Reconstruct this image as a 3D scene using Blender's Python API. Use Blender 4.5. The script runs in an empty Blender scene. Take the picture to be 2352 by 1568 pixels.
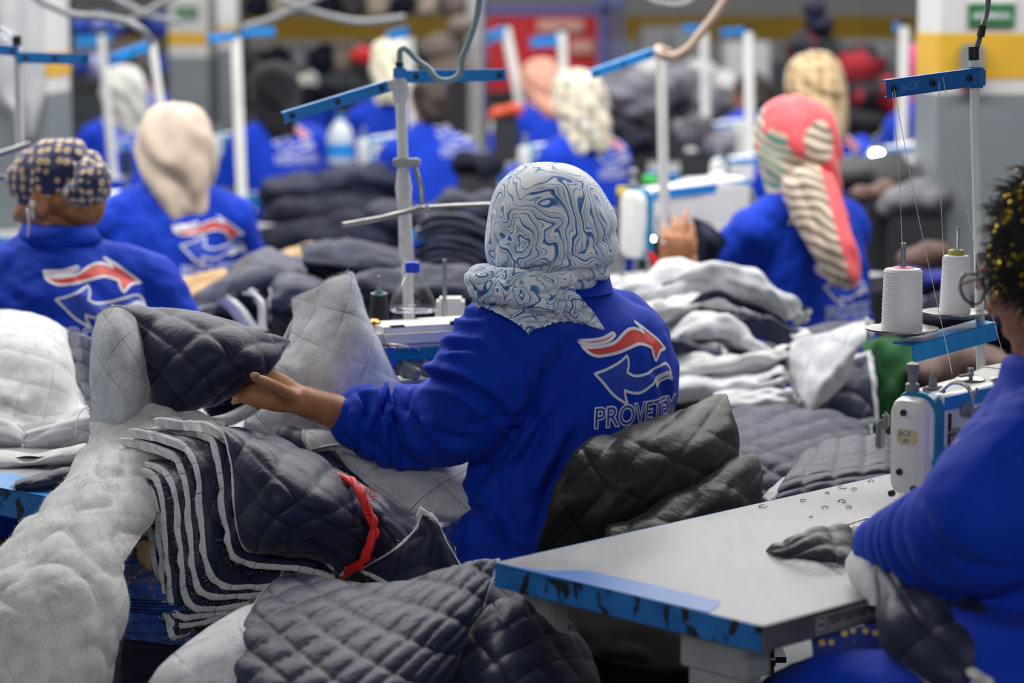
import bpy, bmesh, math, random
import numpy as np
from mathutils import Vector, Matrix
from mathutils.bvhtree import BVHTree
random.seed(7)
rng = np.random.default_rng(7)
SC = bpy.context.scene
COL = SC.collection

# ------------------------------------------------------------------ camera
F, CX, CY, HZ, CAMZ = 5553.0, 1176.0, 784.0, 45.0, 1.5      # focal length and centre in pixels, horizon row, eye height
PITCH = math.atan((CY - HZ) / F)
cam_data = bpy.data.cameras.new('camera')
cam_data.sensor_width = 36.0
cam_data.lens = 36.0 * F / 2352.0
cam_data.clip_start = 0.1
cam_data.clip_end = 200
cam_data.dof.use_dof = True
cam_data.dof.focus_distance = 3.86
cam_data.dof.aperture_fstop = 3.1
cam_data.dof.aperture_blades = 0
cam = bpy.data.objects.new('camera', cam_data)
COL.objects.link(cam)
cam.location = (0, 0, CAMZ)
cam.rotation_euler = (math.pi / 2 - PITCH, 0, 0)
SC.camera = cam

# ------------------------------------------------------------------ light
SC.view_settings.view_transform = 'Standard'
SC.view_settings.look = 'None'
SC.view_settings.gamma = 1.0
SC.view_settings.use_curve_mapping = False
SC.view_settings.exposure = 0.5
world = bpy.data.worlds.new('world')
SC.world = world
world.use_nodes = True
world.node_tree.nodes['Background'].inputs[0].default_value = (0.86, 0.93, 1.0, 1)
world.node_tree.nodes['Background'].inputs[1].default_value = 0.17

def area(name, loc, sx, sy, power, col=(1, 0.98, 0.95), rot=(0, 0, 0)):
    l = bpy.data.lights.new(name, 'AREA')
    l.shape = 'RECTANGLE'; l.size = sx; l.size_y = sy
    l.energy = power; l.color = col
    o = bpy.data.objects.new(name, l); COL.objects.link(o)
    o.location = loc; o.rotation_euler = rot
    return o
# rows of fluorescent tubes hanging over the sewing lines
for y, pw in ((-3.2, 175.0), (2.2, 6.0), (5.9, 205.0), (8.8, 190.0), (12.2, 180.0), (16.5, 165.0)):
    area('ceiling_lamp', (-0.4, y, 3.5), 8.0, 0.4, pw)

# ------------------------------------------------------------------ pixel + depth -> world
_s, _c = math.sin(PITCH), math.cos(PITCH)
def at(px, py, Y):
    x = (px - CX) / F; y = -(py - CY) / F
    d = np.array([x, _c + y * _s, -_s + y * _c])
    return np.array([0, 0, CAMZ]) + d * (Y / d[1])
def onz(px, py, z):
    x = (px - CX) / F; y = -(py - CY) / F
    d = np.array([x, _c + y * _s, -_s + y * _c])
    return np.array([0, 0, CAMZ]) + d * ((z - CAMZ) / d[2])
def pxof(p):
    v = np.asarray(p, float) - np.array([0, 0, CAMZ])
    f = v[1] * _c - v[2] * _s; u = v[1] * _s + v[2] * _c
    return CX + F * v[0] / f, CY - F * u / f
def A(*p): return np.array(p, float)
def nrm(v):
    v = np.asarray(v, float); return v / max(np.linalg.norm(v), 1e-9)

# ------------------------------------------------------------------ noise (vectorised)
def _hash(ix, iy, iz):
    h = (ix.astype(np.int64) * 374761393 + iy.astype(np.int64) * 668265263 + iz.astype(np.int64) * 2147483647)
    h = (h ^ (h >> 13)) * 1274126177
    h = h ^ (h >> 16)
    return (h & 0xFFFF) / 65535.0
def vnoise(x, y=0.0, z=0.0):
    x, y, z = np.broadcast_arrays(np.asarray(x, float), np.asarray(y, float), np.asarray(z, float))
    ix, iy, iz = np.floor(x), np.floor(y), np.floor(z)
    fx, fy, fz = x - ix, y - iy, z - iz
    fx, fy, fz = [f * f * f * (f * (f * 6 - 15) + 10) for f in (fx, fy, fz)]
    r = 0
    for a in (0, 1):
        for b in (0, 1):
            for c in (0, 1):
                w = (fx if a else 1 - fx) * (fy if b else 1 - fy) * (fz if c else 1 - fz)
                r = r + w * _hash(ix + a, iy + b, iz + c)
    return r * 2 - 1
def fbm(x, y, z=0.0, o=3):
    r = 0; a = 1.0
    for k in range(o):
        r = r + a * vnoise(np.asarray(x) * 2 ** k + 17.3 * k, np.asarray(y) * 2 ** k + 5.1 * k, np.asarray(z) * 2 ** k); a *= .5
    return r

# ------------------------------------------------------------------ objects
BASE = {}
def tag(o, label=None, cat=None, group=None, kind=None):
    if label: o['label'] = label
    if cat: o['category'] = cat
    if group: o['group'] = group
    if kind: o['kind'] = kind
    return o
def thing(name, loc, label, cat, group=None, rz=0.0):
    o = bpy.data.objects.new(name, None); COL.objects.link(o)
    o.empty_display_size = .05
    o.location = [float(v) for v in loc]; o.rotation_euler = (0, 0, rz)
    BASE[o] = (np.array(loc, float), rz)
    return tag(o, label, cat, group)
def base_of(o):
    return BASE.get(o, (np.zeros(3), 0.0))
def mk(name, verts, faces, m, parent=None, uv=None, mi=None, smooth=True, local=False):
    """one mesh object; verts in world space unless local"""
    V = np.asarray(verts, float).reshape(-1, 3)
    if parent is not None:
        b, rz = base_of(parent)
        if not local:
            V = V - b
            if rz:
                c, s = math.cos(-rz), math.sin(-rz)
                V = np.stack([V[:, 0] * c - V[:, 1] * s, V[:, 0] * s + V[:, 1] * c, V[:, 2]], 1)
        loc = (0, 0, 0)
    else:
        b = np.array([V[:, 0].mean(), V[:, 1].mean(), V[:, 2].min()]); rz = 0
        if local: b = np.zeros(3)
        V = V - b; loc = [float(v) for v in b]
    me = bpy.data.meshes.new(name)
    me.from_pydata(V.tolist(), [], faces if isinstance(faces, list) else faces.tolist())
    for x in (m if isinstance(m, (list, tuple)) else [m]): me.materials.append(x)
    if mi is not None: me.polygons.foreach_set('material_index', np.asarray(mi, np.int32))
    if uv is not None:
        l = me.uv_layers.new(name='UVMap')
        idx = np.zeros(len(me.loops), np.int32); me.loops.foreach_get('vertex_index', idx)
        l.data.foreach_set('uv', np.asarray(uv, np.float32)[idx].ravel())
    if smooth: me.polygons.foreach_set('use_smooth', np.ones(len(me.polygons), bool))
    me.update()
    o = bpy.data.objects.new(name, me); COL.objects.link(o)
    o.location = loc
    if parent is not None:
        o.parent = parent; BASE[o] = (b, rz)
    else:
        BASE[o] = (b, 0.0)
    return o
def dup(root, loc, rz=None, label=None, group=None):
    def cp(o, par):
        c = o.copy(); COL.objects.link(c); c.parent = par
        for ch in o.children: cp(ch, c)
        return c
    r = cp(root, None); r.location = [float(v) for v in loc]
    if rz is not None: r.rotation_euler = (0, 0, rz)
    if label: r['label'] = label
    if group: r['group'] = group
    return r

class MB:
    """collects shapes into one mesh"""
    def __init__(s): s.v = []; s.f = []; s.m = []; s.n = 0; s.sm = []
    def add(s, v, f, mi=0):
        v = np.asarray(v, float).reshape(-1, 3)
        s.v.append(v); s.f += [[i + s.n for i in q] for q in f]; s.m += [mi] * len(f); s.n += len(v); return s
    def box(s, c, size, R=None, bev=0.0, mi=0):
        x, y, z = [d / 2 for d in size]
        bm = bmesh.new(); bmesh.ops.create_cube(bm, size=1)
        for v in bm.verts: v.co = Vector((v.co.x * size[0], v.co.y * size[1], v.co.z * size[2]))
        if bev > 0: bmesh.ops.bevel(bm, geom=list(bm.edges), offset=min(bev, .45 * min(size)), segments=2, affect='EDGES')
        bm.verts.index_update()
        V = np.array([v.co[:] for v in bm.verts]); f = [[v.index for v in q.verts] for q in bm.faces]; bm.free()
        if R is not None: V = V @ np.asarray(R).T
        return s.add(V + np.asarray(c, float), f, mi)
    def prism(s, pts, axis, length, mi=0, both=True):
        """pts: (n,3) polygon; extruded along axis vector*length"""
        P = np.asarray(pts, float); n = len(P); Q = P + np.asarray(axis, float) * length
        f = [[i, (i + 1) % n, n + (i + 1) % n, n + i] for i in range(n)]
        f += [list(range(n))[::-1], list(range(n, 2 * n))]
        return s.add(np.vstack([P, Q]), f, mi)
    def cyl(s, p0, p1, r0, r1=None, n=16, mi=0, cap=True):
        r1 = r0 if r1 is None else r1
        p0 = np.asarray(p0, float); p1 = np.asarray(p1, float); d = nrm(p1 - p0)
        a = nrm(np.cross(d, (0, 0, 1) if abs(d[2]) < .9 else (1, 0, 0))); b = np.cross(d, a)
        t = np.arange(n) * 2 * math.pi / n
        ring = np.cos(t)[:, None] * a + np.sin(t)[:, None] * b
        V = np.vstack([p0 + ring * r0, p1 + ring * r1])
        f = [[i, (i + 1) % n, n + (i + 1) % n, n + i] for i in range(n)]
        if cap: f += [list(range(n))[::-1], list(range(n, 2 * n))]
        return s.add(V, f, mi)
    def tube(s, pts, r, n=10, mi=0, cap=True):
        v, f = tube(pts, r, n, cap); return s.add(v, f, mi)
    def lathe(s, prof, c, n=28, axis=None, mi=0):
        """prof: (r,z) list"""
        c = np.asarray(c, float); t = np.arange(n) * 2 * math.pi / n
        ax = A(0, 0, 1) if axis is None else nrm(axis)
        a = nrm(np.cross(ax, (0, 0, 1) if abs(ax[2]) < .9 else (1, 0, 0))); b = np.cross(ax, a)
        ring = np.cos(t)[:, None] * a + np.sin(t)[:, None] * b
        V = np.vstack([c + ring * max(r, 1e-5) + ax * z for r, z in prof])
        f = []
        for k in range(len(prof) - 1):
            f += [[k * n + i, k * n + (i + 1) % n, (k + 1) * n + (i + 1) % n, (k + 1) * n + i] for i in range(n)]
        return s.add(V, f, mi)
    def mk(s, name, m, parent=None, smooth=True, local=False):
        o = mk(name, np.vstack(s.v), s.f, m, parent, None, s.m, smooth, local)
        if smooth: sharp(o)
        return o
def sharp(o, ang=40):
    try:
        o.data.set_sharp_from_angle(angle=math.radians(ang))
    except Exception:
        pass
    return o

def crm(n, m, t=None):
    """catmull-rom interpolation matrix (m,n)"""
    if t is None: t = np.linspace(0, n - 1, m)
    m = len(t)
    if n == 2:
        W = np.zeros((m, 2)); W[:, 1] = t; W[:, 0] = 1 - t; return W
    i = np.clip(np.floor(t).astype(int), 0, n - 2); u = t - i
    w = [(-u + 2 * u ** 2 - u ** 3) / 2, (2 - 5 * u ** 2 + 3 * u ** 3) / 2, (u + 4 * u ** 2 - 3 * u ** 3) / 2, (-u ** 2 + u ** 3) / 2]
    W = np.zeros((m, n))
    for k in range(4):
        j = i + k - 1
        for q in range(m):
            if j[q] < 0: W[q, 0] += 2 * w[k][q]; W[q, 1] -= w[k][q]
            elif j[q] > n - 1: W[q, n - 1] += 2 * w[k][q]; W[q, n - 2] -= w[k][q]
            else: W[q, j[q]] += w[k][q]
    return W
def spline(pts, m):
    P = np.asarray(pts, float); return crm(len(P), m) @ P
def tube(pts, r, n=10, cap=True, flat=1.0):
    P = np.asarray(pts, float); k = len(P)
    r = np.full(k, r, float) if np.isscalar(r) else np.asarray(r, float)
    T = np.gradient(P, axis=0); T /= np.maximum(np.linalg.norm(T, axis=1), 1e-9)[:, None]
    a = nrm(np.cross(T[0], (0, 0, 1) if abs(T[0][2]) < .9 else (1, 0, 0)))
    V = []; t = np.arange(n) * 2 * math.pi / n
    for i in range(k):
        a = nrm(a - T[i] * np.dot(a, T[i])); b = np.cross(T[i], a)
        V.append(P[i] + r[i] * (np.cos(t)[:, None] * a + flat * np.sin(t)[:, None] * b))
    f = []
    for i in range(k - 1):
        f += [[i * n + j, i * n + (j + 1) % n, (i + 1) * n + (j + 1) % n, (i + 1) * n + j] for j in range(n)]
    V = np.vstack(V)
    if cap: f += [list(range(n))[::-1], list(range((k - 1) * n, k * n))]
    return V, f
def capsule(p0, p1, r0, r1, n=14, seg=6):
    """tapered capsule with round ends (closed)"""
    p0 = np.asarray(p0, float); p1 = np.asarray(p1, float); d = nrm(p1 - p0)
    P = []; R = []
    for k in range(5):
        a = math.pi / 2 * (1 - k / 4.0)
        P.append(p0 - d * r0 * math.sin(a)); R.append(max(r0 * math.cos(a), r0 * .04))
    for k in range(1, seg):
        P.append(p0 + (p1 - p0) * k / seg); R.append(r0 + (r1 - r0) * k / seg)
    for k in range(5):
        a = math.pi / 2 * k / 4.0
        P.append(p1 + d * r1 * math.sin(a)); R.append(max(r1 * math.cos(a), r1 * .04))
    return tube(P, R, n)
def chain(pts, radii, n=14):
    """capsules along a polyline (separate closed shapes for a voxel union)"""
    return [capsule(pts[i], pts[i + 1], radii[i], radii[i + 1], n) for i in range(len(pts) - 1)]
def ellipsoid(c, r, R=None, n=18, m=12):
    V = []; f = []
    for i in range(m + 1):
        th = math.pi * i / m
        for j in range(n):
            ph = 2 * math.pi * j / n
            V.append((max(math.sin(th), .01) * math.cos(ph), max(math.sin(th), .01) * math.sin(ph), math.cos(th)))
    for i in range(m):
        f += [[i * n + j, (i + 1) * n + j, (i + 1) * n + (j + 1) % n, i * n + (j + 1) % n] for j in range(n)]
    f += [list(range(n)), list(range(m * n, (m + 1) * n))[::-1]]
    V = np.array(V) * np.asarray(r, float)
    if R is not None: V = V @ np.asarray(R).T
    return V + np.asarray(c, float), f
def loft(rings, n=28):
    """rings: (centre, axis1*half, axis2*half[, squareness]) -> closed shape"""
    t = np.arange(n) * 2 * math.pi / n; V = []
    for q in rings:
        e = q[3] if len(q) > 3 else 1.0
        ct, st = np.cos(t), np.sin(t)
        ct = np.sign(ct) * np.abs(ct) ** e; st = np.sign(st) * np.abs(st) ** e
        V.append(np.asarray(q[0]) + ct[:, None] * np.asarray(q[1]) + st[:, None] * np.asarray(q[2]))
    k = len(rings); f = []
    for i in range(k - 1):
        f += [[i * n + j, i * n + (j + 1) % n, (i + 1) * n + (j + 1) % n, (i + 1) * n + j] for j in range(n)]
    f += [list(range(n))[::-1], list(range((k - 1) * n, k * n))]
    return np.vstack(V), f
def remesh(shapes, voxel, smooth=4, fac=.5):
    """one continuous surface out of overlapping closed shapes -> (V, faces)"""
    b = MB()
    for v, f in shapes: b.add(v, f)
    me = bpy.data.meshes.new('tmp'); me.from_pydata(np.vstack(b.v).tolist(), [], b.f); me.update()
    o = bpy.data.objects.new('tmp', me); COL.objects.link(o)
    bm = bmesh.new(); bm.from_mesh(me); bmesh.ops.recalc_face_normals(bm, faces=bm.faces); bm.to_mesh(me); bm.free()
    r = o.modifiers.new('r', 'REMESH'); r.mode = 'VOXEL'; r.voxel_size = voxel
    if smooth:
        s = o.modifiers.new('s', 'SMOOTH'); s.factor = fac; s.iterations = smooth
    dg = bpy.context.evaluated_depsgraph_get(); ev = o.evaluated_get(dg); m2 = ev.to_mesh()
    nv = len(m2.vertices); V = np.zeros(nv * 3, np.float32); m2.vertices.foreach_get('co', V)
    Fc = [list(p.vertices) for p in m2.polygons]
    N = np.zeros(nv * 3, np.float32); m2.vertices.foreach_get('normal', N)
    ev.to_mesh_clear(); bpy.data.objects.remove(o); bpy.data.meshes.remove(me)
    return V.reshape(-1, 3).astype(float), Fc, N.reshape(-1, 3).astype(float)

# ------------------------------------------------------------------ materials
MATS = {}
def srgb(r, g, b):
    return tuple(((c / 255.0) / 12.92 if c / 255.0 <= .04045 else ((c / 255.0 + .055) / 1.055) ** 2.4) for c in (r, g, b)) + (1.0,)
class NT:
    def __init__(s, name):
        s.m = bpy.data.materials.new(name); s.m.use_nodes = True; s.t = s.m.node_tree
        s.bsdf = s.t.nodes['Principled BSDF']; s.out = s.t.nodes['Material Output']
    def n(s, typ, **kw):
        x = s.t.nodes.new(typ)
        for k, v in kw.items():
            if k in ('i',):
                for a, b in v.items():
                    if hasattr(b, 'is_output'): s.t.links.new(b, x.inputs[a])
                    else: x.inputs[a].default_value = b
            else: setattr(x, k, v)
        return x
    def link(s, a, b): s.t.links.new(a, b)
    def coord(s, kind='Object'): return s.n('ShaderNodeTexCoord').outputs[kind]
    def mapping(s, vec, scale=(1, 1, 1), rot=(0, 0, 0)): return s.n('ShaderNodeMapping', i={'Vector': vec, 'Scale': scale, 'Rotation': rot}).outputs[0]
    def noise(s, vec, scale, detail=3, rough=.5, dist=0.0):
        return s.n('ShaderNodeTexNoise', i={'Vector': vec, 'Scale': scale, 'Detail': detail, 'Roughness': rough, 'Distortion': dist}).outputs
    def math(s, op, a, b=0.0, c=None):
        i = {0: a, 1: b}
        if c is not None: i[2] = c
        return s.n('ShaderNodeMath', operation=op, i=i).outputs[0]
    def ramp(s, fac, stops, interp='LINEAR'):
        r = s.n('ShaderNodeValToRGB', i={'Fac': fac}); r.color_ramp.interpolation = interp
        e = r.color_ramp.elements
        while len(e) < len(stops): e.new(.5)
        for k, (p, c) in enumerate(stops):
            e[k].position = p; e[k].color = c if len(c) == 4 else tuple(c) + (1,)
        return r.outputs[0]
    def mix(s, fac, a, b, mode='MIX'):
        x = s.n('ShaderNodeMix', data_type='RGBA', blend_type=mode)
        for idx, val in ((0, fac), (6, a), (7, b)):
            if hasattr(val, 'is_output'): s.link(val, x.inputs[idx])
            else: x.inputs[idx].default_value = val
        return x.outputs[2]
    def set(s, **kw):
        for k, v in kw.items():
            k = {'color': 'Base Color', 'rough': 'Roughness', 'metal': 'Metallic', 'spec': 'Specular IOR Level', 'sheen': 'Sheen Weight', 'normal': 'Normal',
                 'coat': 'Coat Weight', 'trans': 'Transmission Weight', 'ior': 'IOR', 'alpha': 'Alpha', 'emit': 'Emission Color', 'estr': 'Emission Strength', 'sss': 'Subsurface Weight', 'srough': 'Sheen Roughness'}.get(k, k)
            if hasattr(v, 'is_output'): s.link(v, s.bsdf.inputs[k])
            else: s.bsdf.inputs[k].default_value = v
        return s
    def bump(s, h, strength=.3, dist=.002):
        return s.n('ShaderNodeBump', i={'Height': h, 'Strength': strength, 'Distance': dist}).outputs[0]

def plain(name, col, rough=.5, metal=0.0, var=.06, scale=30, spec=.5, bump=.0):
    if name in MATS: return MATS[name]
    t = NT(name); c = t.coord(); n = t.noise(c, scale, 3)[0]
    d = tuple(max(0, x * (1 - 2.2 * var)) for x in col[:3]) + (1,); u = tuple(min(1, x * (1 + 1.6 * var)) for x in col[:3]) + (1,)
    t.set(color=t.ramp(n, [(.3, d), (.7, u)]), rough=rough, metal=metal, spec=spec)
    if bump: t.set(normal=t.bump(t.noise(c, scale * 8, 2)[0], bump, .001))
    MATS[name] = t.m; return t.m

def cloth_mat(name, col, rough=.8, sheen=.25, twill=900, bump=.12, spec=.25, var=.05):
    if name in MATS: return MATS[name]
    t = NT(name); c = t.coord(); n = t.noise(c, 9, 4)[0]
    d = tuple(x * (1 - 2 * var) for x in col[:3]) + (1,); u = tuple(min(1, x * (1 + 2 * var)) for x in col[:3]) + (1,)
    w = t.noise(t.mapping(c, (1, 1, .35), (.5, .4, .7)), twill, 1)[0]
    fold = t.noise(c, 55, 3)[0]
    t.set(color=t.ramp(n, [(.3, d), (.7, u)]), rough=rough, sheen=sheen, spec=spec,
          normal=t.bump(t.math('ADD', w, t.math('MULTIPLY', fold, 2.0)), bump, .0015))
    MATS[name] = t.m; return t.m

def quilt_mat(name, col, line, size, rough=.45, ortho=False, spec=.5):
    """nylon shell: the colour, the quilting thread along its rows, fine creases"""
    if name in MATS: return MATS[name]
    t = NT(name); uv = t.coord('UV'); s = t.n('ShaderNodeSeparateXYZ', i={0: uv})
    if ortho: a, b = t.math('DIVIDE', s.outputs[0], size), t.math('DIVIDE', s.outputs[1], size)
    else:
        k = size * math.sqrt(2)
        a = t.math('DIVIDE', t.math('ADD', s.outputs[0], s.outputs[1]), k); b = t.math('DIVIDE', t.math('SUBTRACT', s.outputs[0], s.outputs[1]), k)
    def dist(v): return t.math('ABSOLUTE', t.math('SUBTRACT', t.math('FRACT', t.math('ADD', v, .5)), .5))
    m = t.math('MINIMUM', dist(a), dist(b))
    seam = t.ramp(m, [(.014, (1, 1, 1)), (.045, (0, 0, 0))])
    c = t.coord(); n = t.noise(c, 14, 3)[0]
    colr = t.ramp(n, [(.3, tuple(x * .85 for x in col[:3]) + (1,)), (.7, tuple(x * 1.12 for x in col[:3]) + (1,))])
    w = t.noise(c, 70, 4, .6, .6)[0]; w2 = t.noise(t.mapping(c, (1, 2.5, 1), (.3, .6, .9)), 38, 2)[0]
    t.set(color=t.mix(t.math('MULTIPLY', seam, .92), colr, line), rough=rough, spec=spec, sheen=.06,
          normal=t.bump(t.math('ADD', w, w2), .3, .004))
    MATS[name] = t.m; return t.m

def batting_mat(name, col, size, stitch=.85, ortho=False, fluffy=False):
    if name in MATS: return MATS[name]
    t = NT(name); uv = t.coord('UV'); s = t.n('ShaderNodeSeparateXYZ', i={0: uv}); c = t.coord()
    wob = t.math('MULTIPLY', t.math('SUBTRACT', t.noise(c, 16, 2)[0], .5), .12)
    if ortho: a, b = t.math('DIVIDE', s.outputs[0], size), t.math('DIVIDE', s.outputs[1], size)
    else:
        k = size * math.sqrt(2)
        a = t.math('DIVIDE', t.math('ADD', s.outputs[0], s.outputs[1]), k); b = t.math('DIVIDE', t.math('SUBTRACT', s.outputs[0], s.outputs[1]), k)
    def dist(v): return t.math('ABSOLUTE', t.math('SUBTRACT', t.math('FRACT', t.math('ADD', t.math('ADD', v, wob), .5)), .5))
    br1 = t.ramp(t.noise(t.mapping(c, (1, 1, 1.3)), 9, 1)[0], [(.44, (0, 0, 0)), (.5, (1, 1, 1))])
    la = t.ramp(dist(a), [(.003, (1, 1, 1)), (.012, (0, 0, 0))]); lb = t.ramp(dist(b), [(.003, (1, 1, 1)), (.012, (0, 0, 0))])
    ln = t.math('MULTIPLY', t.math('MAXIMUM', la, lb), t.math('MULTIPLY_ADD', br1, .75, .25))
    ln = t.math('MULTIPLY', ln, stitch)
    sp = t.noise(c, 420, 3, .7)[0]; cl = t.noise(c, 40, 3)[0]
    f = t.math('ADD', t.math('MULTIPLY', sp, .65), t.math('MULTIPLY', cl, .35))
    colr = t.ramp(f, [(.36, tuple(x * .66 for x in col[:3]) + (1,)), (.5, col), (.66, tuple(min(1, x * 1.25) for x in col[:3]) + (1,))])
    fz = t.noise(c, 260, 4, .75)[0]
    t.set(color=t.mix(ln, colr, (.012, .013, .02, 1)), rough=.95, spec=.1, sheen=.5 if fluffy else .3,
          normal=t.bump(fz, .6 if fluffy else .3, .004))
    MATS[name] = t.m; return t.m

WHITE = plain('white_enamel', srgb(226, 226, 222), .28, var=.02)
STEEL = plain('brushed_steel', srgb(170, 170, 168), .3, .9, .05)
CHROME = plain('chrome', srgb(200, 200, 202), .12, 1.0, .02)
DARKSTEEL = plain('dark_steel', srgb(70, 70, 72), .4, .8)
GREYPL = plain('grey_plastic', srgb(130, 133, 134), .4)
BLACKPL = plain('black_plastic', srgb(24, 24, 26), .45)
BLUEBAR = plain('blue_lacquer', srgb(30, 136, 214), .35, var=.05)
BLUEBAR2 = plain('deep_blue_lacquer', srgb(14, 98, 175), .4, var=.06)
TEAL = plain('teal_blue_paint', srgb(20, 125, 170), .35)
SKIN = None
JACKET = cloth_mat('royal_blue_workwear', srgb(5, 52, 176), .75, .03, 900, .12, .2)
COLLAR = cloth_mat('royal_blue_collar', srgb(5, 54, 180), .75, .03, 900, .12, .2)
TROUSER = cloth_mat('dark_trousers', srgb(28, 30, 42), .8, .2)
NAVY = quilt_mat('navy_quilted_nylon', srgb(30, 35, 66), srgb(6, 8, 28), 1.0, .46, spec=.28)
NAVYO = quilt_mat('navy_quilted_nylon_square', srgb(34, 38, 66), srgb(9, 12, 32), 1.0, ortho=True, spec=.3)
BLACKQ = quilt_mat('black_quilted_nylon', srgb(27, 27, 28), srgb(8, 8, 9), 1.0, .45, spec=.3)
NAVYP = plain('navy_nylon', srgb(29, 33, 57), .6, spec=.22, var=.15, scale=25, bump=.15)
DARKP = plain('dark_garment_cloth', srgb(24, 26, 42), .8, spec=.15, var=.25, scale=18, bump=.15)
BAT = batting_mat('grey_batting', srgb(198, 200, 205), 1.0)
BATF = batting_mat('fluffy_batting', srgb(216, 217, 217), 1.0, .2, fluffy=True)
BATW = batting_mat('white_batting', srgb(218, 219, 221), 1.0, .7, ortho=True)
KRAFT = plain('kraft_cloth', srgb(186, 152, 112), .8, var=.12, scale=15, bump=.1)
RED = plain('red_ribbon_cloth', srgb(214, 18, 26), .55, var=.1, scale=80, bump=.2)
LABELW = plain('white_print', srgb(222, 222, 230), .6, var=.02)
LABELR = plain('red_print', srgb(214, 66, 62), .5, var=.06, scale=60)
PRINTB = plain('blue_print', srgb(22, 62, 182), .6, var=.05, scale=60)
def skin_mat():
    t = NT('skin'); c = t.coord(); n = t.noise(c, 22, 4)[0]
    t.set(color=t.ramp(n, [(.3, srgb(150, 98, 66)), (.55, srgb(178, 122, 86)), (.75, srgb(192, 138, 100))]), rough=.5, sss=.08, spec=.4,
          normal=t.bump(t.noise(c, 300, 3)[0], .12, .001))
    t.bsdf.inputs['Subsurface Radius'].default_value = (.012, .005, .003)
    return t.m
SKIN = skin_mat()
def table_mat():
    t = NT('table_laminate'); c = t.coord(); s = t.noise(t.mapping(c, (60, 5, 1)), 1.0, 4)[0]; b = t.noise(c, 6, 4)[0]
    scr = t.ramp(t.noise(t.mapping(c, (90, 6, 1), (0, 0, .5)), 1.0, 2)[0], [(.70, (0, 0, 0)), (.74, (1, 1, 1))])
    base = t.ramp(t.math('ADD', t.math('MULTIPLY', s, .4), t.math('MULTIPLY', b, .6)), [(.3, srgb(130, 131, 136)), (.7, srgb(150, 150, 154))])
    t.set(color=t.mix(t.math('MULTIPLY', scr, .12), base, srgb(110, 110, 115)), rough=t.ramp(b, [(.3, (.32,) * 3), (.7, (.45,) * 3)]), spec=.5)
    return t.m
LAMINATE = table_mat()
def chipped_blue():
    t = NT('chipped_blue_paint'); c = t.coord(); n = t.noise(t.mapping(c, (1, 1, .55)), 32, 5, .62)[0]; g = t.noise(c, 7, 2)[0]
    m = t.ramp(t.math('ADD', n, t.math('MULTIPLY', t.math('SUBTRACT', g, .5), .55)), [(.555, (0, 0, 0)), (.58, (1, 1, 1))])
    b = t.ramp(t.noise(c, 25, 3)[0], [(.3, srgb(14, 92, 168)), (.7, srgb(26, 116, 192))])
    t.set(color=t.mix(m, b, srgb(16, 22, 32)), rough=.42)
    return t.m
CHIPBLUE = chipped_blue()
def pattern_dots(name, ground, dot, scale, thr=.33, extra=None):
    t = NT(name); c = t.coord()
    v = t.n('ShaderNodeTexVoronoi', i={'Vector': c, 'Scale': scale, 'Randomness': .35})
    m = t.ramp(v.outputs['Distance'], [(thr - .04, (1, 1, 1)), (thr + .04, (0, 0, 0))])
    m2 = t.ramp(v.outputs['Distance'], [(thr * .28, (1, 1, 1)), (thr * .4, (0, 0, 0))])
    c1 = t.mix(m, ground, dot)
    if extra: c1 = t.mix(t.math('MULTIPLY', m2, .6), c1, extra)
    t.set(color=c1, rough=.75, sheen=.3, normal=t.bump(t.noise(c, 60, 3)[0], .2, .003))
    return t.m
def marble():
    t = NT('marbled_scarf'); c = t.coord()
    w = t.noise(c, 5.5, 2, .5); w2 = t.n('ShaderNodeVectorMath', operation='MULTIPLY_ADD', i={0: w[1], 1: (.26, .26, .26), 2: c}).outputs[0]
    u = t.noise(w2, 11, 2, .5); w3 = t.n('ShaderNodeVectorMath', operation='MULTIPLY_ADD', i={0: u[1], 1: (.10, .10, .10), 2: w2}).outputs[0]
    n = t.noise(w3, 6.5, 1.5, .45)[0]
    band = t.math('FRACT', t.math('MULTIPLY', n, 21.0))
    lines = t.ramp(band, [(.0, srgb(52, 104, 170)), (.19, srgb(82, 132, 190)), (.25, srgb(236, 239, 245)), (.44, srgb(242, 244, 248)), (.49, srgb(84, 132, 190)), (.57, srgb(236, 239, 245)), (.76, srgb(212, 220, 234)), (.81, srgb(58, 112, 178)), (.87, srgb(232, 236, 243))])
    patch = t.ramp(t.noise(w3, 4.2, 1, .4)[0], [(.40, (0, 0, 0)), (.46, (1, 1, 1))])
    pale = t.ramp(band, [(.0, srgb(96, 140, 194)), (.14, srgb(150, 178, 214)), (.22, srgb(234, 238, 244)), (1.0, srgb(242, 244, 248))])
    col = t.mix(patch, pale, lines)
    t.set(color=col, rough=.85, sheen=.35, spec=.15, normal=t.bump(t.math('ADD', t.noise(c, 700, 1)[0], t.math('MULTIPLY', t.noise(c, 45, 3)[0], 1.5)), .14, .002))
    return t.m
MARBLE = marble()
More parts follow.
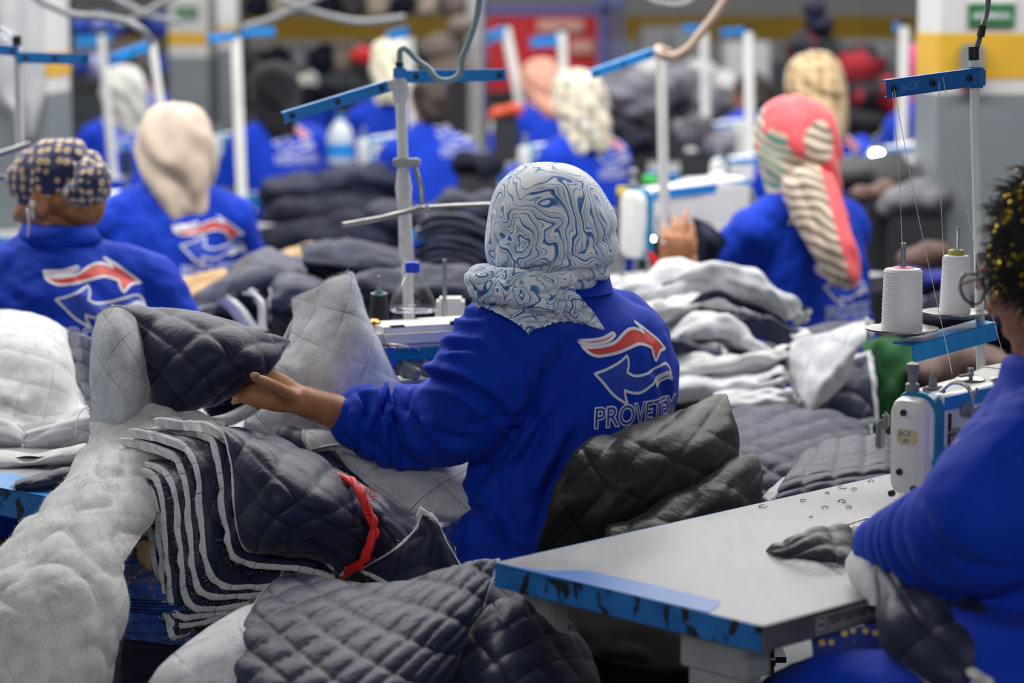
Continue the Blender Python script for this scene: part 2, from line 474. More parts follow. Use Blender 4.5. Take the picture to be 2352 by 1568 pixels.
def zebra():
    """coral scarf with patches of stripes"""
    t = NT('coral_striped_scarf'); c = t.coord(); s = t.n('ShaderNodeSeparateXYZ', i={0: c})
    warp = t.noise(c, 5, 2)[0]
    st = t.math('SINE', t.math('ADD', t.math('MULTIPLY', s.outputs[2], 215.0), t.math('ADD', t.math('MULTIPLY', warp, 26.0), t.math('MULTIPLY', s.outputs[0], 75.0))))
    str_ = t.ramp(t.math('MULTIPLY_ADD', st, .5, .5), [(.25, srgb(122, 104, 94)), (.5, srgb(190, 166, 146)), (.8, srgb(222, 206, 186))])
    strg = t.ramp(t.math('MULTIPLY_ADD', st, .5, .5), [(.3, srgb(40, 140, 128)), (.55, srgb(206, 184, 158))])
    # regions from position on the cloth: attribute "zone" 0 coral, 1 stripes, 2 green stripes
    z = t.n('ShaderNodeAttribute', attribute_name='zone').outputs['Fac']
    coral = t.ramp(t.noise(c, 12, 3)[0], [(.3, srgb(226, 72, 84)), (.7, srgb(240, 96, 102))])
    m1 = t.ramp(z, [(.3, (0, 0, 0)), (.4, (1, 1, 1))]); m2 = t.ramp(z, [(.75, (0, 0, 0)), (.85, (1, 1, 1))])
    t.set(color=t.mix(m2, t.mix(m1, coral, str_), strg), rough=.6, sheen=.3, normal=t.bump(t.noise(c, 60, 3)[0], .15, .002))
    return t.m
ZEBRA = zebra()
BEIGE = cloth_mat('beige_scarf', srgb(200, 182, 166), .85, .15)
GREYSC = cloth_mat('pale_grey_scarf', srgb(186, 186, 180), .8, .3)
BLACKSC = cloth_mat('black_scarf', srgb(17, 18, 25), .8, .1)
MAGENTA = cloth_mat('magenta_scarf', srgb(186, 10, 112), .7, .3)
BANDANA = pattern_dots('navy_bandana_print', srgb(24, 34, 84), srgb(196, 168, 132), 50, .42, srgb(120, 100, 90))
PRINT1 = pattern_dots('cream_floral_scarf', srgb(214, 202, 178), srgb(120, 128, 140), 22, .4)
PRINT2 = pattern_dots('cream_green_scarf', srgb(220, 210, 186), srgb(150, 160, 130), 18, .35)
PRINT3 = pattern_dots('yellow_floral_scarf', srgb(190, 166, 124), srgb(140, 104, 70), 20, .4)
PRINT4 = pattern_dots('peach_floral_scarf', srgb(216, 158, 134), srgb(170, 90, 84), 24, .33)
POLKA = pattern_dots('blue_polka_dot_cloth', srgb(20, 46, 140), srgb(214, 180, 96), 70, .3)
HAIRB = plain('dark_brown_hair', srgb(46, 32, 28), .55, var=.25, scale=60)
def gold_swirl():
    t = NT('blue_gold_print'); c = t.coord(); n = t.noise(c, 22, 2, .5, 1.5)[0]
    b = t.math('ABSOLUTE', t.math('SUBTRACT', n, .52)); m = t.ramp(b, [(.008, (1, 1, 1)), (.02, (0, 0, 0))])
    k = t.ramp(t.noise(c, 5, 2)[0], [(.42, (0, 0, 0)), (.55, (1, 1, 1))])
    base = t.ramp(t.noise(c, 8, 3)[0], [(.3, srgb(8, 40, 110)), (.7, srgb(24, 78, 172))])
    t.set(color=t.mix(t.math('MULTIPLY', m, k), base, srgb(176, 140, 96)), rough=.7, sheen=.2, normal=t.bump(t.noise(c, 70, 3)[0], .3, .003))
    return t.m
GOLDPRINT = gold_swirl()
def clear_plastic():
    t = NT('clear_bottle_plastic')
    tr = t.n('ShaderNodeBsdfTransparent', i={'Color': (.94, .95, .96, 1)}); gl = t.n('ShaderNodeBsdfGlossy', i={'Roughness': .06, 'Color': (1, 1, 1, 1)})
    fr = t.n('ShaderNodeLayerWeight', i={'Blend': .5}); fq = t.math('MULTIPLY_ADD', t.math('POWER', fr.outputs[1], 3.0), .55, .05); mx = t.n('ShaderNodeMixShader', i={0: fq, 1: tr.outputs[0], 2: gl.outputs[0]})
    t.link(mx.outputs[0], t.out.inputs[0]); return t.m
CLEAR = clear_plastic()
def emissive(name, col, s):
    t = NT(name); t.set(color=(.9, .9, .9, 1), emit=col, estr=s); return t.m
LED = emissive('led_work_light', (1, .98, .92, 1), 60.0)
# ================================================================== builders
def grid_faces(nu, nv):
    i, j = np.meshgrid(np.arange(nu - 1), np.arange(nv - 1), indexing='ij')
    a = (i * nv + j).ravel()
    return np.stack([a, a + 1, a + nv + 1, a + nv], 1)
def G(rows):
    """rows of (px,py,depth) -> (R,C,3) world points"""
    return np.array([[at(*p) for p in r] for r in rows])
def gnormals(P):
    du = np.gradient(P, axis=0); dv = np.gradient(P, axis=1)
    n = np.cross(du, dv); return n / np.maximum(np.linalg.norm(n, axis=2), 1e-9)[..., None]
def quilt_sheet(name, ctrl, label=None, cat='fabric', group=None, size=.055, amp=.006, th=.009, res=.0045, face='shell', shell=None, bat=None,
                ortho=False, wr=.004, wf=9, parent=None, edge=.002, uvoff=(0, 0), uvrot=0.0, seed=0, fuzz=0, shear=0.0, billow=0.0, nap=0, rim=.0035):
    """a quilted panel: nylon shell on one side, batting on the other with its raw edge; face = the side turned to the viewer"""
    shell = shell or NAVY; bat = bat or BAT
    C = ctrl if isinstance(ctrl, np.ndarray) else G(ctrl)
    d0 = np.linalg.norm(np.diff(spl(C, 24, 24), axis=0), axis=2).sum(0).mean(); d1 = np.linalg.norm(np.diff(spl(C, 24, 24), axis=1), axis=2).sum(1).mean()
    nu = int(np.clip(d0 / res, 8, 260)); nv = int(np.clip(d1 / res, 8, 260))
    P = spl(C, nu, nv)
    u = np.linspace(0, d0, nu)[:, None] + np.zeros(nv); v = np.linspace(0, d1, nv)[None, :] + np.zeros((nu, 1))
    ca, sa = math.cos(uvrot), math.sin(uvrot)
    U = ca * u - sa * v + uvoff[0] + shear * v; Vv = sa * u + ca * v + uvoff[1]
    N = gnormals(P); view = P - np.array([0, 0, CAMZ])
    if (N * view).sum(2).mean() > 0: N = -N
    w = wr * fbm(u * wf + seed, v * wf + seed * 1.7, seed * 3.1, 3)
    if billow:
        q1, q2 = u * .8 + v * .6, v * .8 - u * .6
        w = w + billow * (np.abs(vnoise(q1 * 11 + seed, q2 * 20, 2.0)) ** .7 * 2 - .7 + .35 * np.abs(vnoise(q1 * 26, q2 * 40 + seed, 5.0)))
    # raw edges are a little uneven
    e = edge * vnoise(u * 45 + seed, v * 45, 1.5 + seed)
    fade_u = np.clip(1 - np.minimum(u, d0 - u) / .015, 0, 1); fade_v = np.clip(1 - np.minimum(v, d1 - v) / .015, 0, 1)
    T0 = np.gradient(P, axis=0); T0 /= np.maximum(np.linalg.norm(T0, axis=2), 1e-9)[..., None]
    T1 = np.gradient(P, axis=1); T1 /= np.maximum(np.linalg.norm(T1, axis=2), 1e-9)[..., None]
    P = P + N * w[..., None] + T0 * (e * fade_u)[..., None] + T1 * (e * fade_v)[..., None]
    k = size if ortho else size * math.sqrt(2)
    a, b = (U / size, Vv / size) if ortho else ((U + Vv) / k, (U - Vv) / k)
    h = (np.abs(np.sin(math.pi * a)) * np.abs(np.sin(math.pi * b))) ** .33; amp = amp * 1.2
    taper = np.minimum(np.clip(np.minimum(u, d0 - u) / .012, 0, 1), np.clip(np.minimum(v, d1 - v) / .012, 0, 1)) * .7 + .3
    hs = amp * h * taper; hb = amp * .45 * h * taper
    front, back = (hs, hb) if face == 'shell' else (hb, hs)
    Pf = P + N * front[..., None]; Pb = P - N * (th + back)[..., None]
    UV = np.stack([U.ravel(), Vv.ravel()], 1) / size
    gf = grid_faces(nu, nv); n = nu * nv
    ring = np.concatenate([np.arange(nv), np.arange(1, nu) * nv + nv - 1, (nu - 1) * nv + np.arange(nv - 2, -1, -1), np.arange(nu - 2, 0, -1) * nv])
    nx = np.roll(ring, -1)
    # batting = its face + the raw border, shell = the other face
    mid = (Pf + Pb) / 2
    out = np.zeros_like(P); out[0] -= T0[0]; out[-1] += T0[-1]; out[:, 0] -= T1[:, 0]; out[:, -1] += T1[:, -1]
    rn = (rim * (1 + .3 * vnoise(u * 70, v * 70, 4.0)))[..., None]
    SF = Pf if face == 'shell' else Pb
    lip = (mid * .6 + SF * .4 + out * rn * 1.1).reshape(-1, 3)[ring]; lip0 = (SF + (mid - SF) * .15 + out * rn * .75).reshape(-1, 3)[ring]
    Pfl, Pbl = Pf.reshape(-1, 3), Pb.reshape(-1, 3)
    if face == 'shell': SH, BT = Pfl, Pbl
    else: SH, BT = Pbl, Pfl
    o = mk(name, SH, gf, shell, parent, UV)
    if label: tag(o, label, cat, group)
    m = len(ring)
    bv = np.vstack([BT, lip, lip0, SH[ring]]); buv = np.vstack([UV, UV[ring], UV[ring], UV[ring]])
    r3 = n + 2 * m + np.arange(m); r3n = n + 2 * m + np.roll(np.arange(m), -1)
    r1 = n + np.arange(m); r1n = n + np.roll(np.arange(m), -1); r2 = n + m + np.arange(m); r2n = n + m + np.roll(np.arange(m), -1)
    bf = np.vstack([gf, np.stack([ring, nx, r1n, r1], 1), np.stack([r1, r1n, r2n, r2], 1), np.stack([r2, r2n, r3n, r3], 1)])
    if parent is None or o.parent.parent is None:
        bo = mk('batting', bv, bf, bat, o, buv)
    else:
        bo = mk('batting', bv, bf, bat, parent, buv)
    if fuzz:
        # loose fibres standing off the raw edge
        mB = MB(); rr = np.random.default_rng(int(seed * 10) + 3); idx = rr.integers(0, m, fuzz); V = []; Fc = []
        of = out.reshape(-1, 3)[ring]; nf = N.reshape(-1, 3)[ring]
        for q, i in enumerate(idx):
            p = lip[i] + (SH[ring][i] - lip[i]) * rr.uniform(-1, 1) * .8
            d = nrm(of[i] * rr.uniform(.4, 1.2) + nf[i] * rr.uniform(-.9, .9) + rr.normal(0, .5, 3)); L = rr.uniform(.002, .007)
            sd = nrm(np.cross(d, rr.normal(0, 1, 3))) * .00018
            p1 = p + d * L * .5 + rr.normal(0, .0008, 3); p2 = p + d * L + rr.normal(0, .0016, 3)
            s = len(V); V += [p - sd, p + sd, p1 + sd, p1 - sd, p2]; Fc += [[s, s + 1, s + 2, s + 3], [s + 3, s + 2, s + 4]]
        fo = mk('fuzz', V, Fc, BATF, o); fo['kind'] = 'stuff'
    if nap:
        rr = np.random.default_rng(int(seed * 7) + 11); Q = BT.reshape(nu, nv, 3) if face == 'bat' else None
        if Q is not None:
            ii = rr.integers(0, nu, nap); jj = rr.integers(0, nv, nap); p = Q[ii, jj]; d = N[ii, jj] * rr.uniform(.3, 1, (nap, 1)) + rr.normal(0, .7, (nap, 3)); d /= np.linalg.norm(d, axis=1)[:, None]
            L = rr.uniform(.003, .009, (nap, 1)); sd = np.cross(d, rr.normal(0, 1, (nap, 3))); sd /= np.maximum(np.linalg.norm(sd, axis=1), 1e-6)[:, None]; sd *= .00016
            V = np.stack([p - sd, p + sd, p + d * L + rr.normal(0, .0012, (nap, 3))], 1).reshape(-1, 3)
            no = mk('nap', V, np.arange(nap * 3).reshape(-1, 3), BATF, o); no['kind'] = 'stuff'
    return o
def spl(C, nu, nv):
    return np.einsum('ij,jkc,lk->ilc', crm(C.shape[0], nu), C, crm(C.shape[1], nv))
def line_pts(pts, m, D=None):
    P = np.array([at(*(p if len(p) == 3 else (p[0], p[1], D))) for p in pts])
    return spline(P, m)
def fold_sheet(name, top, bot, D, bulge=.05, label=None, cat='fabric', group=None, cols=7, back=.10, **kw):
    """a folded panel seen from its fold: rows wrap from behind over the top, bulge forward and tuck under"""
    t = spline(np.array([(p[0], p[1], p[2] if len(p) > 2 else 0) for p in top], float), cols); b = spline(np.array([(p[0], p[1], p[2] if len(p) > 2 else 0) for p in bot], float), cols)
    rows = []
    for f, dd in ((0.10, back), (0.0, .0), (.25, -bulge * .75), (.6, -bulge), (.9, -bulge * .6), (1.0, 0.0), (.92, back)):
        rows.append([(t[i][0] + (b[i][0] - t[i][0]) * f, t[i][1] + (b[i][1] - t[i][1]) * f, D + dd + t[i][2]) for i in range(cols)])
    return quilt_sheet(name, rows, label, cat, group, **kw)

# ------------------------------------------------------------------ tables
def sewing_table(name, corners, label, z=.75, thick=.045, group=None, chip=True, leg=True):
    """corners (4 xy points): front-left, front-right, back-right, back-left as the operator sees it"""
    c = np.array(corners, float); cen = c.mean(0)
    t = thing(name, (cen[0], cen[1], 0), label, 'table', group)
    def ins(p, d): return p + (cen - p) / np.linalg.norm(cen - p) * d
    top = MB()
    q = [list(p) + [z] for p in c]; lo = [list(p) + [z - .006] for p in c]
    V = np.array(q + lo); f = [[0, 1, 2, 3], [7, 6, 5, 4]] + [[i, i + 4, (i + 1) % 4 + 4, (i + 1) % 4] for i in range(4)]
    top.add(V, f); top.mk('table_top', LAMINATE, t, smooth=False)
    e = MB(); e2 = MB()
    for i in range(4):
        a, b = c[i], c[(i + 1) % 4]; n = nrm(A(*(b - a), 0)); o_ = nrm(A(n[1], -n[0], 0)) * .004
        if np.dot(o_[:2], (a + b) / 2 - cen) < 0: o_ = -o_
        P = [A(*a, z - .0005) + o_, A(*b, z - .0005) + o_, A(*b, z - thick) + o_, A(*a, z - thick) + o_]
        Q = [A(*a, z - .0005) - o_ * 5, A(*b, z - .0005) - o_ * 5, A(*b, z - thick) - o_ * 5, A(*a, z - thick) - o_ * 5]
        (e2 if i == 0 else e).add(np.array(P + Q), [[0, 1, 2, 3], [0, 4, 5, 1], [3, 2, 6, 7], [4, 7, 6, 5], [0, 3, 7, 4], [1, 5, 6, 2]])
    e.mk('edge_band', CHIPBLUE if chip else BLUEBAR, t, smooth=False)
    e2.mk('front_edge', plain('grey_edge_band', srgb(92, 90, 94), .4, var=.08), t, smooth=False)
    u = MB(); zz = z - thick
    s = np.array([ins(p, .02) for p in c])
    V = np.array([list(p) + [z - .012] for p in s] + [list(p) + [zz] for p in s])
    u.add(V, [[0, 1, 2, 3], [7, 6, 5, 4]] + [[i, i + 4, (i + 1) % 4 + 4, (i + 1) % 4] for i in range(4)]); u.mk('core_board', plain('chipboard', srgb(170, 130, 84), .8), t, smooth=False)
    if leg:
        for i in range(4):
            p = ins(c[i], .14); ll = MB(); ll.box((p[0], p[1], (zz + .03) / 2), (.055, .035, zz - .03), bev=.004); ll.box((p[0], p[1], .015), (.09, .06, .03), bev=.006)
            ll.mk('leg', plain('grey_leg_paint', srgb(150, 152, 156), .45), t, smooth=False)
        cr = MB()
        for a, b in ((0, 3), (1, 2)):
            pa, pb = ins(c[a], .14), ins(c[b], .14); cr.cyl((*pa, .1), (*pb, .1), .018)
        cr.mk('foot_rail', DARKSTEEL, t)
    return t
def rect(cx, cy, yaw, L, W):
    l = A(math.cos(yaw), math.sin(yaw)); w = A(-math.sin(yaw), math.cos(yaw)); c = A(cx, cy)
    return [c - l * L / 2 - w * W / 2, c + l * L / 2 - w * W / 2, c + l * L / 2 + w * W / 2, c - l * L / 2 + w * W / 2]

# ------------------------------------------------------------------ sewing machine (x along the arm, needle end at x=0, operator on -y, z=0 table top)
def rrect(y0, y1, z0, z1, r, n=5):
    P = []
    for cy, cz, a0 in ((y1 - r, z1 - r, 0), (y0 + r, z1 - r, 90), (y0 + r, z0 + r, 180), (y1 - r, z0 + r, 270)):
        for k in range(n + 1):
            a = math.radians(a0 + 90 * k / n); P.append((cy + r * math.cos(a), cz + r * math.sin(a)))
    return P
def machine(name, loc, yaw, label, group=None, detail=False, s=1.0, lamp=True):
    t = thing(name, loc, label, 'sewing machine', group, yaw)
    def K(mb, nm, m, par=t, smooth=True):
        mb.v = [v * s for v in mb.v]; return mb.mk(nm, m, par, smooth, local=True)
    b = MB(); b.box((.2, 0, .003), (.5, .18, .006), bev=.002)
    b.prism([(.27, y, z) for y, z in rrect(-.065, .065, .0, .26, .03)], (1, 0, 0), .13)
    # arm: lofted, a little taller towards the pillar
    rings = []
    for x, y0, y1, z0, z1, r in ((-.012, -.030, .030, .145, .205, .022), (-.005, -.044, .044, .118, .232, .028), (.02, -.047, .047, .108, .243, .026), (.08, -.047, .047, .125, .245, .02),
                              (.2, -.05, .05, .135, .25, .02), (.27, -.058, .058, .12, .258, .026), (.40, -.062, .062, .05, .26, .03)):
        rings.append([(x, y, z) for y, z in rrect(y0, y1, z0, z1, r)])
    n = len(rings[0]); V = np.array([p for q in rings for p in q])
    f = [[i * n + j, i * n + (j + 1) % n, (i + 1) * n + (j + 1) % n, (i + 1) * n + j] for i in range(len(rings) - 1) for j in range(n)]
    f += [list(range(n))[::-1], list(range((len(rings) - 1) * n, len(rings) * n))]
    b.add(V, f); K(b, 'body', WHITE)
    # face plate at the needle end
    fp = MB(); fr = []
    for x, g in ((.012, .0), (-.006, .002), (-.016, .008), (-.02, .02)):
        fr.append([(x, y, z) for y, z in rrect(-.042 + g, .042 - g, .062 + g, .240 - g, .028 - g * .9)])
    V = np.array([p for q in fr for p in q]); m = len(fr)
    f = [[i * n + j, i * n + (j + 1) % n, (i + 1) * n + (j + 1) % n, (i + 1) * n + j] for i in range(m - 1) for j in range(n)] + [list(range((m - 1) * n, m * n))]
    fp.add(V, f); fpo = K(fp, 'face_plate', WHITE)
    st = MB()
    for i in range(1):
        P = [(.0, y, z) for y, z in rrect(-.0485, .036, .058, .246, .03)]
        Q = [(.022, y, z) for y, z in rrect(-.0485, .0485, .058, .246, .03)]
        st.add(np.array(P + Q), [[j, (j + 1) % n, n + (j + 1) % n, n + j] for j in range(n)] + [list(range(n))[::-1], list(range(n, 2 * n))])
    K(st, 'face_trim', TEAL)
    bs = MB()
    bs.prism([(.024, -.0505, .240), (.40, -.0645, .252), (.40, -.0645, .195), (.33, -.0610, .205), (.24, -.0560, .222), (.024, -.0505, .218)], (0, 1, 0), .004); K(bs, 'blue_stripe', BLUEBAR, smooth=False)
    nb = MB(); nb.cyl((.004, 0, .07), (.004, 0, .03), .0045); nb.cyl((.004, 0, .04), (.004, 0, .012), .0012); nb.cyl((.02, .008, .09), (.02, .008, .035), .004); nb.box((.012, 0, .027), (.02, .02, .004)); K(nb, 'needle_bar', CHROME)
    hw = MB(); hw.lathe([(.0, 0), (.055, 0), (.062, .008), (.062, .026), (.05, .034), (.02, .036), (0, .036)], (.405, 0, .19), axis=(1, 0, 0)); K(hw, 'handwheel', GREYPL)
    kn = MB()
    kn.cyl((.05, -.045, .165), (.05, -.062, .165), .014); kn.cyl((.05, -.062, .165), (.05, -.085, .165), .009, .011); K(kn, 'tension_knob', STEEL)
    pk = MB(); pk.lathe([(.012, 0), (.012, .015), (.008, .018), (.008, .036), (.011, .038), (.011, .05), (.005, .053), (0, .053)], (.012, .012, .243)); K(pk, 'presser_screw', GREYPL)
    if lamp:
        lm = MB(); v_, f_ = ellipsoid((.036, -.056, .098) if lamp is True else (.06, -.01, .11), (.007, .007, .007), None, 10, 8); lm.add(v_, f_); K(lm, 'led_lamp', LED)
    if detail:
        screws = MB()
        for y, z in ((.006, .212), (.012, .108), (-.018, .082), (.028, .068), (-.012, .064)):
            screws.cyl((-.0195 if z > .09 else -.017, y, z), (-.024, y, z), .0062, .0055, 18)
        K(screws, 'plate_screw', DARKSTEEL, fpo)
        bd = MB(); bd.prism([(-.0205, y, z) for y, z in rrect(-.022, .018, .158, .184, .007)], (-1, 0, 0), .0012)
        K(bd, 'maker_badge', plain('cream_badge', srgb(214, 196, 152), .4), fpo)
        def txt(s_, size, org, ux, uz, m, par, nm, shear=.25, off=.012):
            v2, f2 = text_mesh(s_, size, off, shear); V3 = np.array(org) + v2[:, :1] * np.array(ux) + v2[:, 1:2] * np.array(uz)
            q = MB(); q.add(V3, f2); K(q, nm, m, par, smooth=False)
        txt('JaCK', .0125, (-.0219, .0155, .1725), (0, -1, 0), (0, 0, 1), TEAL, fpo, 'badge_lettering')
        txt('E0', .0105, (-.0219, .005, .161), (0, -1, 0), (0, 0, 1), TEAL, fpo, 'badge_lettering')
        txt('JaCK', .046, (.105, -.0535, .158), (1, -.03, 0), (0, 0, 1), plain('blue_lettering', srgb(24, 96, 170), .4), t, 'arm_lettering')
        # reverse lever behind the plate
        lv = MB(); lv.box((-.0, .058, .19), (.014, .014, .03), bev=.005); lv.box((-.004, .066, .165), (.02, .012, .05), bev=.004); K(lv, 'presser_lever', GREYPL)
        # thread guard: bent chrome wire and the take-up slot
        gd = MB(); gd.tube(spline(np.array([(.035, -.03, .247), (.05, -.045, .262), (.062, -.068, .255), (.064, -.078, .22), (.062, -.078, .16), (.056, -.072, .118), (.04, -.058, .108), (.026, -.052, .112)]), 40), .0035, 10); K(gd, 'take_up_guard', CHROME)
        sl = MB(); sl.box((.038, -.0492, .165), (.005, .003, .09)); K(sl, 'take_up_slot', BLACKPL, smooth=False)
        tu = MB(); tu.tube([(.038, -.047, .175), (.036, -.062, .186), (.039, -.067, .182)], .003, 8); tu.lathe([(.002, -.002), (.006, -.002), (.006, .002), (.002, .002)], (.039, -.066, .182), 14, (0, 1, 0)); K(tu, 'take_up_lever', STEEL)
        k2 = MB(); k2.cyl((.082, -.047, .212), (.082, -.062, .212), .013, n=20); k2.cyl((.082, -.062, .212), (.082, -.078, .212), .0095, .0105, 18); k2.tube([(.085, -.06, .222), (.09, -.066, .245), (.093, -.066, .25)], .0028, 8); K(k2, 'upper_tension', GREYPL)
        k3 = MB()
        for q in range(4): k3.lathe([(.004, 0), (.015 - .001 * q, .001), (.015 - .001 * q, .003), (.004, .004)], (.065, -.048 - q * .006, .108), 20, (0, -1, 0))
        k3.tube([(.05, -.05, .10), (.045, -.06, .085), (.05, -.066, .07), (.055, -.064, .085)], .002, 8); K(k3, 'tension_disc', DARKSTEEL)
        tg = MB(); tg.prism([(.048, .0, .246), (.07, .0, .246), (.068, .0, .262), (.06, .0, .276), (.052, .0, .268)], (0, 1, 0), .005); tg.box((.06, .002, .2475), (.034, .02, .004), bev=.001); K(tg, 'thread_post', GREYPL)
        bw = MB(); bw.lathe([(0, 0), (.024, 0), (.027, .003), (.02, .007), (.006, .009), (.006, .022), (0, .022)], (.17, .0, .249)); bw.lathe([(.0, 0), (.01, 0), (.012, .004), (.008, .007), (0, .008)], (.2, -.035, .249)); bw.box((.142, -.01, .262), (.04, .006, .004)); K(bw, 'bobbin_winder', STEEL)
        hs = MB()
        for x, y in ((.022, -.012), (.028, .02), (.04, .004), (.05, -.024)): hs.cyl((x, y, .2425), (x, y, .2475), .0055)
        K(hs, 'oil_hole', BLACKPL)
        gp = MB(); gp.tube([(.024, -.046, .15), (.024, -.051, .15)], .004); gp.cyl((.026, -.049, .116), (.026, -.058, .116), .005); gp.box((.05, -.051, .116), (.05, .004, .006)); K(gp, 'thread_guide', CHROME)
    return t
def text_mesh(s, size, off=0.0, shear=0.0):
    cu = bpy.data.curves.new('tmp', 'FONT'); cu.body = s; cu.size = size; cu.offset = off * size; cu.shear = shear; cu.resolution_u = 4; cu.fill_mode = 'FRONT'
    o = bpy.data.objects.new('tmp', cu); COL.objects.link(o)
    dg = bpy.context.evaluated_depsgraph_get(); ev = o.evaluated_get(dg); me = ev.to_mesh()
    V = np.array([v.co[:] for v in me.vertices]); f = [list(p.vertices) for p in me.polygons]
    ev.to_mesh_clear(); bpy.data.objects.remove(o); bpy.data.curves.remove(cu)
    return V, f

# ------------------------------------------------------------------ thread stand: pole, sheet-metal arms, cap
def stand_arm(p0, p1, h, m, parent, face=None, hole=True):
    """bent-sheet arm: flat web with a top lip and eyelets"""
    p0, p1 = np.asarray(p0, float), np.asarray(p1, float); d = nrm(p1 - p0); L = np.linalg.norm(p1 - p0)
    up = nrm(A(0, 0, 1) - d * d[2]); n = np.cross(d, up)
    if n[1] > 0: n = -n
    R = np.stack([d, n, up], 1); c = (p0 + p1) / 2
    b = MB(); b.box(c, (L, .0025, h), R, .0008); b.box(c + up * (h / 2) - n * .007, (L, .016, .0025), R, .0008); b.box(c - up * (h / 2) - n * .004, (L, .010, .0025), R, .0008)
    o = b.mk('arm', m, parent, smooth=False)
    for k in (.12, .52, .93):
        e = MB(); e.lathe([(.0022, 0), (.0055, 0), (.006, .002), (.0022, .003)], p0 + d * L * k + n * .002, 14, n); e.mk('eyelet', DARKSTEEL, o)
    return o
def thread_stand(loc, top, r, arms, label, group=None, cap=True, m=None, pole=None):
    t = thing('thread_stand', loc, label, 'thread stand', group)
    p = MB(); p.cyl(loc, top, r, n=18); p.cyl(np.asarray(loc) , np.asarray(loc) + A(0, 0, .012), r * 2.6, n=18); p.mk('pole', pole or WHITE, t)
    if cap:
        c = MB(); d = nrm(np.asarray(top) - np.asarray(loc)); c.cyl(np.asarray(top), np.asarray(top) + d * .022, r * 1.12, n=16); c.mk('end_cap', BLACKPL, t)
    for a, b, h in arms: stand_arm(a, b, h, m or BLUEBAR, t)
    return t
def cone(loc, r0, r1, h, m, label, core=None, group=None, tip=.010):
    t = thing('thread_cone', loc, label, 'thread cone', group)
    b = MB(); prof = [(0, 0), (r0 * .94, 0), (r0, .004)]
    K = 26
    for k in range(K):
        f = k / (K - 1); prof += [(r0 + (r1 - r0) * f + (.0005 if k % 2 else -.0003), .004 + (h - .008) * f)]
    prof += [(r1 * .93, h), (r1 * .5, h + .0015)]
    b.lathe(prof, loc, 32); b.mk('thread', m, t)
    c = MB(); c.lathe([(r1 * .6, h - .02), (r1 * .6, h + tip - .002), (r1 * .52, h + tip), (r1 * .25, h + tip), (r1 * .25, h - .02)], loc, 24)
    c.mk('core', core or plain('paper_core', srgb(190, 180, 120), .6), t)
    return t
def cable(pts, r, m, label, cat='cable', name='power_cable', n=60):
    P = np.array([p if len(p) == 3 and not isinstance(p, tuple) else at(*p) for p in pts])
    b = MB(); b.tube(spline(P, n), r, 10); o = b.mk(name, m); return tag(o, label, cat)
def stool(p, yaw, label, group='work stools under the sewers'):
    t = thing('work_stool', (p[0], p[1], 0), label, 'stool', group, yaw)
    b = MB(); b.box((0, 0, .43), (.36, .34, .04), bev=.015); b.mk('seat', plain('dark_vinyl', srgb(36, 38, 44), .6), t, local=True)
    for sx in (-1, 1):
        for sy in (-1, 1):
            l = MB(); l.cyl((sx * .14, sy * .13, .415), (sx * .17, sy * .16, 0), .012); l.mk('leg', DARKSTEEL, t, local=True)
    return t
def ridge_np(x):
    s = np.abs(np.sin(x)); return 1 - 2.2 * (1 - s) ** 2.2
# ================================================================== the hall
def struct(name, mb, m, parent=None):
    o = mb.mk(name, m, parent, smooth=False)
    if parent is None: o['kind'] = 'structure'
    return o
FLOORM = plain('hall_floor_paint', srgb(112, 116, 118), .45, var=.1, scale=2)
WALLW = plain('hall_wall_white', srgb(206, 206, 206), .7, var=.03, scale=2)
WALLY = plain('hall_band_yellow', srgb(214, 168, 44), .6, var=.05, scale=3)
WALLG = plain('hall_dado_grey', srgb(116, 124, 130), .55, var=.05, scale=3)
b = MB(); b.box((0, 13, -.05), (26, 34, .1)); struct('floor', b, FLOORM)
b = MB(); b.box((0, 13, 4.25), (26, 34, .1)); struct('ceiling', b, WALLW)
YB = 24.0
def banded(name, x0, x1, y, zg, zw, zy, depth=.12, top=4.2):
    """white wall or pillar face with a grey foot, a white line and a yellow band"""
    q = MB(); q.box(((x0 + x1) / 2, y + depth / 2, top / 2), (x1 - x0, depth, top)); o = struct(name, q, WALLW)
    for nm, z0, z1, m, pr in (('grey_dado', 0.01, zg, WALLG, .004), ('yellow_band', zw, zy, WALLY, .004)):
        q = MB(); q.box(((x0 + x1) / 2, y + depth / 2, (z0 + z1) / 2), (x1 - x0 + 2 * pr, depth + 2 * pr, z1 - z0)); q.mk(nm, m, o, smooth=False)
    return o
banded('wall_back', -13, 13, YB, 1.10, 1.30, 1.54)
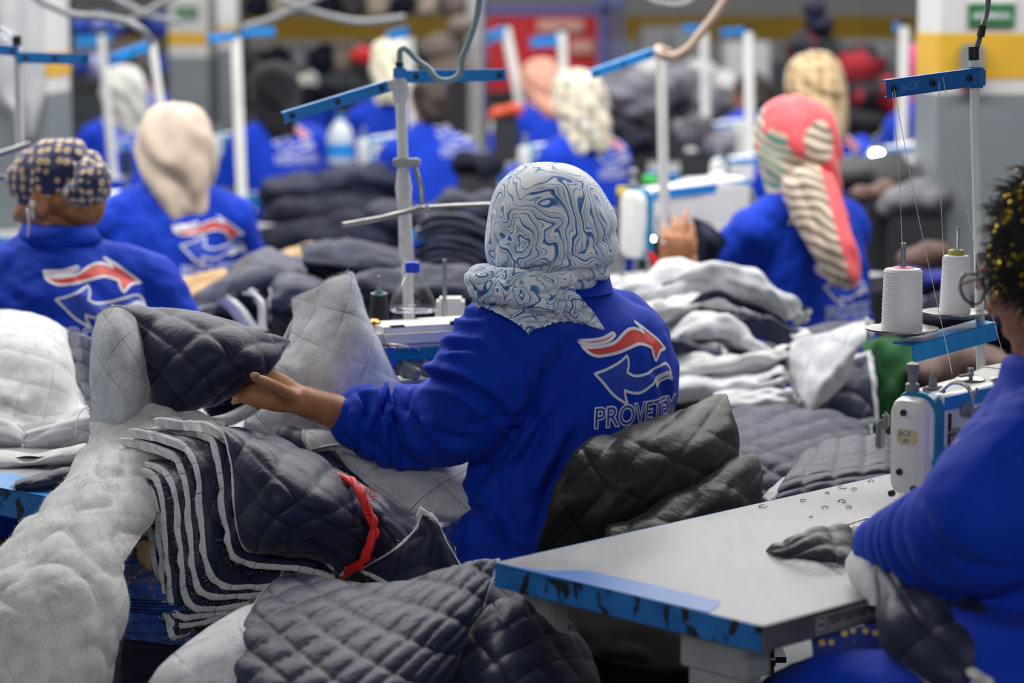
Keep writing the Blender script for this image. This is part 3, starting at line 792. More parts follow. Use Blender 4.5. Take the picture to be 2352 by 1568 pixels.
# pillars: (left px, right px, depth, rows: grey top, yellow bottom, yellow top)
def pillar(name, px0, px1, D, yg, yw, yy, dep=.5):
    a, c = at(px0, yg, D), at(px1, yg, D)
    return banded(name, a[0], c[0], D, a[2], at(px0, yw, D)[2], at(px0, yy, D)[2], dep)
p_right = pillar('trim_1', 2157, 2560, 8.0, 216, 181, 76, .45)
p_far = pillar('trim_2', 388, 478, 15.5, 130, 105, 74, .5)
p_far2 = pillar('trim_3', 480, 545, 18.0, 112, 98, 62, .3)
p_left = pillar('trim_4', -60, 108, 9.5, 215, 178, 120, .5)
def sign(par, px0, px1, py0, py1, D, col, top_white=True, n=9):
    a, c = at(px0, py0, D - .012), at(px1, py1, D - .012)
    t = thing('wall_sign', ((a[0] + c[0]) / 2, D - .008, c[2]), par, 'sign')
    q = MB(); q.box(((a[0] + c[0]) / 2, D - .011, (a[2] + c[2]) / 2), (c[0] - a[0], .006, a[2] - c[2]), bev=.004); q.mk('panel', plain('sign_white', srgb(220, 222, 220), .5), t, smooth=False)
    zs = a[2] - (a[2] - c[2]) * .32
    q = MB(); q.box(((a[0] + c[0]) / 2, D - .016, (zs + c[2]) / 2), ((c[0] - a[0]) * .97, .005, zs - c[2] - .004), bev=.006); q.mk('green_field', col, t, smooth=False)
    w = MB(); rr = np.random.default_rng(4); L = c[0] - a[0]; zc = (zs + c[2]) / 2
    x = a[0] + L * .12
    while x < c[0] - L * .16:
        s = L * rr.uniform(.05, .09); hgt = L * rr.uniform(.03, .10)
        w.tube(spline(np.array([(x, D - .020, zc - .01), (x + s * .3, D - .020, zc + hgt * .6), (x + s * .7, D - .020, zc - .012), (x + s, D - .020, zc - .008)]), 12), L * .012, 6); x += s * .95
        if rr.random() < .5: w.cyl((x, D - .019, zc + L * .09), (x, D - .023, zc + L * .09), L * .014, n=8)
    w.mk('white_script', LABELW, t)
GREEN = plain('sign_green', srgb(14, 106, 50), .5)
sign('green sign with white script on the near grey and yellow pillar', 2222, 2332, -20, 62, 8.0, GREEN)
sign('small green notice on the far white pillar', 402, 456, -4, 46, 15.5, GREEN)
# grey switch box and red call point on the pillar
t = thing('switch_box', at(2212, 150, 7.95), 'grey switch box on the yellow band of the near pillar', 'switch')
q = MB(); a = at(2232, 150, 7.96); q.box(a, (.075, .06, .14), bev=.01); q.mk('box', GREYPL, t, smooth=False); q = MB(); q.box(a + A(0, -.035, -.01), (.02, .02, .03), bev=.004); q.mk('knob', BLACKPL, t)
t = thing('call_point', at(2222, 190, 7.95), 'small red call box under the switch on the near pillar', 'alarm')
q = MB(); a = at(2226, 188, 7.97); q.box(a, (.06, .05, .055), bev=.008); q.mk('box', RED, t, smooth=False); q = MB(); q.box(a + A(0, -.027, 0), (.03, .006, .03)); q.mk('window', LABELW, t, smooth=False)
# ================================================================== people
from mathutils.geometry import tessellate_polygon
def _n(pts): return [((x - 705) / 960 * .205, (640 - y) / 950 * .138) for x, y in pts]
RED_MAIN = _n([(232, 430), (330, 447), (450, 437), (560, 408), (650, 340), (740, 290), (840, 298), (925, 358), (890, 280), (830, 203), (960, 320), (1080, 450), (1188, 582), (1090, 592), (1000, 692), (970, 610), (963, 530), (890, 490), (810, 465), (700, 490), (560, 530), (440, 547), (350, 545), (275, 495)])
RED_TOP = _n([(230, 362), (400, 360), (490, 332), (552, 308), (575, 330), (520, 370), (440, 400), (330, 410), (232, 392)])
BLUE_MAIN = _n([(320, 745), (430, 712), (550, 650), (652, 575), (662, 665), (638, 768), (720, 822), (850, 818), (1000, 772), (1115, 742), (1175, 775), (1215, 888), (1140, 845), (1050, 872), (950, 932), (850, 1000), (770, 1028), (680, 1012), (603, 970), (622, 1070), (645, 1150), (545, 1065), (480, 990), (400, 862)])
BLUE_TAIL = _n([(985, 988), (1000, 945), (1090, 885), (1160, 868), (1205, 905), (1234, 947), (1160, 915), (1060, 950)])
def smooth_poly(P, corner=50, m=5):
    """rounds the gentle vertices of an outline, keeps its points sharp"""
    P = np.array(P); n = len(P); out = []
    for i in range(n):
        a, b, c, d = P[(i - 1) % n], P[i], P[(i + 1) % n], P[(i + 2) % n]
        def ang(u, v): return math.degrees(math.acos(np.clip(np.dot(nrm(u), nrm(v)), -1, 1)))
        t1 = (c - a) / 2 if ang(b - a, c - b) < corner else (c - b); t2 = (d - b) / 2 if ang(c - b, d - c) < corner else (c - b)
        for k in range(m):
            t = k / m; out.append((2 * t ** 3 - 3 * t ** 2 + 1) * b + (t ** 3 - 2 * t ** 2 + t) * t1 + (-2 * t ** 3 + 3 * t ** 2) * c + (t ** 3 - t ** 2) * t2)
    return np.array(out)
def ribbon(P, w):
    n = len(P); T = np.roll(P, -1, 0) - np.roll(P, 1, 0); T /= np.maximum(np.linalg.norm(T, axis=1), 1e-9)[:, None]
    N = np.stack([-T[:, 1], T[:, 0]], 1); V = np.vstack([P + N * w / 2, P - N * w / 2])
    return V, [[i, (i + 1) % n, n + (i + 1) % n, n + i] for i in range(n)]
def densify(V, Fc, L):
    bm = bmesh.new(); vs = [bm.verts.new((float(v[0]), float(v[1]), 0)) for v in V]
    for f in Fc:
        try: bm.faces.new([vs[i] for i in f])
        except ValueError: pass
    for _ in range(6):
        bmesh.ops.triangulate(bm, faces=bm.faces)
        es = [e for e in bm.edges if e.calc_length() > L]
        if not es: break
        bmesh.ops.subdivide_edges(bm, edges=es, cuts=1)
    bmesh.ops.triangulate(bm, faces=bm.faces); bm.verts.index_update()
    R = np.array([v.co[:2] for v in bm.verts]); f = [[v.index for v in q.verts] for q in bm.faces]; bm.free()
    return R, f
def logo_parts(L):
    out = []
    for P in (RED_MAIN, RED_TOP):
        S = smooth_poly(P); tri = tessellate_polygon([[Vector((p[0], p[1], 0)) for p in S]])
        out.append((*densify(S, [list(t) for t in tri], L), LABELR, 'red_arrow_print', .0005))
        out.append((*ribbon(S, .0052), LABELW, 'arrow_outline', .0009))
    for P in (BLUE_MAIN, BLUE_TAIL):
        S = smooth_poly(P); tri = tessellate_polygon([[Vector((p[0], p[1], 0)) for p in S]])
        out.append((*densify(S, [list(t) for t in tri], L), PRINTB, 'blue_arrow_print', .0005))
        out.append((*ribbon(S, .0046), LABELW, 'arrow_outline', .0009))
    v, f = text_mesh('PROVETEX', .058, .052); x0, x1 = v[:, 0].min(), v[:, 0].max(); k = .216 / (x1 - x0)
    o = A(-.080, -.108)
    def fit(v): return np.stack([(v[:, 0] - x0) * k, v[:, 1] * .84], 1) + o
    out.append((*densify(fit(v), f, L), LABELW, 'lettering_outline', .0006))
    v, f = text_mesh('PROVETEX', .058, -.004); out.append((*densify(fit(v), f, L), PRINTB, 'lettering', .0011))
    return out
_LOGO = {}
def put_logo(jacket, V, Fc, centre, right, back, sc=1.0, L=.006, upv=None, lift=1.0):
    if L not in _LOGO: _LOGO[L] = logo_parts(L)
    bvh = BVHTree.FromPolygons([Vector(v) for v in V], Fc)
    upv = A(0, 0, 1) if upv is None else upv
    for v2, f, m, nm, up in _LOGO[L]:
        P = []; ok = []
        for x, y in v2:
            s = centre + right * x * sc + upv * y * sc + back * .35
            h = bvh.ray_cast(Vector(s), Vector(-back), .6)
            if h[0] is None or Vector(h[1]).dot(Vector(back)) < .05: P.append((0, 0, 0)); ok.append(False)
            else: P.append(tuple(h[0] + h[1] * up * lift)); ok.append(True)
        fs = [q for q in f if all(ok[i] for i in q)]
        if not fs: continue
        used = sorted({i for q in fs for i in q}); ix = {a: b for b, a in enumerate(used)}
        mk(nm, [P[i] for i in used], [[ix[i] for i in q] for q in fs], m, jacket)

def hand_shapes(W, d, n, side, size=1.0, curl=(.5, .5, .55, .6), thumb=.4, spread=.10, bend=0.0, own_thumb=None):
    """W wrist, d towards the fingers, n out of the back of the hand, side: unit vector to the thumb"""
    d, n = nrm(d), nrm(n); n = nrm(n - d * np.dot(n, d)); s = np.cross(d, n); s = s if np.dot(s, side) > 0 else -s
    S = size; out = []
    out.append(loft([(W - d * .02 * S, s * .026 * S, n * .019 * S), (W + d * .01 * S, s * .027 * S, n * .017 * S), (W + d * .04 * S, s * .036 * S, n * .016 * S), (W + d * .075 * S, s * .040 * S, n * .013 * S), (W + d * .092 * S, s * .038 * S, n * .010 * S), (W + d * .098 * S, s * .03 * S, n * .005 * S)], 20))
    for k in range(4):
        off = (.029, .0095, -.010, -.028)[k]; L = (.070, .079, .073, .058)[k] * S; r = (.0088, .0092, .0086, .0076)[k] * S
        p = W + d * (.082, .088, .084, .076)[k] * S + s * off * S
        dd = nrm(d + s * spread * (1.5 - k) * .5); c = curl[k]; pts = [p - d * .02 * S]; pts.append(p)
        a = 0
        for q, fr in enumerate((.45, .30, .25)):
            a += c * (1.0, 1.15, .7)[q]
            pts.append(pts[-1] + (dd * math.cos(a) - n * math.sin(a)) * L * fr)
        out += chain(pts, [r * 1.08, r * 1.08, r, r * .9, r * .74], 12)
    b = W + d * .022 * S + s * .024 * S
    t1 = b + nrm(s * .75 + d * .6 - n * .25) * .042 * S; t2 = t1 + nrm(s * (.55 - thumb) + d * .85 - n * .3 * thumb) * .034 * S; t3 = t2 + nrm(s * (.3 - thumb) + d - n * .5 * thumb) * .026 * S
    if own_thumb is not None: return out + chain(own_thumb, [.0140, .0118, .0100, .0080], 14)
    out += chain([b, t1, t2, t3], [.0155 * S, .0125 * S, .0105 * S, .0085 * S], 12)
    return out
def head_shapes(hc, fw, rt, up):
    """head with jaw, nose, brows, lips, ears; hc = centre of the skull"""
    R = np.stack([rt, fw, up], 1); P = lambda x, y, z: hc + rt * x + fw * y + up * z
    sh = [ellipsoid(P(0, -.008, .015), (.074, .094, .092), R), ellipsoid(P(0, .018, -.045), (.058, .070, .062), R), ellipsoid(P(0, .058, -.088), (.030, .028, .022), R)]
    sh.append(capsule(P(0, .082, .012), P(0, .104, -.026), .008, .012, 10)); sh += [ellipsoid(P(x, .090, -.030), (.009, .010, .008), R) for x in (-.010, .010)]
    sh += [ellipsoid(P(x, .074, .024), (.022, .014, .008), R) for x in (-.03, .03)]; sh += [ellipsoid(P(x, .060, -.018), (.022, .022, .018), R) for x in (-.034, .034)]
    sh += [ellipsoid(P(0, .086, -.056), (.020, .010, .006), R), ellipsoid(P(0, .084, -.066), (.017, .010, .006), R)]
    for x in (-1, 1): sh += [ellipsoid(P(x * .078, -.004, -.008), (.007, .019, .031), R), ellipsoid(P(x * .076, -.002, -.034), (.006, .010, .012), R)]
    return sh
def displace(V, N, amp, f):
    return V + N * (f * amp)[:, None]
HIJAB = [(.128, .020, -.002), (.122, .050, -.002), (.104, .080, -.004), (.07, .102, -.006), (.03, .113, -.008), (-.01, .115, -.010), (-.05, .110, -.014), (-.09, .100, -.018), (-.12, .094, -.022), (-.145, .090, -.022), (-.165, .088, -.02), (-.185, .086, -.018), (-.23, .07, -.018)]
FLARED = HIJAB[:8] + [(-.125, .092, -.026), (-.155, .094, -.02), (-.185, .112, -.012), (-.205, .125, -.006)]
def hijab(hc, fw, rt, up, m, parent, k=1.0, seed=0, fold=.006, prof=None, name='headscarf'):
    t = np.linspace(0, 2 * math.pi, 73)[:-1]; rows = []
    pr = np.array(prof or HIJAB); q = spline(pr, 44)
    for z, a, y in q:
        bb = a * 1.10; front = np.sin(t) > 0
        sy = np.where(front, np.sin(t) * (bb * (.72 if z > -.12 else .95)), np.sin(t) * bb)
        rows.append(hc + rt * (np.cos(t) * a * k)[:, None] + fw * (sy * k + y)[:, None] + up * (z * k))
    V = np.array(rows); ns = V - (hc + up * 0)[None, None]; zz = q[:, 0][:, None]
    lo = np.clip((.05 - zz) / .2, 0, 1)
    d = fold * (.4 + 1.6 * lo) * np.sin(5 * t[None, :] + zz * 40 + 3 * vnoise(np.cos(t)[None, :] * 1.5 + seed, np.sin(t)[None, :] * 1.5, zz * 9)) + fold * 1.3 * vnoise(np.cos(t)[None, :] * 2.5 + seed, np.sin(t)[None, :] * 2.5, zz * 16 + seed)
    nn = ns / np.linalg.norm(ns, axis=2)[..., None]; V = V + nn * d[..., None]
    n = len(t); f = [[i * n + j, i * n + (j + 1) % n, (i + 1) * n + (j + 1) % n, (i + 1) * n + j] for i in range(len(q) - 1) for j in range(n)] + [list(range(n))[::-1]]
    return mk(name, V.reshape(-1, 3), f, m, parent)

def person(label, head, D, yaw, lean=.10, sway=0.0, hyaw=0.0, hpitch=.25, scarf='hijab', sm=None, vox=.012, elb=None, wri=None, group=None, w=1.0, logo=True, cuff=.95,
           lsc=1.0, fold=.006, jvox=None, lz=-.02, neckz=None, hand=True, seed=1, stretch=None, L=.012, hoff=(0, 0), jacket=True, hs=1.0, lp=None, tz=0.0, prof=None, lback=.10):
    """a seated worker; head = pixel of the top of the head, D its depth, yaw = heading (0 = straight away, + = to the left)"""
    f = A(-math.sin(yaw), math.cos(yaw), 0); r = A(math.cos(yaw), math.sin(yaw), 0); z_ = A(0, 0, 1)
    H = at(head[0], head[1], D); k = (H[2] - .5) / .77
    O = H - f * (lean * 1.3 + hoff[1]) - r * (sway * 1.3 + hoff[0]); O[2] = 0
    zt = lambda z: z if z < .5 else .5 + (z - .5) * (k + tz / .5)
    def T(x, y, z): 
        s = max(0, (z - .5) / .5); return O + r * (x * w + sway * s) + f * (y + lean * s) + z_ * zt(z)
    root = thing('person', (O[0], O[1], 0), label, 'person', group)
    # head
    hc = O + r * (sway * 1.3 + hoff[0]) + f * (lean * 1.3 + hoff[1]) + z_ * (H[2] - .115)
    hf = A(-math.sin(yaw + hyaw), math.cos(yaw + hyaw), 0); hr = A(math.cos(yaw + hyaw), math.sin(yaw + hyaw), 0)
    hfw = nrm(hf * math.cos(hpitch) - z_ * math.sin(hpitch)); hup = np.cross(hr, hfw)
    elb = elb or {'L': (-.25, .10, .74), 'R': (.25, .10, .74)}; wri = wri or {'L': (-.12, .36, .84), 'R': (.12, .36, .84)}
    J = {}
    sh = head_shapes(hc, hfw, hr, hup)
    neck = T(0, -.005, 1.02)
    sh += [capsule(neck, hc - hup * .06 - hfw * .015, .055, .052)]
    sh += [loft([(T(0, 0, .46), r * .15, f * .11), (T(0, 0, .6), r * .13, f * .09), (T(0, 0, .85), r * .15, f * .09), (T(0, 0, .97), r * .13, f * .07), (T(0, 0, 1.03), r * .05, f * .05)], 20)]
    jk = [loft([(T(0, .02, .43), r * .21 * w, f * .17), (T(0, .01, .50), r * .20 * w, f * .17), (T(0, 0, .60), r * .185 * w, f * .15), (T(0, 0, .72), r * .18 * w, f * .135), (T(0, 0, .84), r * .19 * w, f * .130), (T(0, 0, .93), r * .182 * w, f * .118), (T(0, 0, .968), r * .163 * w, f * .102), (T(0, 0, 1.0), r * .132 * w, f * .088), (T(0, 0, 1.025), r * .105 * w, f * .08), (T(0, .0, 1.046), r * .082, f * .074), (T(0, .004, 1.066), r * .072, f * .068)], 32)]
    for s_, sx in (('L', -1), ('R', 1)):
        S = T(sx * .16, 0, .925); E = elb[s_]; Wr = wri[s_]
        E = T(*E) if isinstance(E, tuple) else np.asarray(E); Wr = T(*Wr) if isinstance(Wr, tuple) else np.asarray(Wr)
        J['S' + s_], J['E' + s_], J['W' + s_] = S, E, Wr
        sh += chain([S, E, Wr], [.05, .042, .027], 14)
        d = nrm(Wr - E)
        if hand: sh += hand_shapes(Wr, nrm(d + A(0, 0, -.35)), nrm(z_ * .9 + d * .3), -r * sx)
        cf = E + (Wr - E) * cuff
        jk += chain([T(sx * .10, 0, .955), S, S + (E - S) * .5, E, E + (cf - E) * .6, cf], [.075, .078, .072, .066, .058, .056], 16)
    # legs under the table
    lg = []
    for sx in (-1, 1):
        hip, kn, an = T(sx * .09, .04, .50), T(sx * .13, .44, .50), T(sx * .13, .42, .09); hip[2] = .50; kn[2] = .49; an[2] = .09
        lg += chain([hip, kn, an], [.085, .065, .05], 12); lg += [ellipsoid(an + f * .06 - z_ * .045, (.045, .045, .045), None), capsule(an - z_ * .05, an + f * .16 - z_ * .055, .04, .035)]
        sh += chain([hip, kn, an], [.06, .05, .035], 10)
    V, Fc, N = remesh(sh, vox, 3); mk('body', V, Fc, SKIN, root)
    V, Fc, N = remesh(lg, max(vox, .014), 4); mk('trousers', V, Fc, TROUSER, root)
    if jacket:
        V, Fc, N = remesh(jk, jvox or vox, 6)
        q = V - O; x_ = q @ r; y_ = q @ f
        dd = .6 * vnoise(x_ * 13 + seed, q[:, 2] * 5, y_ * 8) + .5 * vnoise((x_ + q[:, 2]) * 22, (x_ - q[:, 2]) * 7 + seed, y_ * 9) + .25 * vnoise(q[:, 0] * 45, q[:, 1] * 45, q[:, 2] * 45 + seed)
        V = displace(V, N, fold, dd)
        jo = mk('jacket', V, Fc, JACKET, root)
        if logo: put_logo(jo, V, Fc, (at(lp[0], lp[1], D - lback) if lp else T(0, 0, .80) + z_ * lz), r, -f, lsc, L, lift=1.0 if L < .008 else (2.5 if L < .015 else 5.0))
    if scarf == 'hijab': hijab(hc, hfw, hr, hup, sm, root, seed=seed, k=hs, prof=prof)
    elif scarf == 'hair':
        P = lambda x, y, zz: hc + hr * x + hfw * y + hup * zz
        V, Fc, N = remesh([ellipsoid(P(0, -.020, .022), (.084, .096, .100), np.stack([hr, hfw, hup], 1)), ellipsoid(P(0, -.055, -.05), (.072, .055, .085), np.stack([hr, hfw, hup], 1)), ellipsoid(P(0, -.085, -.02), (.05, .04, .05))], .008, 3)
        V = displace(V, N, .004, vnoise(V[:, 0] * 40, V[:, 1] * 40, V[:, 2] * 16)); mk('hair', V, Fc, sm or HAIRB, root)
    stool(O, yaw, 'dark work stool under ' + stool_of(label))
    return root, dict(T=T, O=O, f=f, r=r, hc=hc, hf=hfw, hr=hr, hup=hup, J=J, jv=(V, Fc), zt=zt)
def stool_of(label):
    return 'the sewer with ' + ' '.join(label.split(' with ', 1)[-1].split(',')[0].split()[:9])
# ================================================================== the sewer in the middle
def main_sewer():
    yaw = math.radians(42); f = A(-math.sin(yaw), math.cos(yaw), 0); r = A(math.cos(yaw), math.sin(yaw), 0); z_ = A(0, 0, 1)
    D = 4.15
    O = at(1335, 850, D); O[2] = 0
    root = thing('person', (O[0], O[1], 0), 'sewer in the centre with a marbled blue and white headscarf, arm stretched left', 'person')
    # torso rings from (px centre, py, depth, half width, half depth, squareness)
    def ring(px, py, d, a, b): return (at(px, py, d), r * a, f * b, .92)
    tors = [(1255, 1400, 4.12, .205, .17), (1245, 1310, 4.12, .205, .165), (1258, 1230, 4.13, .195, .15), (1285, 1130, 4.14, .185, .14), (1310, 1030, 4.15, .185, .135), (1328, 930, 4.15, .193, .133),
            (1336, 850, 4.15, .197, .130), (1328, 785, 4.14, .185, .120), (1312, 735, 4.13, .158, .105), (1295, 700, 4.12, .120, .09), (1285, 668, 4.11, .090, .080), (1281, 645, 4.105, .080, .076), (1281, 622, 4.10, .079, .076)]
    jk = [loft([ring(*q) for q in tors], 40)]
    S, E, C, W = at(1140, 800, 4.02), at(985, 980, 4.10), at(832, 948, 4.06), at(694, 920, 4.03)
    # sleeve: heavy at the elbow, gathered at the pushed-up cuff
    arm = [at(1235, 765, 4.06), at(1168, 782, 4.02), at(1118, 850, 4.00), at(1075, 940, 4.03), at(1000, 975, 4.08), at(925, 985, 4.10), at(870, 976, 4.09), at(824, 962, 4.075)]
    rad = [.085, .090, .090, .085, .0745, .067, .061, .051]
    jk += chain(arm, rad, 20)
    jk += chain([at(960, 1000, 4.08), at(925, 1040, 4.07), at(880, 1000, 4.07)], [.05, .028, .04], 14)      # slack cloth hanging under the elbow
    jk += chain([at(836, 925, 4.078), at(818, 955, 4.076), at(820, 985, 4.074)], [.032, .042, .034], 14)
    SR, ER, WR = at(1440, 790, 4.28), at(1400, 930, 4.52), at(1180, 900, 4.62)
    jk += chain([at(1380, 770, 4.2), SR, ER, WR], [.085, .080, .065, .052], 16)
    # hem flaring over the seat, corner at the left
    jk += [loft([(at(1220, 1215, 4.08), r * .20, f * .15), (at(1185, 1290, 4.05), r * .225, f * .18), (at(1180, 1350, 4.05), r * .23, f * .19)], 30), capsule(at(1100, 1240, 3.98), at(1050, 1285, 3.95), .05, .03)]
    V, Fc, N = remesh(jk, .0055, 7)
    # folds
    P2 = np.array([pxof(v) for v in V]); px, py = P2[:, 0], P2[:, 1]
    an = np.array(arm); T = np.zeros(len(V)); best = np.full(len(V), 9.)
    cum = np.concatenate([[0], np.cumsum(np.linalg.norm(np.diff(an, axis=0), axis=1))])
    for i in range(len(an) - 1):
        d = an[i + 1] - an[i]; L2 = d @ d; t = np.clip(((V - an[i]) @ d) / L2, 0, 1); ds = np.linalg.norm(V - an[i] - t[:, None] * d, axis=1)
        m = ds < best; best[m] = ds[m]; T[m] = cum[i] + t[m] * math.sqrt(L2)
    inarm = np.clip((.125 - best) / .02, 0, 1) * np.clip((1175 - px) / 60, 0, 1)
    g = lambda c, wd: np.exp(-((T - c) / wd) ** 2)
    wob = vnoise(V[:, 0] * 9, V[:, 1] * 9, V[:, 2] * 9) * .030 + vnoise(V[:, 0] * 22, V[:, 1] * 22, V[:, 2] * 22) * .012
    ridge = ridge_np
    e_ = cum[4]; c_ = cum[-1]
    q = ridge((T + wob) * math.pi / .036 + 2.5 * vnoise(V[:, 2] * 12, V[:, 0] * 12, 3))
    fold = inarm * (.0055 * g(c_ - .04, .05) * q + .0045 * g(e_ + .03, .075) * ridge((T * .8 + (py - 960) / 3200 + wob * 1.4) * math.pi / .055) + .003 * g(cum[2], .10) * ridge((T + (px - 1100) / 2600 + wob * 1.5) * math.pi / .085))
    # cloth pulled from the armpit across the back
    u = (px - 1160) * .55 + (py - 900) * .83
    body = (1 - inarm)
    fold += body * .0035 * np.exp(-((px - 1190) / 90) ** 2) * np.clip((py - 760) / 100, 0, 1) * ridge(u * .022 + 1.3 * vnoise(px * .006, py * .004, 2) + 1.0)
    fold += body * .0035 * np.clip((py - 960) / 120, 0, 1) * ridge(((px - 1150) * .95 - (py - 1000) * .38) * .021 + 1.6 * vnoise(px * .005, py * .005, 7))
    fold += body * .0050 * vnoise(px * .009, py * .005, 1.0) + .0016 * vnoise(V[:, 0] * 38, V[:, 1] * 38, V[:, 2] * 30)
    seam = np.exp(-((px - (1142 + (py - 740) * .42)) / 7) ** 2) * np.clip((py - 735) / 30, 0, 1) * np.clip((925 - py) / 30, 0, 1)
    fold -= seam * .004

    # creases of the cloth: (points on the garment, depth of the valley in mm, half width in px)
    c6 = lambda *p: [(700 + x / 2.412, 350 + y / 2.412) for x, y in p]; c7 = lambda *p: [(700 + x / 2.3475, 900 + y / 2.3475) for x, y in p]
    CR = [(c6((1010, 890), (1090, 1000), (1170, 1120), (1220, 1200), (1228, 1330), (1190, 1440), (1080, 1475)), 5, 9), (c6((590, 1262), (700, 1246), (800, 1256), (900, 1292), (1000, 1370), (1090, 1460)), 11, 16),
          (c6((835, 885), (900, 905), (1010, 905)), 6, 10), (c6((780, 1085), (900, 1070), (1010, 1100)), 6, 12), (c6((700, 1150), (820, 1130), (930, 1150)), -6, 14), (c6((720, 1010), (830, 985), (960, 1010)), 5, 14), (c6((610, 1230), (740, 1205), (900, 1225), (1040, 1310)), -8, 16),
          (c6((300, 1320), (345, 1400), (330, 1490)), 9, 9), (c6((400, 1312), (440, 1400), (445, 1480)), 10, 9), (c6((490, 1320), (480, 1420), (520, 1500)), 9, 9), (c6((585, 1320), (560, 1440)), 7, 10), (c6((370, 1310), (395, 1390), (385, 1480)), -8, 9), (c6((450, 1312), (465, 1400), (480, 1470)), -8, 9), (c6((540, 1318), (525, 1420), (560, 1500)), -7, 10),
          (c7((275, 150), (310, 230), (350, 290)), 8, 9), (c7((380, 170), (385, 270), (430, 340)), 7, 10), (c7((470, 150), (500, 290), (560, 385)), 9, 11), (c7((600, 150), (640, 220), (690, 290)), 9, 10), (c7((560, 170), (590, 260), (640, 340)), -7, 11), (c7((720, 200), (800, 260), (900, 250)), 6, 14),
          (c7((1098, 180), (1105, 350), (1100, 500), (1108, 640), (1120, 760)), 3, 5), (c7((1300, 150), (1215, 310), (1140, 400)), 8, 16), (c7((1470, 230), (1370, 420), (1295, 600), (1230, 800)), 8, 18), (c7((1010, 360), (935, 480), (880, 650)), 8, 16), (c7((1390, 190), (1300, 390), (1220, 560)), -8, 20), (c7((1210, 170), (1160, 300), (1110, 390)), -7, 16), (c7((1020, 700), (900, 640), (840, 700)), 6, 12), (c7((860, 690), (830, 800), (850, 900)), 6, 12), (c7((1240, 60), (1180, 200), (1090, 200)), 7, 14),
          (c6((1300, 1180), (1290, 1330), (1230, 1480)), 6, 18), (c6((1500, 1010), (1400, 1150), (1330, 1330)), 5, 22), (c6((1480, 720), (1560, 740), (1660, 770)), 4, 12), (c6((1750, 740), (1900, 900), (1990, 1000)), -4, 16), (c6((1930, 1180), (1990, 1300), (1990, 1400)), 4, 14)]
    facing = np.clip(.35 - N[:, 1], 0, .35) / .35
    for pl_, dep, wd in CR:
        Q_ = spline(np.array(pl_), 24); dm = np.full(len(V), 1e9); tm = np.zeros(len(V))
        near = (px > Q_[:, 0].min() - 60) & (px < Q_[:, 0].max() + 60) & (py > Q_[:, 1].min() - 60) & (py < Q_[:, 1].max() + 60) & (facing > 0)
        ix = np.where(near)[0]
        D2 = np.hypot(px[ix][:, None] - Q_[None, :, 0], py[ix][:, None] - Q_[None, :, 1]); k_ = D2.argmin(1); dmn = D2.min(1); tt_ = k_ / 23.0
        s_ = dmn / (wd * .82); prof = np.exp(-s_ ** 2 * .9) - .42 * np.exp(-((s_ - 1.9) / .9) ** 2)
        fold[ix] -= dep * .00155 * prof * np.clip(4.5 * tt_ + .25, 0, 1) * np.clip(4.5 * (1 - tt_) + .25, 0, 1) * facing[ix]
    V = V + N * fold[:, None]
    jo = mk('jacket', V, Fc, JACKET, root)
    put_logo(jo, V, Fc, at(1441, 826, 4.06) , r, -f, 1.0, .005, upv=nrm(z_ * 1.0 + r * .0))
    # collar standing behind the neck
    cb = MB(); t = np.linspace(math.pi * .9, math.pi * 2.1, 40)
    cc = at(1281, 640, 4.105); ax = nrm(A(0, 0, 1) + f * .18)
    V1 = []
    for hgt, k in ((-.022, 1.16), (.0, 1.12), (.018, 1.10), (.030, 1.085), (.031, 1.05), (.0, 1.04)):
        V1 += list(cc + ax * hgt + (np.cos(t)[:, None] * r * .082 + np.sin(t)[:, None] * f * .078) * k)
    n = len(t); fc = [[i * n + j, i * n + j + 1, (i + 1) * n + j + 1, (i + 1) * n + j] for i in range(5) for j in range(n - 1)]
    mk('collar', V1, fc, COLLAR, root)
    # body: head, neck, arms and hands, legs, all one surface
    hc = at(1268, 545, 4.06) + f * .012; hyaw = yaw + .22
    hf = A(-math.sin(hyaw), math.cos(hyaw), 0); hr = A(math.cos(hyaw), math.sin(hyaw), 0); hfw = nrm(hf * .93 - z_ * .37); hup = np.cross(hr, hfw)
    sh = [(v * .93 + hc * .07, q_) for v, q_ in head_shapes(hc, hfw, hr, hup)]; sh += [capsule(at(1281, 690, 4.10), hc - hup * .05, .055, .052)]
    sh += [loft([(at(q[0], q[1], q[2]), r * q[3] * .8, f * q[4] * .75) for q in tors[:9]], 24)]
    sh += chain([S, E, at(818, 959, 4.078), at(780, 949, 4.068), W], [.045, .032, .029, .031, .0262], 18) + chain([SR, ER, WR], [.05, .04, .028], 14)
    d = nrm(at(590, 885, 4.02) - W)
    sh += hand_shapes(W, d, nrm(A(.12, -.80, .42)), A(-.1, .2, 1.0), .98, (.45, .50, .50, .5), .1, .02, own_thumb=[at(672, 912, 4.01), at(640, 893, 3.985), at(608, 876, 3.955), at(584, 866, 3.938)])
    sh += hand_shapes(WR, nrm(A(-.8, .3, -.3)), A(0, 0, 1), -f, 1.0)
    lg = []
    for sx in (-1, 1):
        hip = O + r * sx * .09 + f * .03; kn = O + r * sx * .14 + f * .44; an2 = O + r * sx * .14 + f * .40; hip[2] = .5; kn[2] = .50; an2[2] = .09
        lg += chain([hip, kn, an2], [.088, .066, .05], 14) + [capsule(an2 - z_ * .05, an2 + f * .16 - z_ * .055, .04, .035)]
        sh += chain([hip, kn, an2], [.06, .05, .035], 10)
    Vb, Fb, Nb = remesh(sh, .0048, 4); mk('body', Vb, Fb, SKIN, root)
    v_, f_ = ellipsoid(at(585, 861, 3.931), (.0085, .004, .0050)); mk('thumb_nail', v_, f_, plain('nail', srgb(206, 156, 128), .3), root)
    Vl, Fl, Nl = remesh(lg, .014, 4); mk('trousers', Vl, Fl, TROUSER, root)
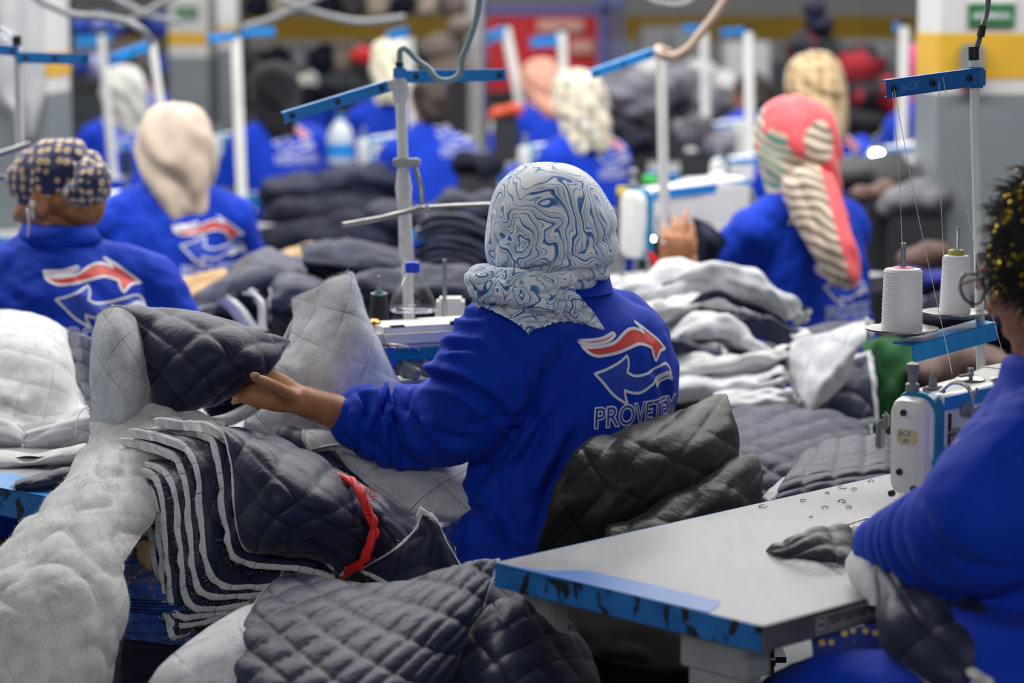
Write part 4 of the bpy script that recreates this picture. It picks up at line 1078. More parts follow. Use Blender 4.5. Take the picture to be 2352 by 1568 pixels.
    # headscarf wrapped round the head
    sil = [(372.5, 1238, 1270), (376, 1212, 1300), (384, 1188, 1326), (400, 1166, 1354), (425, 1143, 1378), (460, 1127, 1398), (500, 1119, 1412), (540, 1118, 1415), (575, 1122, 1412), (600, 1128, 1402), (625, 1140, 1396), (648, 1160, 1393), (668, 1195, 1385)]
    C_ = spline(np.array([(y, a, b) for y, a, b in sil]), 70); t = np.linspace(0, 2 * math.pi, 121)[:-1]; rows = []
    for y, a, b in C_:
        c = at((a + b) / 2, y, 4.07 + .03 * np.clip((y - 600) / 60, 0, 1)); hw = (b - a) / 2 * 4.07 / F
        dp = hw * np.clip(1.12 - .25 * np.clip((y - 590) / 70, 0, 1), .8, 1.2)
        rows.append(c + np.cos(t)[:, None] * A(1, 0, 0) * hw + np.sin(t)[:, None] * A(0, 1, 0) * dp * np.where(np.sin(t) > 0, .88, 1.0)[:, None])
    Vs = np.array(rows); yy = C_[:, 0][:, None]; ct, st = np.cos(t)[None, :], np.sin(t)[None, :]
    nn = Vs - at(1266, 520, 4.07); nn /= np.linalg.norm(nn, axis=2)[..., None]
    X = 1266 + ct * 148
    lowf = np.clip((yy - 450) / 160, 0, 1)
    # gathers that sweep towards the knot under the left ear
    pol = np.arctan2(yy - 660, X - 1120); rad_ = np.hypot(yy - 660, X - 1120)
    dsp = .0062 * lowf * ridge(pol * 7.5 + 1.2 * vnoise(X * .012, yy * .012, 4.0) + .5) + .0035 * vnoise(X * .010, yy * .012, 2.0) + .0015 * vnoise(X * .03, yy * .03, 5.0)
    dsp = dsp - .007 * np.exp(-((yy - (604 + (X - 1266) * .03)) / 9) ** 2) * np.clip((X - 1200) / 60, 0, 1) + .004 * np.exp(-((yy - 632) / 15) ** 2)
    back = np.clip(-st * 2 + .6, 0, 1)
    Vs = Vs + nn * (dsp * back)[..., None]
    n = len(t); fs = [[i * n + j, i * n + (j + 1) % n, (i + 1) * n + (j + 1) % n, (i + 1) * n + j] for i in range(len(C_) - 1) for j in range(n)] + [list(range(n))[::-1]]
    mk('headscarf', Vs.reshape(-1, 3), fs, MARBLE, root)
    # loose end of the scarf lying over the left shoulder
    bj = BVHTree.FromPolygons([Vector(v) for v in V], Fc)
    def sheet(nm, rows, lift, nu=70, nv=80, wr=.006, seed=0, th=.0018):
        Cc = G(rows); P = spl(Cc, nu, nv); o_ = np.array([0, 0, CAMZ])
        for i in range(nu):
            for j in range(nv):
                dr = nrm(P[i, j] - o_); h = bj.ray_cast(Vector(o_), Vector(dr), 9)
                if h[0] is not None:
                    lim = h[3] - lift; cur = np.linalg.norm(P[i, j] - o_)
                    P[i, j] = o_ + dr * min(lim, cur + .05)
        N_ = gnormals(P); N_ = np.where((N_ * (P - o_)).sum(2, keepdims=True) > 0, -N_, N_)
        u_ = np.linspace(0, 1, nu)[:, None] + np.zeros(nv); v_ = np.linspace(0, 1, nv)[None] + np.zeros((nu, 1))
        P = P + N_ * (wr * (ridge(v_ * 9 + u_ * 3.5 + 1.5 * vnoise(u_ * 3 + seed, v_ * 3, 1.0)) * .7 + fbm(u_ * 5 + seed, v_ * 5, 2.0)))[..., None]
        e2 = .003 * vnoise(v_ * 40, u_ * 40, 3.); P[-1] += e2[-1][:, None] * A(0, 0, 1)
        return mk(nm, P.reshape(-1, 3), grid_faces(nu, nv), MARBLE, root)
    sheet('scarf_end', [[(1130, 640, 3.95), (1190, 628, 3.93), (1250, 640, 3.91), (1310, 660, 3.93)],
                        [(1085, 690, 3.95), (1160, 672, 3.90), (1240, 668, 3.88), (1325, 672, 3.90)],
                        [(1125, 712, 3.93), (1185, 712, 3.90), (1260, 695, 3.88), (1350, 700, 3.92)],
                        [(1180, 740, 3.92), (1228, 738, 3.91), (1296, 722, 3.91), (1372, 728, 3.95)],
                        [(1213, 766, 3.93), (1250, 748, 3.93), (1312, 738, 3.94), (1389, 757, 3.97)]], .015, seed=1)
    # knotted roll beside the neck
    kn = loft([(at(x, y, d), nrm(A(.55, 0, -.3)) * a * .75, nrm(A(.2, -1, .3)) * a) for x, y, d, a in ((1128, 612, 4.02, .012), (1118, 624, 3.99, .030), (1105, 648, 3.97, .042), (1108, 672, 3.955, .040), (1128, 690, 3.95, .026), (1150, 700, 3.95, .01))], 26)
    k2 = [kn] + chain([at(1110, 640, 3.97), at(1170, 640, 3.945), at(1240, 648, 3.93), at(1310, 640, 3.95)], [.018, .018, .016, .012], 14) + chain([at(1100, 668, 3.95), at(1160, 672, 3.93), at(1220, 690, 3.91), at(1262, 705, 3.915)], [.018, .018, .014, .008], 12)
    Vk, Fk, Nk = remesh(k2, .0055, 4)
    uu = np.array([pxof(v) for v in Vk]); Vk = Vk + Nk * (.0018 * ridge(uu[:, 1] * .13 + uu[:, 0] * .03 + vnoise(uu[:, 0] * .02, uu[:, 1] * .02, 1) * 2))[:, None]
    mk('scarf_knot', Vk, Fk, MARBLE, root)
    stool(O, yaw, 'dark work stool under the sewer with the marbled scarf')
    return root
# ================================================================== quilted panels in the foreground
NEARG = 'navy panels tied in the bundle'
# --- white batting sheet hanging at the lower left
quilt_sheet('quilted_panel', [
    [(215, 985, 4.02), (265, 960, 4.02), (330, 940, 4.02), (400, 938, 4.0), (470, 950, 3.98), (520, 975, 3.97)],
    [(190, 1040, 3.9), (245, 1010, 3.9), (300, 1000, 3.9), (350, 1000, 3.88), (410, 1010, 3.87), (470, 1030, 3.87)],
    [(105, 1165, 3.72), (165, 1120, 3.72), (215, 1100, 3.71), (262, 1095, 3.72), (320, 1110, 3.75), (380, 1120, 3.78)],
    [(5, 1265, 3.55), (80, 1220, 3.55), (150, 1190, 3.55), (215, 1175, 3.56), (280, 1185, 3.60), (340, 1210, 3.66)],
    [(-75, 1360, 3.42), (15, 1320, 3.41), (100, 1300, 3.41), (180, 1290, 3.42), (250, 1285, 3.45), (292, 1285, 3.50)],
    [(-95, 1480, 3.36), (5, 1450, 3.34), (100, 1440, 3.33), (180, 1440, 3.34), (240, 1440, 3.37), (283, 1400, 3.42)],
    [(-95, 1640, 3.33), (5, 1620, 3.30), (95, 1620, 3.29), (170, 1620, 3.30), (220, 1620, 3.33), (258, 1600, 3.37)]],
    'long quilted sheet hanging at the lower left corner, fluffy white batting outward', 'fabric', face='bat', bat=BATF, size=.075, amp=.004, th=.014, res=.0045, wr=.006, wf=6, uvrot=.5, seed=1, fuzz=1200, billow=.0065, nap=14000)
# --- bundle of layered panels, raw edges stepping down to the left
EDG = [
 [(372, 964), (425, 968), (481, 975), (520, 1005), (537, 1096), (543, 1193), (570, 1262), (640, 1276), (737, 1290), (782, 1317)],
 [(365, 983), (420, 984), (470, 990), (498, 1022), (512, 1115), (524, 1212), (540, 1274), (600, 1292), (700, 1302), (760, 1320)],
 [(306, 983), (345, 988), (390, 1000), (434, 1026), (462, 1092), (469, 1200), (480, 1290), (510, 1338), (582, 1346), (640, 1340)],
 [(287, 1005), (325, 1010), (370, 1022), (411, 1050), (434, 1120), (441, 1220), (448, 1310), (470, 1360), (540, 1366), (600, 1360)],
 [(279, 1064), (310, 1052), (345, 1058), (380, 1076), (407, 1125), (416, 1215), (422, 1305), (440, 1383), (500, 1392), (565, 1384)],
 [(248, 1112), (278, 1092), (310, 1080), (350, 1084), (376, 1128), (383, 1220), (389, 1310), (405, 1402), (470, 1410), (545, 1396)],
 [(226, 1170), (248, 1136), (280, 1108), (325, 1102), (360, 1140), (372, 1240), (380, 1345), (398, 1420), (460, 1424), (526, 1402)],
 [(233, 1194), (248, 1164), (275, 1138), (312, 1128), (340, 1168), (358, 1262), (378, 1375), (402, 1450), (425, 1456), (445, 1446)]]
TGT = [(655, 1018, 3.93), (700, 1040, 3.88), (760, 1072, 3.82), (812, 1110, 3.76), (846, 1160, 3.70), (852, 1205, 3.68), (849, 1238, 3.68), (838, 1266, 3.69), (824, 1292, 3.71), (806, 1314, 3.73)]
MID = [(510, 985, 3.90), (560, 1000, 3.84), (610, 1020, 3.75), (650, 1060, 3.64), (690, 1130, 3.57), (686, 1180, 3.56), (686, 1212, 3.57), (716, 1232, 3.60), (762, 1262, 3.64), (794, 1298, 3.68)]
dd = np.array([.10, .07, .02, -.03, -.08, -.09, -.08, -.04, -.01, .0])
for k, e in enumerate(EDG):
    de = 3.69 + .017 * k + dd * (1.0 if k < 5 else .8) - np.array([0, 0, 0, 0, 0, .2, .6, 1, 1, .8]) * .024 * k
    E3 = [(x, y, d) for (x, y), d in zip(e, de)]
    if k == 0:
        rows = [E3]
        E_, M_, T_ = np.array(E3), np.array(MID), np.array(TGT)
        rows += [list(map(tuple, E_ * .5 + M_ * .5 + np.array([0, 0, -.03]))), list(map(tuple, M_)), list(map(tuple, M_ * .5 + T_ * .5 + np.array([6, -4, -.03]))), list(map(tuple, T_))]
    else:
        E_ = np.array(E3)
        vv_ = np.array([(120, 25, 0), (110, 22, 0), (100, 16, 0), (85, 6, 0), (75, 0, 0), (75, -8, .005), (66, -42, .03), (46, -72, .05), (26, -82, .05), (10, -86, .05)], float)
        rows = [E3, list(map(tuple, E_ + vv_ * .35 + np.array([0, 0, .003]))), list(map(tuple, E_ + vv_ + np.array([0, 0, .02])))]
    names = ('topmost', 'second', 'third', 'fourth', 'fifth', 'sixth', 'seventh', 'lowest')
    quilt_sheet('quilted_panel', rows, 'navy quilted panel in the red-tied bundle, %s layer counted from the top' % names[k], 'fabric', NEARG, size=.056, amp=.0065 if k == 0 else .004, th=.014,
                res=.0042 if k == 0 else .006, wr=.004, seed=3 + k, uvoff=(.01 * k, .02), fuzz=500, rim=.008)
# --- rest of the bundle past the ribbon
quilt_sheet('quilted_panel', [
    [(700, 1040, 3.93), (780, 1078, 3.84), (850, 1125, 3.76), (920, 1170, 3.74), (985, 1205, 3.75), (1040, 1260, 3.76)],
    [(770, 1120, 3.75), (830, 1150, 3.70), (880, 1180, 3.66), (935, 1215, 3.66), (990, 1250, 3.67), (1045, 1300, 3.70)],
    [(800, 1200, 3.70), (845, 1220, 3.66), (885, 1235, 3.64), (930, 1262, 3.63), (980, 1300, 3.64), (1030, 1330, 3.68)],
    [(790, 1290, 3.72), (830, 1300, 3.68), (870, 1310, 3.66), (915, 1325, 3.65), (960, 1345, 3.65), (1010, 1360, 3.68)]],
    'navy quilted tail of the bundle to the right of the red ribbon', 'fabric', size=.056, amp=.006, seed=21, uvoff=(.02, .03))
quilt_sheet('quilted_panel', [
    [(972, 1182, 3.60), (1000, 1200, 3.60), (1025, 1250, 3.62), (1060, 1310, 3.66)],
    [(962, 1212, 3.60), (990, 1235, 3.58), (1012, 1275, 3.59), (1040, 1330, 3.62)],
    [(905, 1262, 3.61), (940, 1285, 3.58), (975, 1315, 3.57), (1000, 1350, 3.58)],
    [(832, 1306, 3.64), (880, 1330, 3.60), (910, 1350, 3.58), (930, 1380, 3.58)]],
    'navy quilted flap with a white batting edge beside the red ribbon', 'fabric', size=.052, amp=.005, seed=22, th=.014, fuzz=250, rim=.009)
# --- red ribbon round the bundle
rp = [at(772, 1088, 3.74), at(800, 1100, 3.70), at(828, 1128, 3.655), at(848, 1170, 3.63), at(858, 1210, 3.615), at(853, 1250, 3.61), at(838, 1280, 3.615), at(812, 1305, 3.64), at(790, 1320, 3.70)]
b = MB()
for o_, rr_ in ((0, .0052), (.006, .0040), (-.005, .0042)):
    P = spline(np.array(rp), 60); tt = np.linspace(0, 6 * math.pi, 60)
    P = P + np.stack([np.cos(tt + o_ * 400) * abs(o_), -np.ones(60) * .004, np.sin(tt + o_ * 400) * abs(o_)], 1)
    b.tube(P, rr_, 8)
rb = b.mk('ribbon_tie', RED); tag(rb, 'red cloth ribbon tied round the navy bundle', 'ribbon')
b = MB(); r2 = np.random.default_rng(5)
for i in range(16):
    p = at(845 + r2.uniform(-4, 6), 1150 + r2.uniform(-22, 40), 3.61); q = p + A(r2.uniform(-.006, .016), -.006, r2.uniform(-.016, .022)); b.tube(spline(np.array([p, (p + q) / 2 + r2.normal(0, .003, 3), q]), 8), .0006, 5)
b.mk('frayed_threads', RED, rb)
# --- panel lifted by the hand: navy side, with a batting flap turned back at its left end
lift = quilt_sheet('quilted_panel', [
    [(262, 705, 4.12), (350, 709, 4.10), (440, 713, 4.08), (540, 740, 4.07), (610, 762, 4.08), (668, 782, 4.10)],
    [(300, 740, 4.07), (365, 745, 4.03), (450, 752, 4.00), (540, 770, 4.00), (600, 790, 4.02), (648, 812, 4.05)],
    [(325, 800, 4.04), (385, 805, 3.98), (460, 810, 3.95), (530, 820, 3.95), (585, 830, 3.97), (622, 842, 4.01)],
    [(338, 870, 4.03), (390, 872, 3.97), (455, 875, 3.94), (515, 872, 3.95), (560, 868, 3.98), (592, 868, 4.02)],
    [(335, 945, 4.05), (385, 945, 4.00), (440, 942, 3.98), (495, 930, 3.99), (540, 910, 4.01), (572, 890, 4.04)]],
    'navy quilted panel held up by the reaching hand, batting end turned back', 'fabric', size=.062, amp=.008, th=.010, seed=31, uvoff=(.012, .05), wr=.006, fuzz=300)
quilt_sheet('turned_back_flap', [
    [(222, 722, 4.06), (245, 708, 4.04), (272, 706, 4.03), (298, 722, 4.03), (312, 745, 4.05)],
    [(208, 780, 4.03), (238, 770, 3.99), (272, 768, 3.97), (308, 785, 3.99), (332, 800, 4.02)],
    [(205, 860, 4.02), (238, 855, 3.97), (275, 855, 3.95), (315, 865, 3.97), (345, 875, 4.01)],
    [(208, 940, 4.03), (242, 935, 3.98), (275, 935, 3.96), (310, 940, 3.98), (340, 945, 4.02)],
    [(214, 1010, 4.04), (240, 1010, 4.0), (270, 1010, 3.98), (300, 1005, 4.0), (326, 1000, 4.03)]],
    size=.062, amp=.003, th=.010, face='bat', parent=lift, seed=32, uvoff=(.02, .0), fuzz=500, nap=2500)
# underside of that panel curling round below the hand
quilt_sheet('quilted_panel', [
    [(480, 955, 4.03), (520, 945, 4.03), (560, 925, 4.03), (588, 895, 4.04), (596, 868, 4.05)],
    [(500, 962, 4.02), (540, 955, 4.01), (580, 935, 4.01), (604, 905, 4.03), (606, 876, 4.05)],
    [(498, 985, 4.02), (545, 975, 4.02), (588, 950, 4.02), (612, 918, 4.04), (612, 885, 4.06)]],
    'pale batting lip curling below the reaching hand', 'fabric', size=.06, amp=.002, th=.012, face='bat', seed=33, fuzz=250)
quilt_sheet('quilted_panel', [
    [(470, 935, 4.09), (520, 905, 4.09), (560, 880, 4.09), (600, 862, 4.10)],
    [(480, 950, 4.11), (525, 935, 4.12), (565, 915, 4.12), (598, 885, 4.12)],
    [(490, 975, 4.09), (535, 965, 4.10), (575, 945, 4.10), (602, 915, 4.10)]],
    'dark inside of the panel gathered under the hand', 'fabric', size=.05, amp=.004, seed=34)
# --- batting panel standing up behind the forearm
quilt_sheet('quilted_panel', [
    [(668, 682, 4.30), (712, 660, 4.28), (755, 642, 4.27), (797, 626, 4.27), (812, 634, 4.29)],
    [(668, 735, 4.27), (715, 722, 4.24), (765, 708, 4.22), (815, 692, 4.23), (836, 700, 4.26)],
    [(655, 790, 4.24), (710, 785, 4.20), (770, 775, 4.18), (835, 762, 4.19), (866, 765, 4.23)],
    [(630, 838, 4.20), (700, 850, 4.17), (775, 845, 4.15), (850, 835, 4.17), (900, 838, 4.21)],
    [(672, 888, 4.18), (730, 905, 4.16), (795, 908, 4.15), (870, 900, 4.17), (936, 895, 4.21)],
    [(720, 935, 4.18), (775, 960, 4.17), (830, 970, 4.17), (890, 970, 4.19), (960, 965, 4.23)]],
    'pale batting panel standing up behind the forearm', 'fabric', size=.072, amp=.005, th=.012, face='bat', seed=41, uvrot=-.25, wr=.006, fuzz=600, nap=3500)
# --- batting hanging below the forearm
quilt_sheet('quilted_panel', [
    [(570, 930, 4.16), (650, 925, 4.17), (740, 930, 4.19), (840, 950, 4.21), (950, 970, 4.22), (1080, 1000, 4.22)],
    [(560, 980, 4.12), (650, 990, 4.13), (740, 1010, 4.14), (840, 1030, 4.15), (950, 1040, 4.15), (1085, 1060, 4.16)],
    [(565, 1030, 4.14), (650, 1010, 4.14), (735, 1050, 4.10), (845, 1090, 4.08), (960, 1100, 4.07), (1085, 1120, 4.09)],
    [(640, 1015, 4.17), (690, 1005, 4.13), (770, 1080, 4.06), (870, 1150, 4.03), (970, 1165, 4.02), (1080, 1175, 4.04)],
    [(690, 1000, 4.17), (740, 1030, 4.13), (810, 1110, 4.06), (900, 1190, 4.03), (990, 1200, 4.03), (1075, 1200, 4.05)]],
    'grey batting panel drooping over the table edge below the sleeve', 'fabric', size=.085, amp=.006, th=.011, face='bat', seed=42, wr=.007)
quilt_sheet('quilted_panel', [
    [(698, 985, 4.09), (760, 985, 4.10), (820, 1000, 4.11)],
    [(700, 1010, 4.07), (765, 1008, 4.08), (830, 1022, 4.09)],
    [(715, 1036, 4.06), (775, 1020, 4.07), (840, 1040, 4.08)]],
    'small batting corner folded under the wrist', 'fabric', size=.085, amp=.003, th=.010, face='bat', seed=43)
# --- big navy quilt along the bottom edge
quilt_sheet('quilted_panel', [
    [(655, 1318, 3.55), (740, 1328, 3.50), (830, 1340, 3.46), (920, 1330, 3.42), (1010, 1305, 3.38), (1080, 1290, 3.36), (1142, 1284, 3.36)],
    [(610, 1360, 3.46), (700, 1378, 3.40), (790, 1392, 3.36), (890, 1388, 3.33), (985, 1365, 3.30), (1065, 1345, 3.29), (1128, 1335, 3.31)],
    [(575, 1420, 3.38), (670, 1442, 3.31), (765, 1458, 3.27), (860, 1460, 3.24), (960, 1445, 3.22), (1040, 1420, 3.22), (1105, 1400, 3.26)],
    [(545, 1490, 3.32), (645, 1515, 3.24), (740, 1535, 3.19), (835, 1540, 3.16), (925, 1530, 3.15), (1005, 1500, 3.17), (1070, 1460, 3.22)],
    [(525, 1560, 3.28), (625, 1590, 3.18), (715, 1615, 3.13), (805, 1625, 3.10), (890, 1610, 3.09), (970, 1580, 3.12), (1040, 1530, 3.18)],
    [(515, 1660, 3.26), (605, 1690, 3.15), (690, 1710, 3.09), (780, 1720, 3.06), (860, 1710, 3.06), (940, 1680, 3.09), (1010, 1620, 3.15)]],
    'large navy quilt piled along the bottom edge', 'fabric', size=.050, amp=.0075, th=.012, seed=51, res=.004, wr=.006, wf=5, shear=.35, uvoff=(.01, .01))
quilt_sheet('quilted_panel', [
    [(1128, 1392, 3.36), (1180, 1380, 3.36), (1240, 1395, 3.38), (1300, 1425, 3.41), (1350, 1490, 3.46)],
    [(1080, 1450, 3.27), (1150, 1445, 3.25), (1225, 1455, 3.27), (1300, 1485, 3.31), (1372, 1545, 3.38)],
    [(1040, 1530, 3.22), (1120, 1525, 3.18), (1205, 1530, 3.18), (1290, 1550, 3.22), (1385, 1590, 3.30)],
    [(1000, 1620, 3.20), (1090, 1620, 3.14), (1180, 1620, 3.13), (1280, 1630, 3.16), (1390, 1650, 3.24)]],
    'navy quilt hump at the bottom below the table corner', 'fabric', size=.058, amp=.007, th=.012, seed=52, wr=.006, wf=6)

# dark heap deeper under the table corner
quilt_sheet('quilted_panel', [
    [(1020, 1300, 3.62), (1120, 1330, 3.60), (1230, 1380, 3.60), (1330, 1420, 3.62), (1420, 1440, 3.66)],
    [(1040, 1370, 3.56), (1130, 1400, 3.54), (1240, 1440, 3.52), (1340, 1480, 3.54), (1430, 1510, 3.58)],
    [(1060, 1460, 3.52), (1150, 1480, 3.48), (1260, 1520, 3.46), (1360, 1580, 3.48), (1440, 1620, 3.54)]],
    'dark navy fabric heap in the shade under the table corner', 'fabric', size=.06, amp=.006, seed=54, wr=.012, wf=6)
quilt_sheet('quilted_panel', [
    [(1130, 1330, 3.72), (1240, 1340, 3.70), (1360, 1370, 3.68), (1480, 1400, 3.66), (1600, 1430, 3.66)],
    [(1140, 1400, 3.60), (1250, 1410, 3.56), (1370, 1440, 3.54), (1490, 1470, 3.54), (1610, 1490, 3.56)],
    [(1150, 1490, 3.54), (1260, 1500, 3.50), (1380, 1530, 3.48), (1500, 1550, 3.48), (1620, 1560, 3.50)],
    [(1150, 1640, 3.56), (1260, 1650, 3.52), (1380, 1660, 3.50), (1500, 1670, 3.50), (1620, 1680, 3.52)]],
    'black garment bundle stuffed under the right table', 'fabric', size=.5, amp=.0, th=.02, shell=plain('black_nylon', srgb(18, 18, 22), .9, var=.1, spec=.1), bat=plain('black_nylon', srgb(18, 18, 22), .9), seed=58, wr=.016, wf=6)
# grey batting triangle at the bottom
quilt_sheet('quilted_panel', [
    [(560, 1392, 3.44), (600, 1380, 3.43), (640, 1390, 3.42)],
    [(470, 1445, 3.38), (540, 1430, 3.36), (600, 1430, 3.36)],
    [(390, 1505, 3.32), (480, 1490, 3.29), (570, 1490, 3.30)],
    [(340, 1560, 3.28), (440, 1555, 3.25), (550, 1560, 3.26)],
    [(320, 1640, 3.26), (430, 1640, 3.22), (540, 1640, 3.23)]],
    'grey batting corner at the bottom between the patterned chair and the navy quilt', 'fabric', size=.085, amp=.003, th=.012, face='bat', seed=55, fuzz=400)
quilt_sheet('quilted_panel', [
    [(262, 1300, 3.54), (275, 1290, 3.58), (285, 1300, 3.62)],
    [(268, 1400, 3.45), (278, 1400, 3.49), (288, 1400, 3.55)],
    [(262, 1500, 3.42), (272, 1500, 3.46), (280, 1500, 3.52)],
    [(250, 1620, 3.38), (262, 1620, 3.43), (272, 1620, 3.5)]],
    'thin navy back edge of the hanging white sheet', 'fabric', size=.06, amp=.003, seed=56)
# --- stool with a blue and gold printed cover, kraft card under the bundle
t = thing('covered_chair', onz(340, 1500, .0) * 0 + A(-.54, 3.72, 0), 'chair with a blue and gold printed cover under the bundle', 'chair')
for nm, rows, m in (('seat_cover', [[(255, 1270, 3.80), (310, 1262, 3.78), (380, 1270, 3.78), (440, 1290, 3.80)], [(258, 1330, 3.70), (320, 1330, 3.67), (390, 1340, 3.67), (445, 1350, 3.70)], [(262, 1372, 3.66), (325, 1376, 3.63), (395, 1380, 3.63), (450, 1390, 3.66)]], GOLDPRINT),
                    ('cover_skirt', [[(262, 1374, 3.68), (325, 1380, 3.65), (395, 1384, 3.65), (450, 1394, 3.68)], [(266, 1420, 3.67), (330, 1425, 3.645), (398, 1428, 3.645), (450, 1436, 3.67)], [(268, 1465, 3.68), (335, 1472, 3.655), (405, 1480, 3.655), (455, 1484, 3.68)]], GOLDPRINT),
                    ('cover_band', [[(262, 1376, 3.655), (325, 1380, 3.62), (395, 1384, 3.62), (440, 1394, 3.65)], [(262, 1386, 3.645), (325, 1392, 3.61), (395, 1396, 3.61), (440, 1406, 3.64)], [(262, 1396, 3.655), (325, 1404, 3.62), (395, 1408, 3.62), (440, 1418, 3.65)]], plain('blue_band', srgb(20, 66, 150), .6)),
                    ('under_skirt', [[(255, 1460, 3.71), (330, 1470, 3.69), (410, 1478, 3.69), (470, 1480, 3.71)], [(255, 1560, 3.73), (330, 1560, 3.71), (410, 1560, 3.71), (470, 1560, 3.73)], [(255, 1720, 3.75), (330, 1720, 3.73), (410, 1720, 3.73), (470, 1720, 3.75)]], plain('deep_navy_cloth', srgb(12, 18, 52), .8))):
    P = spl(G(rows), 36, 40); uu = np.linspace(0, 1, 36)[:, None]; vv = np.linspace(0, 1, 40)[None]
    P = P + A(0, -1, .2) * (.005 * ridge_np(uu * 11 + vv * 2) + .006 * fbm(uu * 3, vv * 4, 2.0))[..., None]
    mk(nm, P.reshape(-1, 3), grid_faces(36, 40), m, t)
q = MB()
for x in (-.68, -.42):
    for y in (3.74, 4.0): q.cyl((x, y, 0), (x, y, .52), .014)
q.mk('leg', DARKSTEEL, t)
q = MB(); q.box((-.55, 3.87, .53), (.34, .32, .04), bev=.01); q.mk('seat', plain('dark_vinyl', srgb(36, 38, 44), .6), t)
kc = quilt_sheet('kraft_card', [[(316, 1250, 3.74), (330, 1244, 3.72), (352, 1252, 3.71), (362, 1270, 3.73)], [(318, 1290, 3.73), (334, 1296, 3.70), (352, 1296, 3.70), (362, 1300, 3.72)], [(338, 1330, 3.72), (345, 1335, 3.70), (358, 1340, 3.70), (366, 1342, 3.72)], [(322, 1366, 3.70), (340, 1368, 3.68), (362, 1370, 3.69), (372, 1368, 3.71)]],
    'curled brown card between the bundle and the white sheet', 'card', size=.5, amp=.0, th=.0015, shell=KRAFT, bat=KRAFT, wr=.001, edge=.0, seed=57)
# --- left pile on the table
quilt_sheet('quilted_panel', [
    [(-70, 722, 4.80), (0, 714, 4.80), (60, 718, 4.80), (115, 735, 4.80), (152, 760, 4.80)],
    [(-70, 790, 4.66), (0, 770, 4.64), (65, 775, 4.63), (125, 795, 4.65), (160, 830, 4.70)],
    [(-70, 880, 4.57), (0, 865, 4.54), (70, 865, 4.53), (135, 875, 4.56), (185, 910, 4.62)],
    [(-70, 960, 4.50), (0, 950, 4.48), (60, 965, 4.47), (130, 960, 4.50), (200, 940, 4.56)],
    [(-70, 985, 4.48), (0, 975, 4.44), (40, 985, 4.42), (110, 985, 4.45), (206, 958, 4.52)]],
    'batting panel heaped at the left edge with a square stitch grid', 'fabric', size=.066, amp=.006, th=.012, face='bat', bat=BATW, ortho=True, seed=61, wr=.008, uvrot=.12, fuzz=400)
quilt_sheet('quilted_panel', [
    [(148, 758, 4.84), (168, 762, 4.84), (190, 768, 4.88), (212, 780, 4.95)],
    [(152, 820, 4.74), (175, 815, 4.74), (196, 820, 4.80), (210, 830, 4.9)],
    [(175, 880, 4.66), (192, 880, 4.68), (205, 885, 4.74), (215, 890, 4.84)],
    [(200, 940, 4.58), (206, 942, 4.60), (214, 945, 4.66), (220, 950, 4.74)]],
    'navy side of the heaped panel at the left edge', 'fabric', size=.06, amp=.005, seed=62, ortho=True, shell=NAVYO)
fold_sheet('quilted_panel', [(-60, 960), (10, 965), (50, 985), (68, 1020)], [(-60, 1050), (0, 1040), (40, 1040), (70, 1045)], 4.26, .04, 'grey batting fold at the left edge under the heaped panel', size=.08, amp=.003, face='bat', seed=63, back=.08)
fold_sheet('quilted_panel', [(60, 990), (110, 975), (160, 962), (212, 950)], [(50, 1045), (100, 1040), (155, 1035), (212, 1025)], 4.24, .03, 'batting fold with a loose white thread beside the turned flap', size=.08, amp=.003, face='bat', seed=64, back=.08)
fold_sheet('quilted_panel', [(-60, 1040), (10, 1035), (80, 1045), (140, 1030), (200, 1020)], [(-60, 1095), (0, 1092), (60, 1075), (130, 1070), (200, 1060)], 4.06, .05, 'fluffy white batting roll lying on the left table', size=.09, amp=.004, face='bat', bat=BATF, seed=65, back=.05, fuzz=200)
fold_sheet('quilted_panel', [(35, 1108), (70, 1098), (110, 1085), (150, 1075), (182, 1078)], [(40, 1128), (80, 1132), (120, 1132), (160, 1126), (190, 1110)], 3.84, .03, 'narrow navy and batting strip on the edge of the left table', size=.06, amp=.003, th=.012, seed=66, back=.04, fuzz=250)
b = MB(); b.tube(spline(np.array([at(172, 998, 4.15), at(178, 960, 4.14), at(196, 936, 4.12), at(208, 945, 4.10), at(212, 985, 4.08)]), 24), .0009, 6); tag(b.mk('loose_thread', LABELW), 'loose white thread loop beside the turned flap', 'thread')
# ================================================================== right of the middle: rolls on the chair, navy panels, batting heap
ch = thing('work_chair', (.28, 4.0, 0), 'work chair behind the centre sewer with black quilted covers', 'chair')
def ck(nm, rows, sd, amp=.005, size=.085): return quilt_sheet(nm, rows, size=size, amp=amp, th=.012, shell=BLACKQ, bat=plain('black_lining', srgb(22, 22, 23), .8), parent=ch, seed=sd, wr=.010, wf=7, res=.0045)
ck('backrest_cover', [
    [(1330, 1085, 4.02), (1400, 1030, 4.06), (1480, 1000, 4.11), (1560, 965, 4.16), (1650, 925, 4.22)],
    [(1345, 1022, 3.93), (1410, 998, 3.98), (1490, 972, 4.03), (1575, 938, 4.09), (1663, 899, 4.15)],
    [(1318, 1045, 3.85), (1400, 1028, 3.89), (1490, 1000, 3.93), (1590, 965, 4.00), (1676, 935, 4.08)],
    [(1285, 1105, 3.81), (1385, 1090, 3.84), (1490, 1055, 3.88), (1600, 1015, 3.95), (1690, 990, 4.05)],
    [(1262, 1180, 3.80), (1370, 1160, 3.82), (1485, 1115, 3.86), (1600, 1070, 3.93), (1688, 1035, 4.04)],
    [(1238, 1262, 3.83), (1350, 1240, 3.83), (1470, 1180, 3.87), (1590, 1118, 3.94), (1680, 1068, 4.05)],
    [(1230, 1310, 3.88), (1350, 1290, 3.90), (1470, 1230, 3.95), (1590, 1150, 4.02), (1675, 1090, 4.1)]], 71)
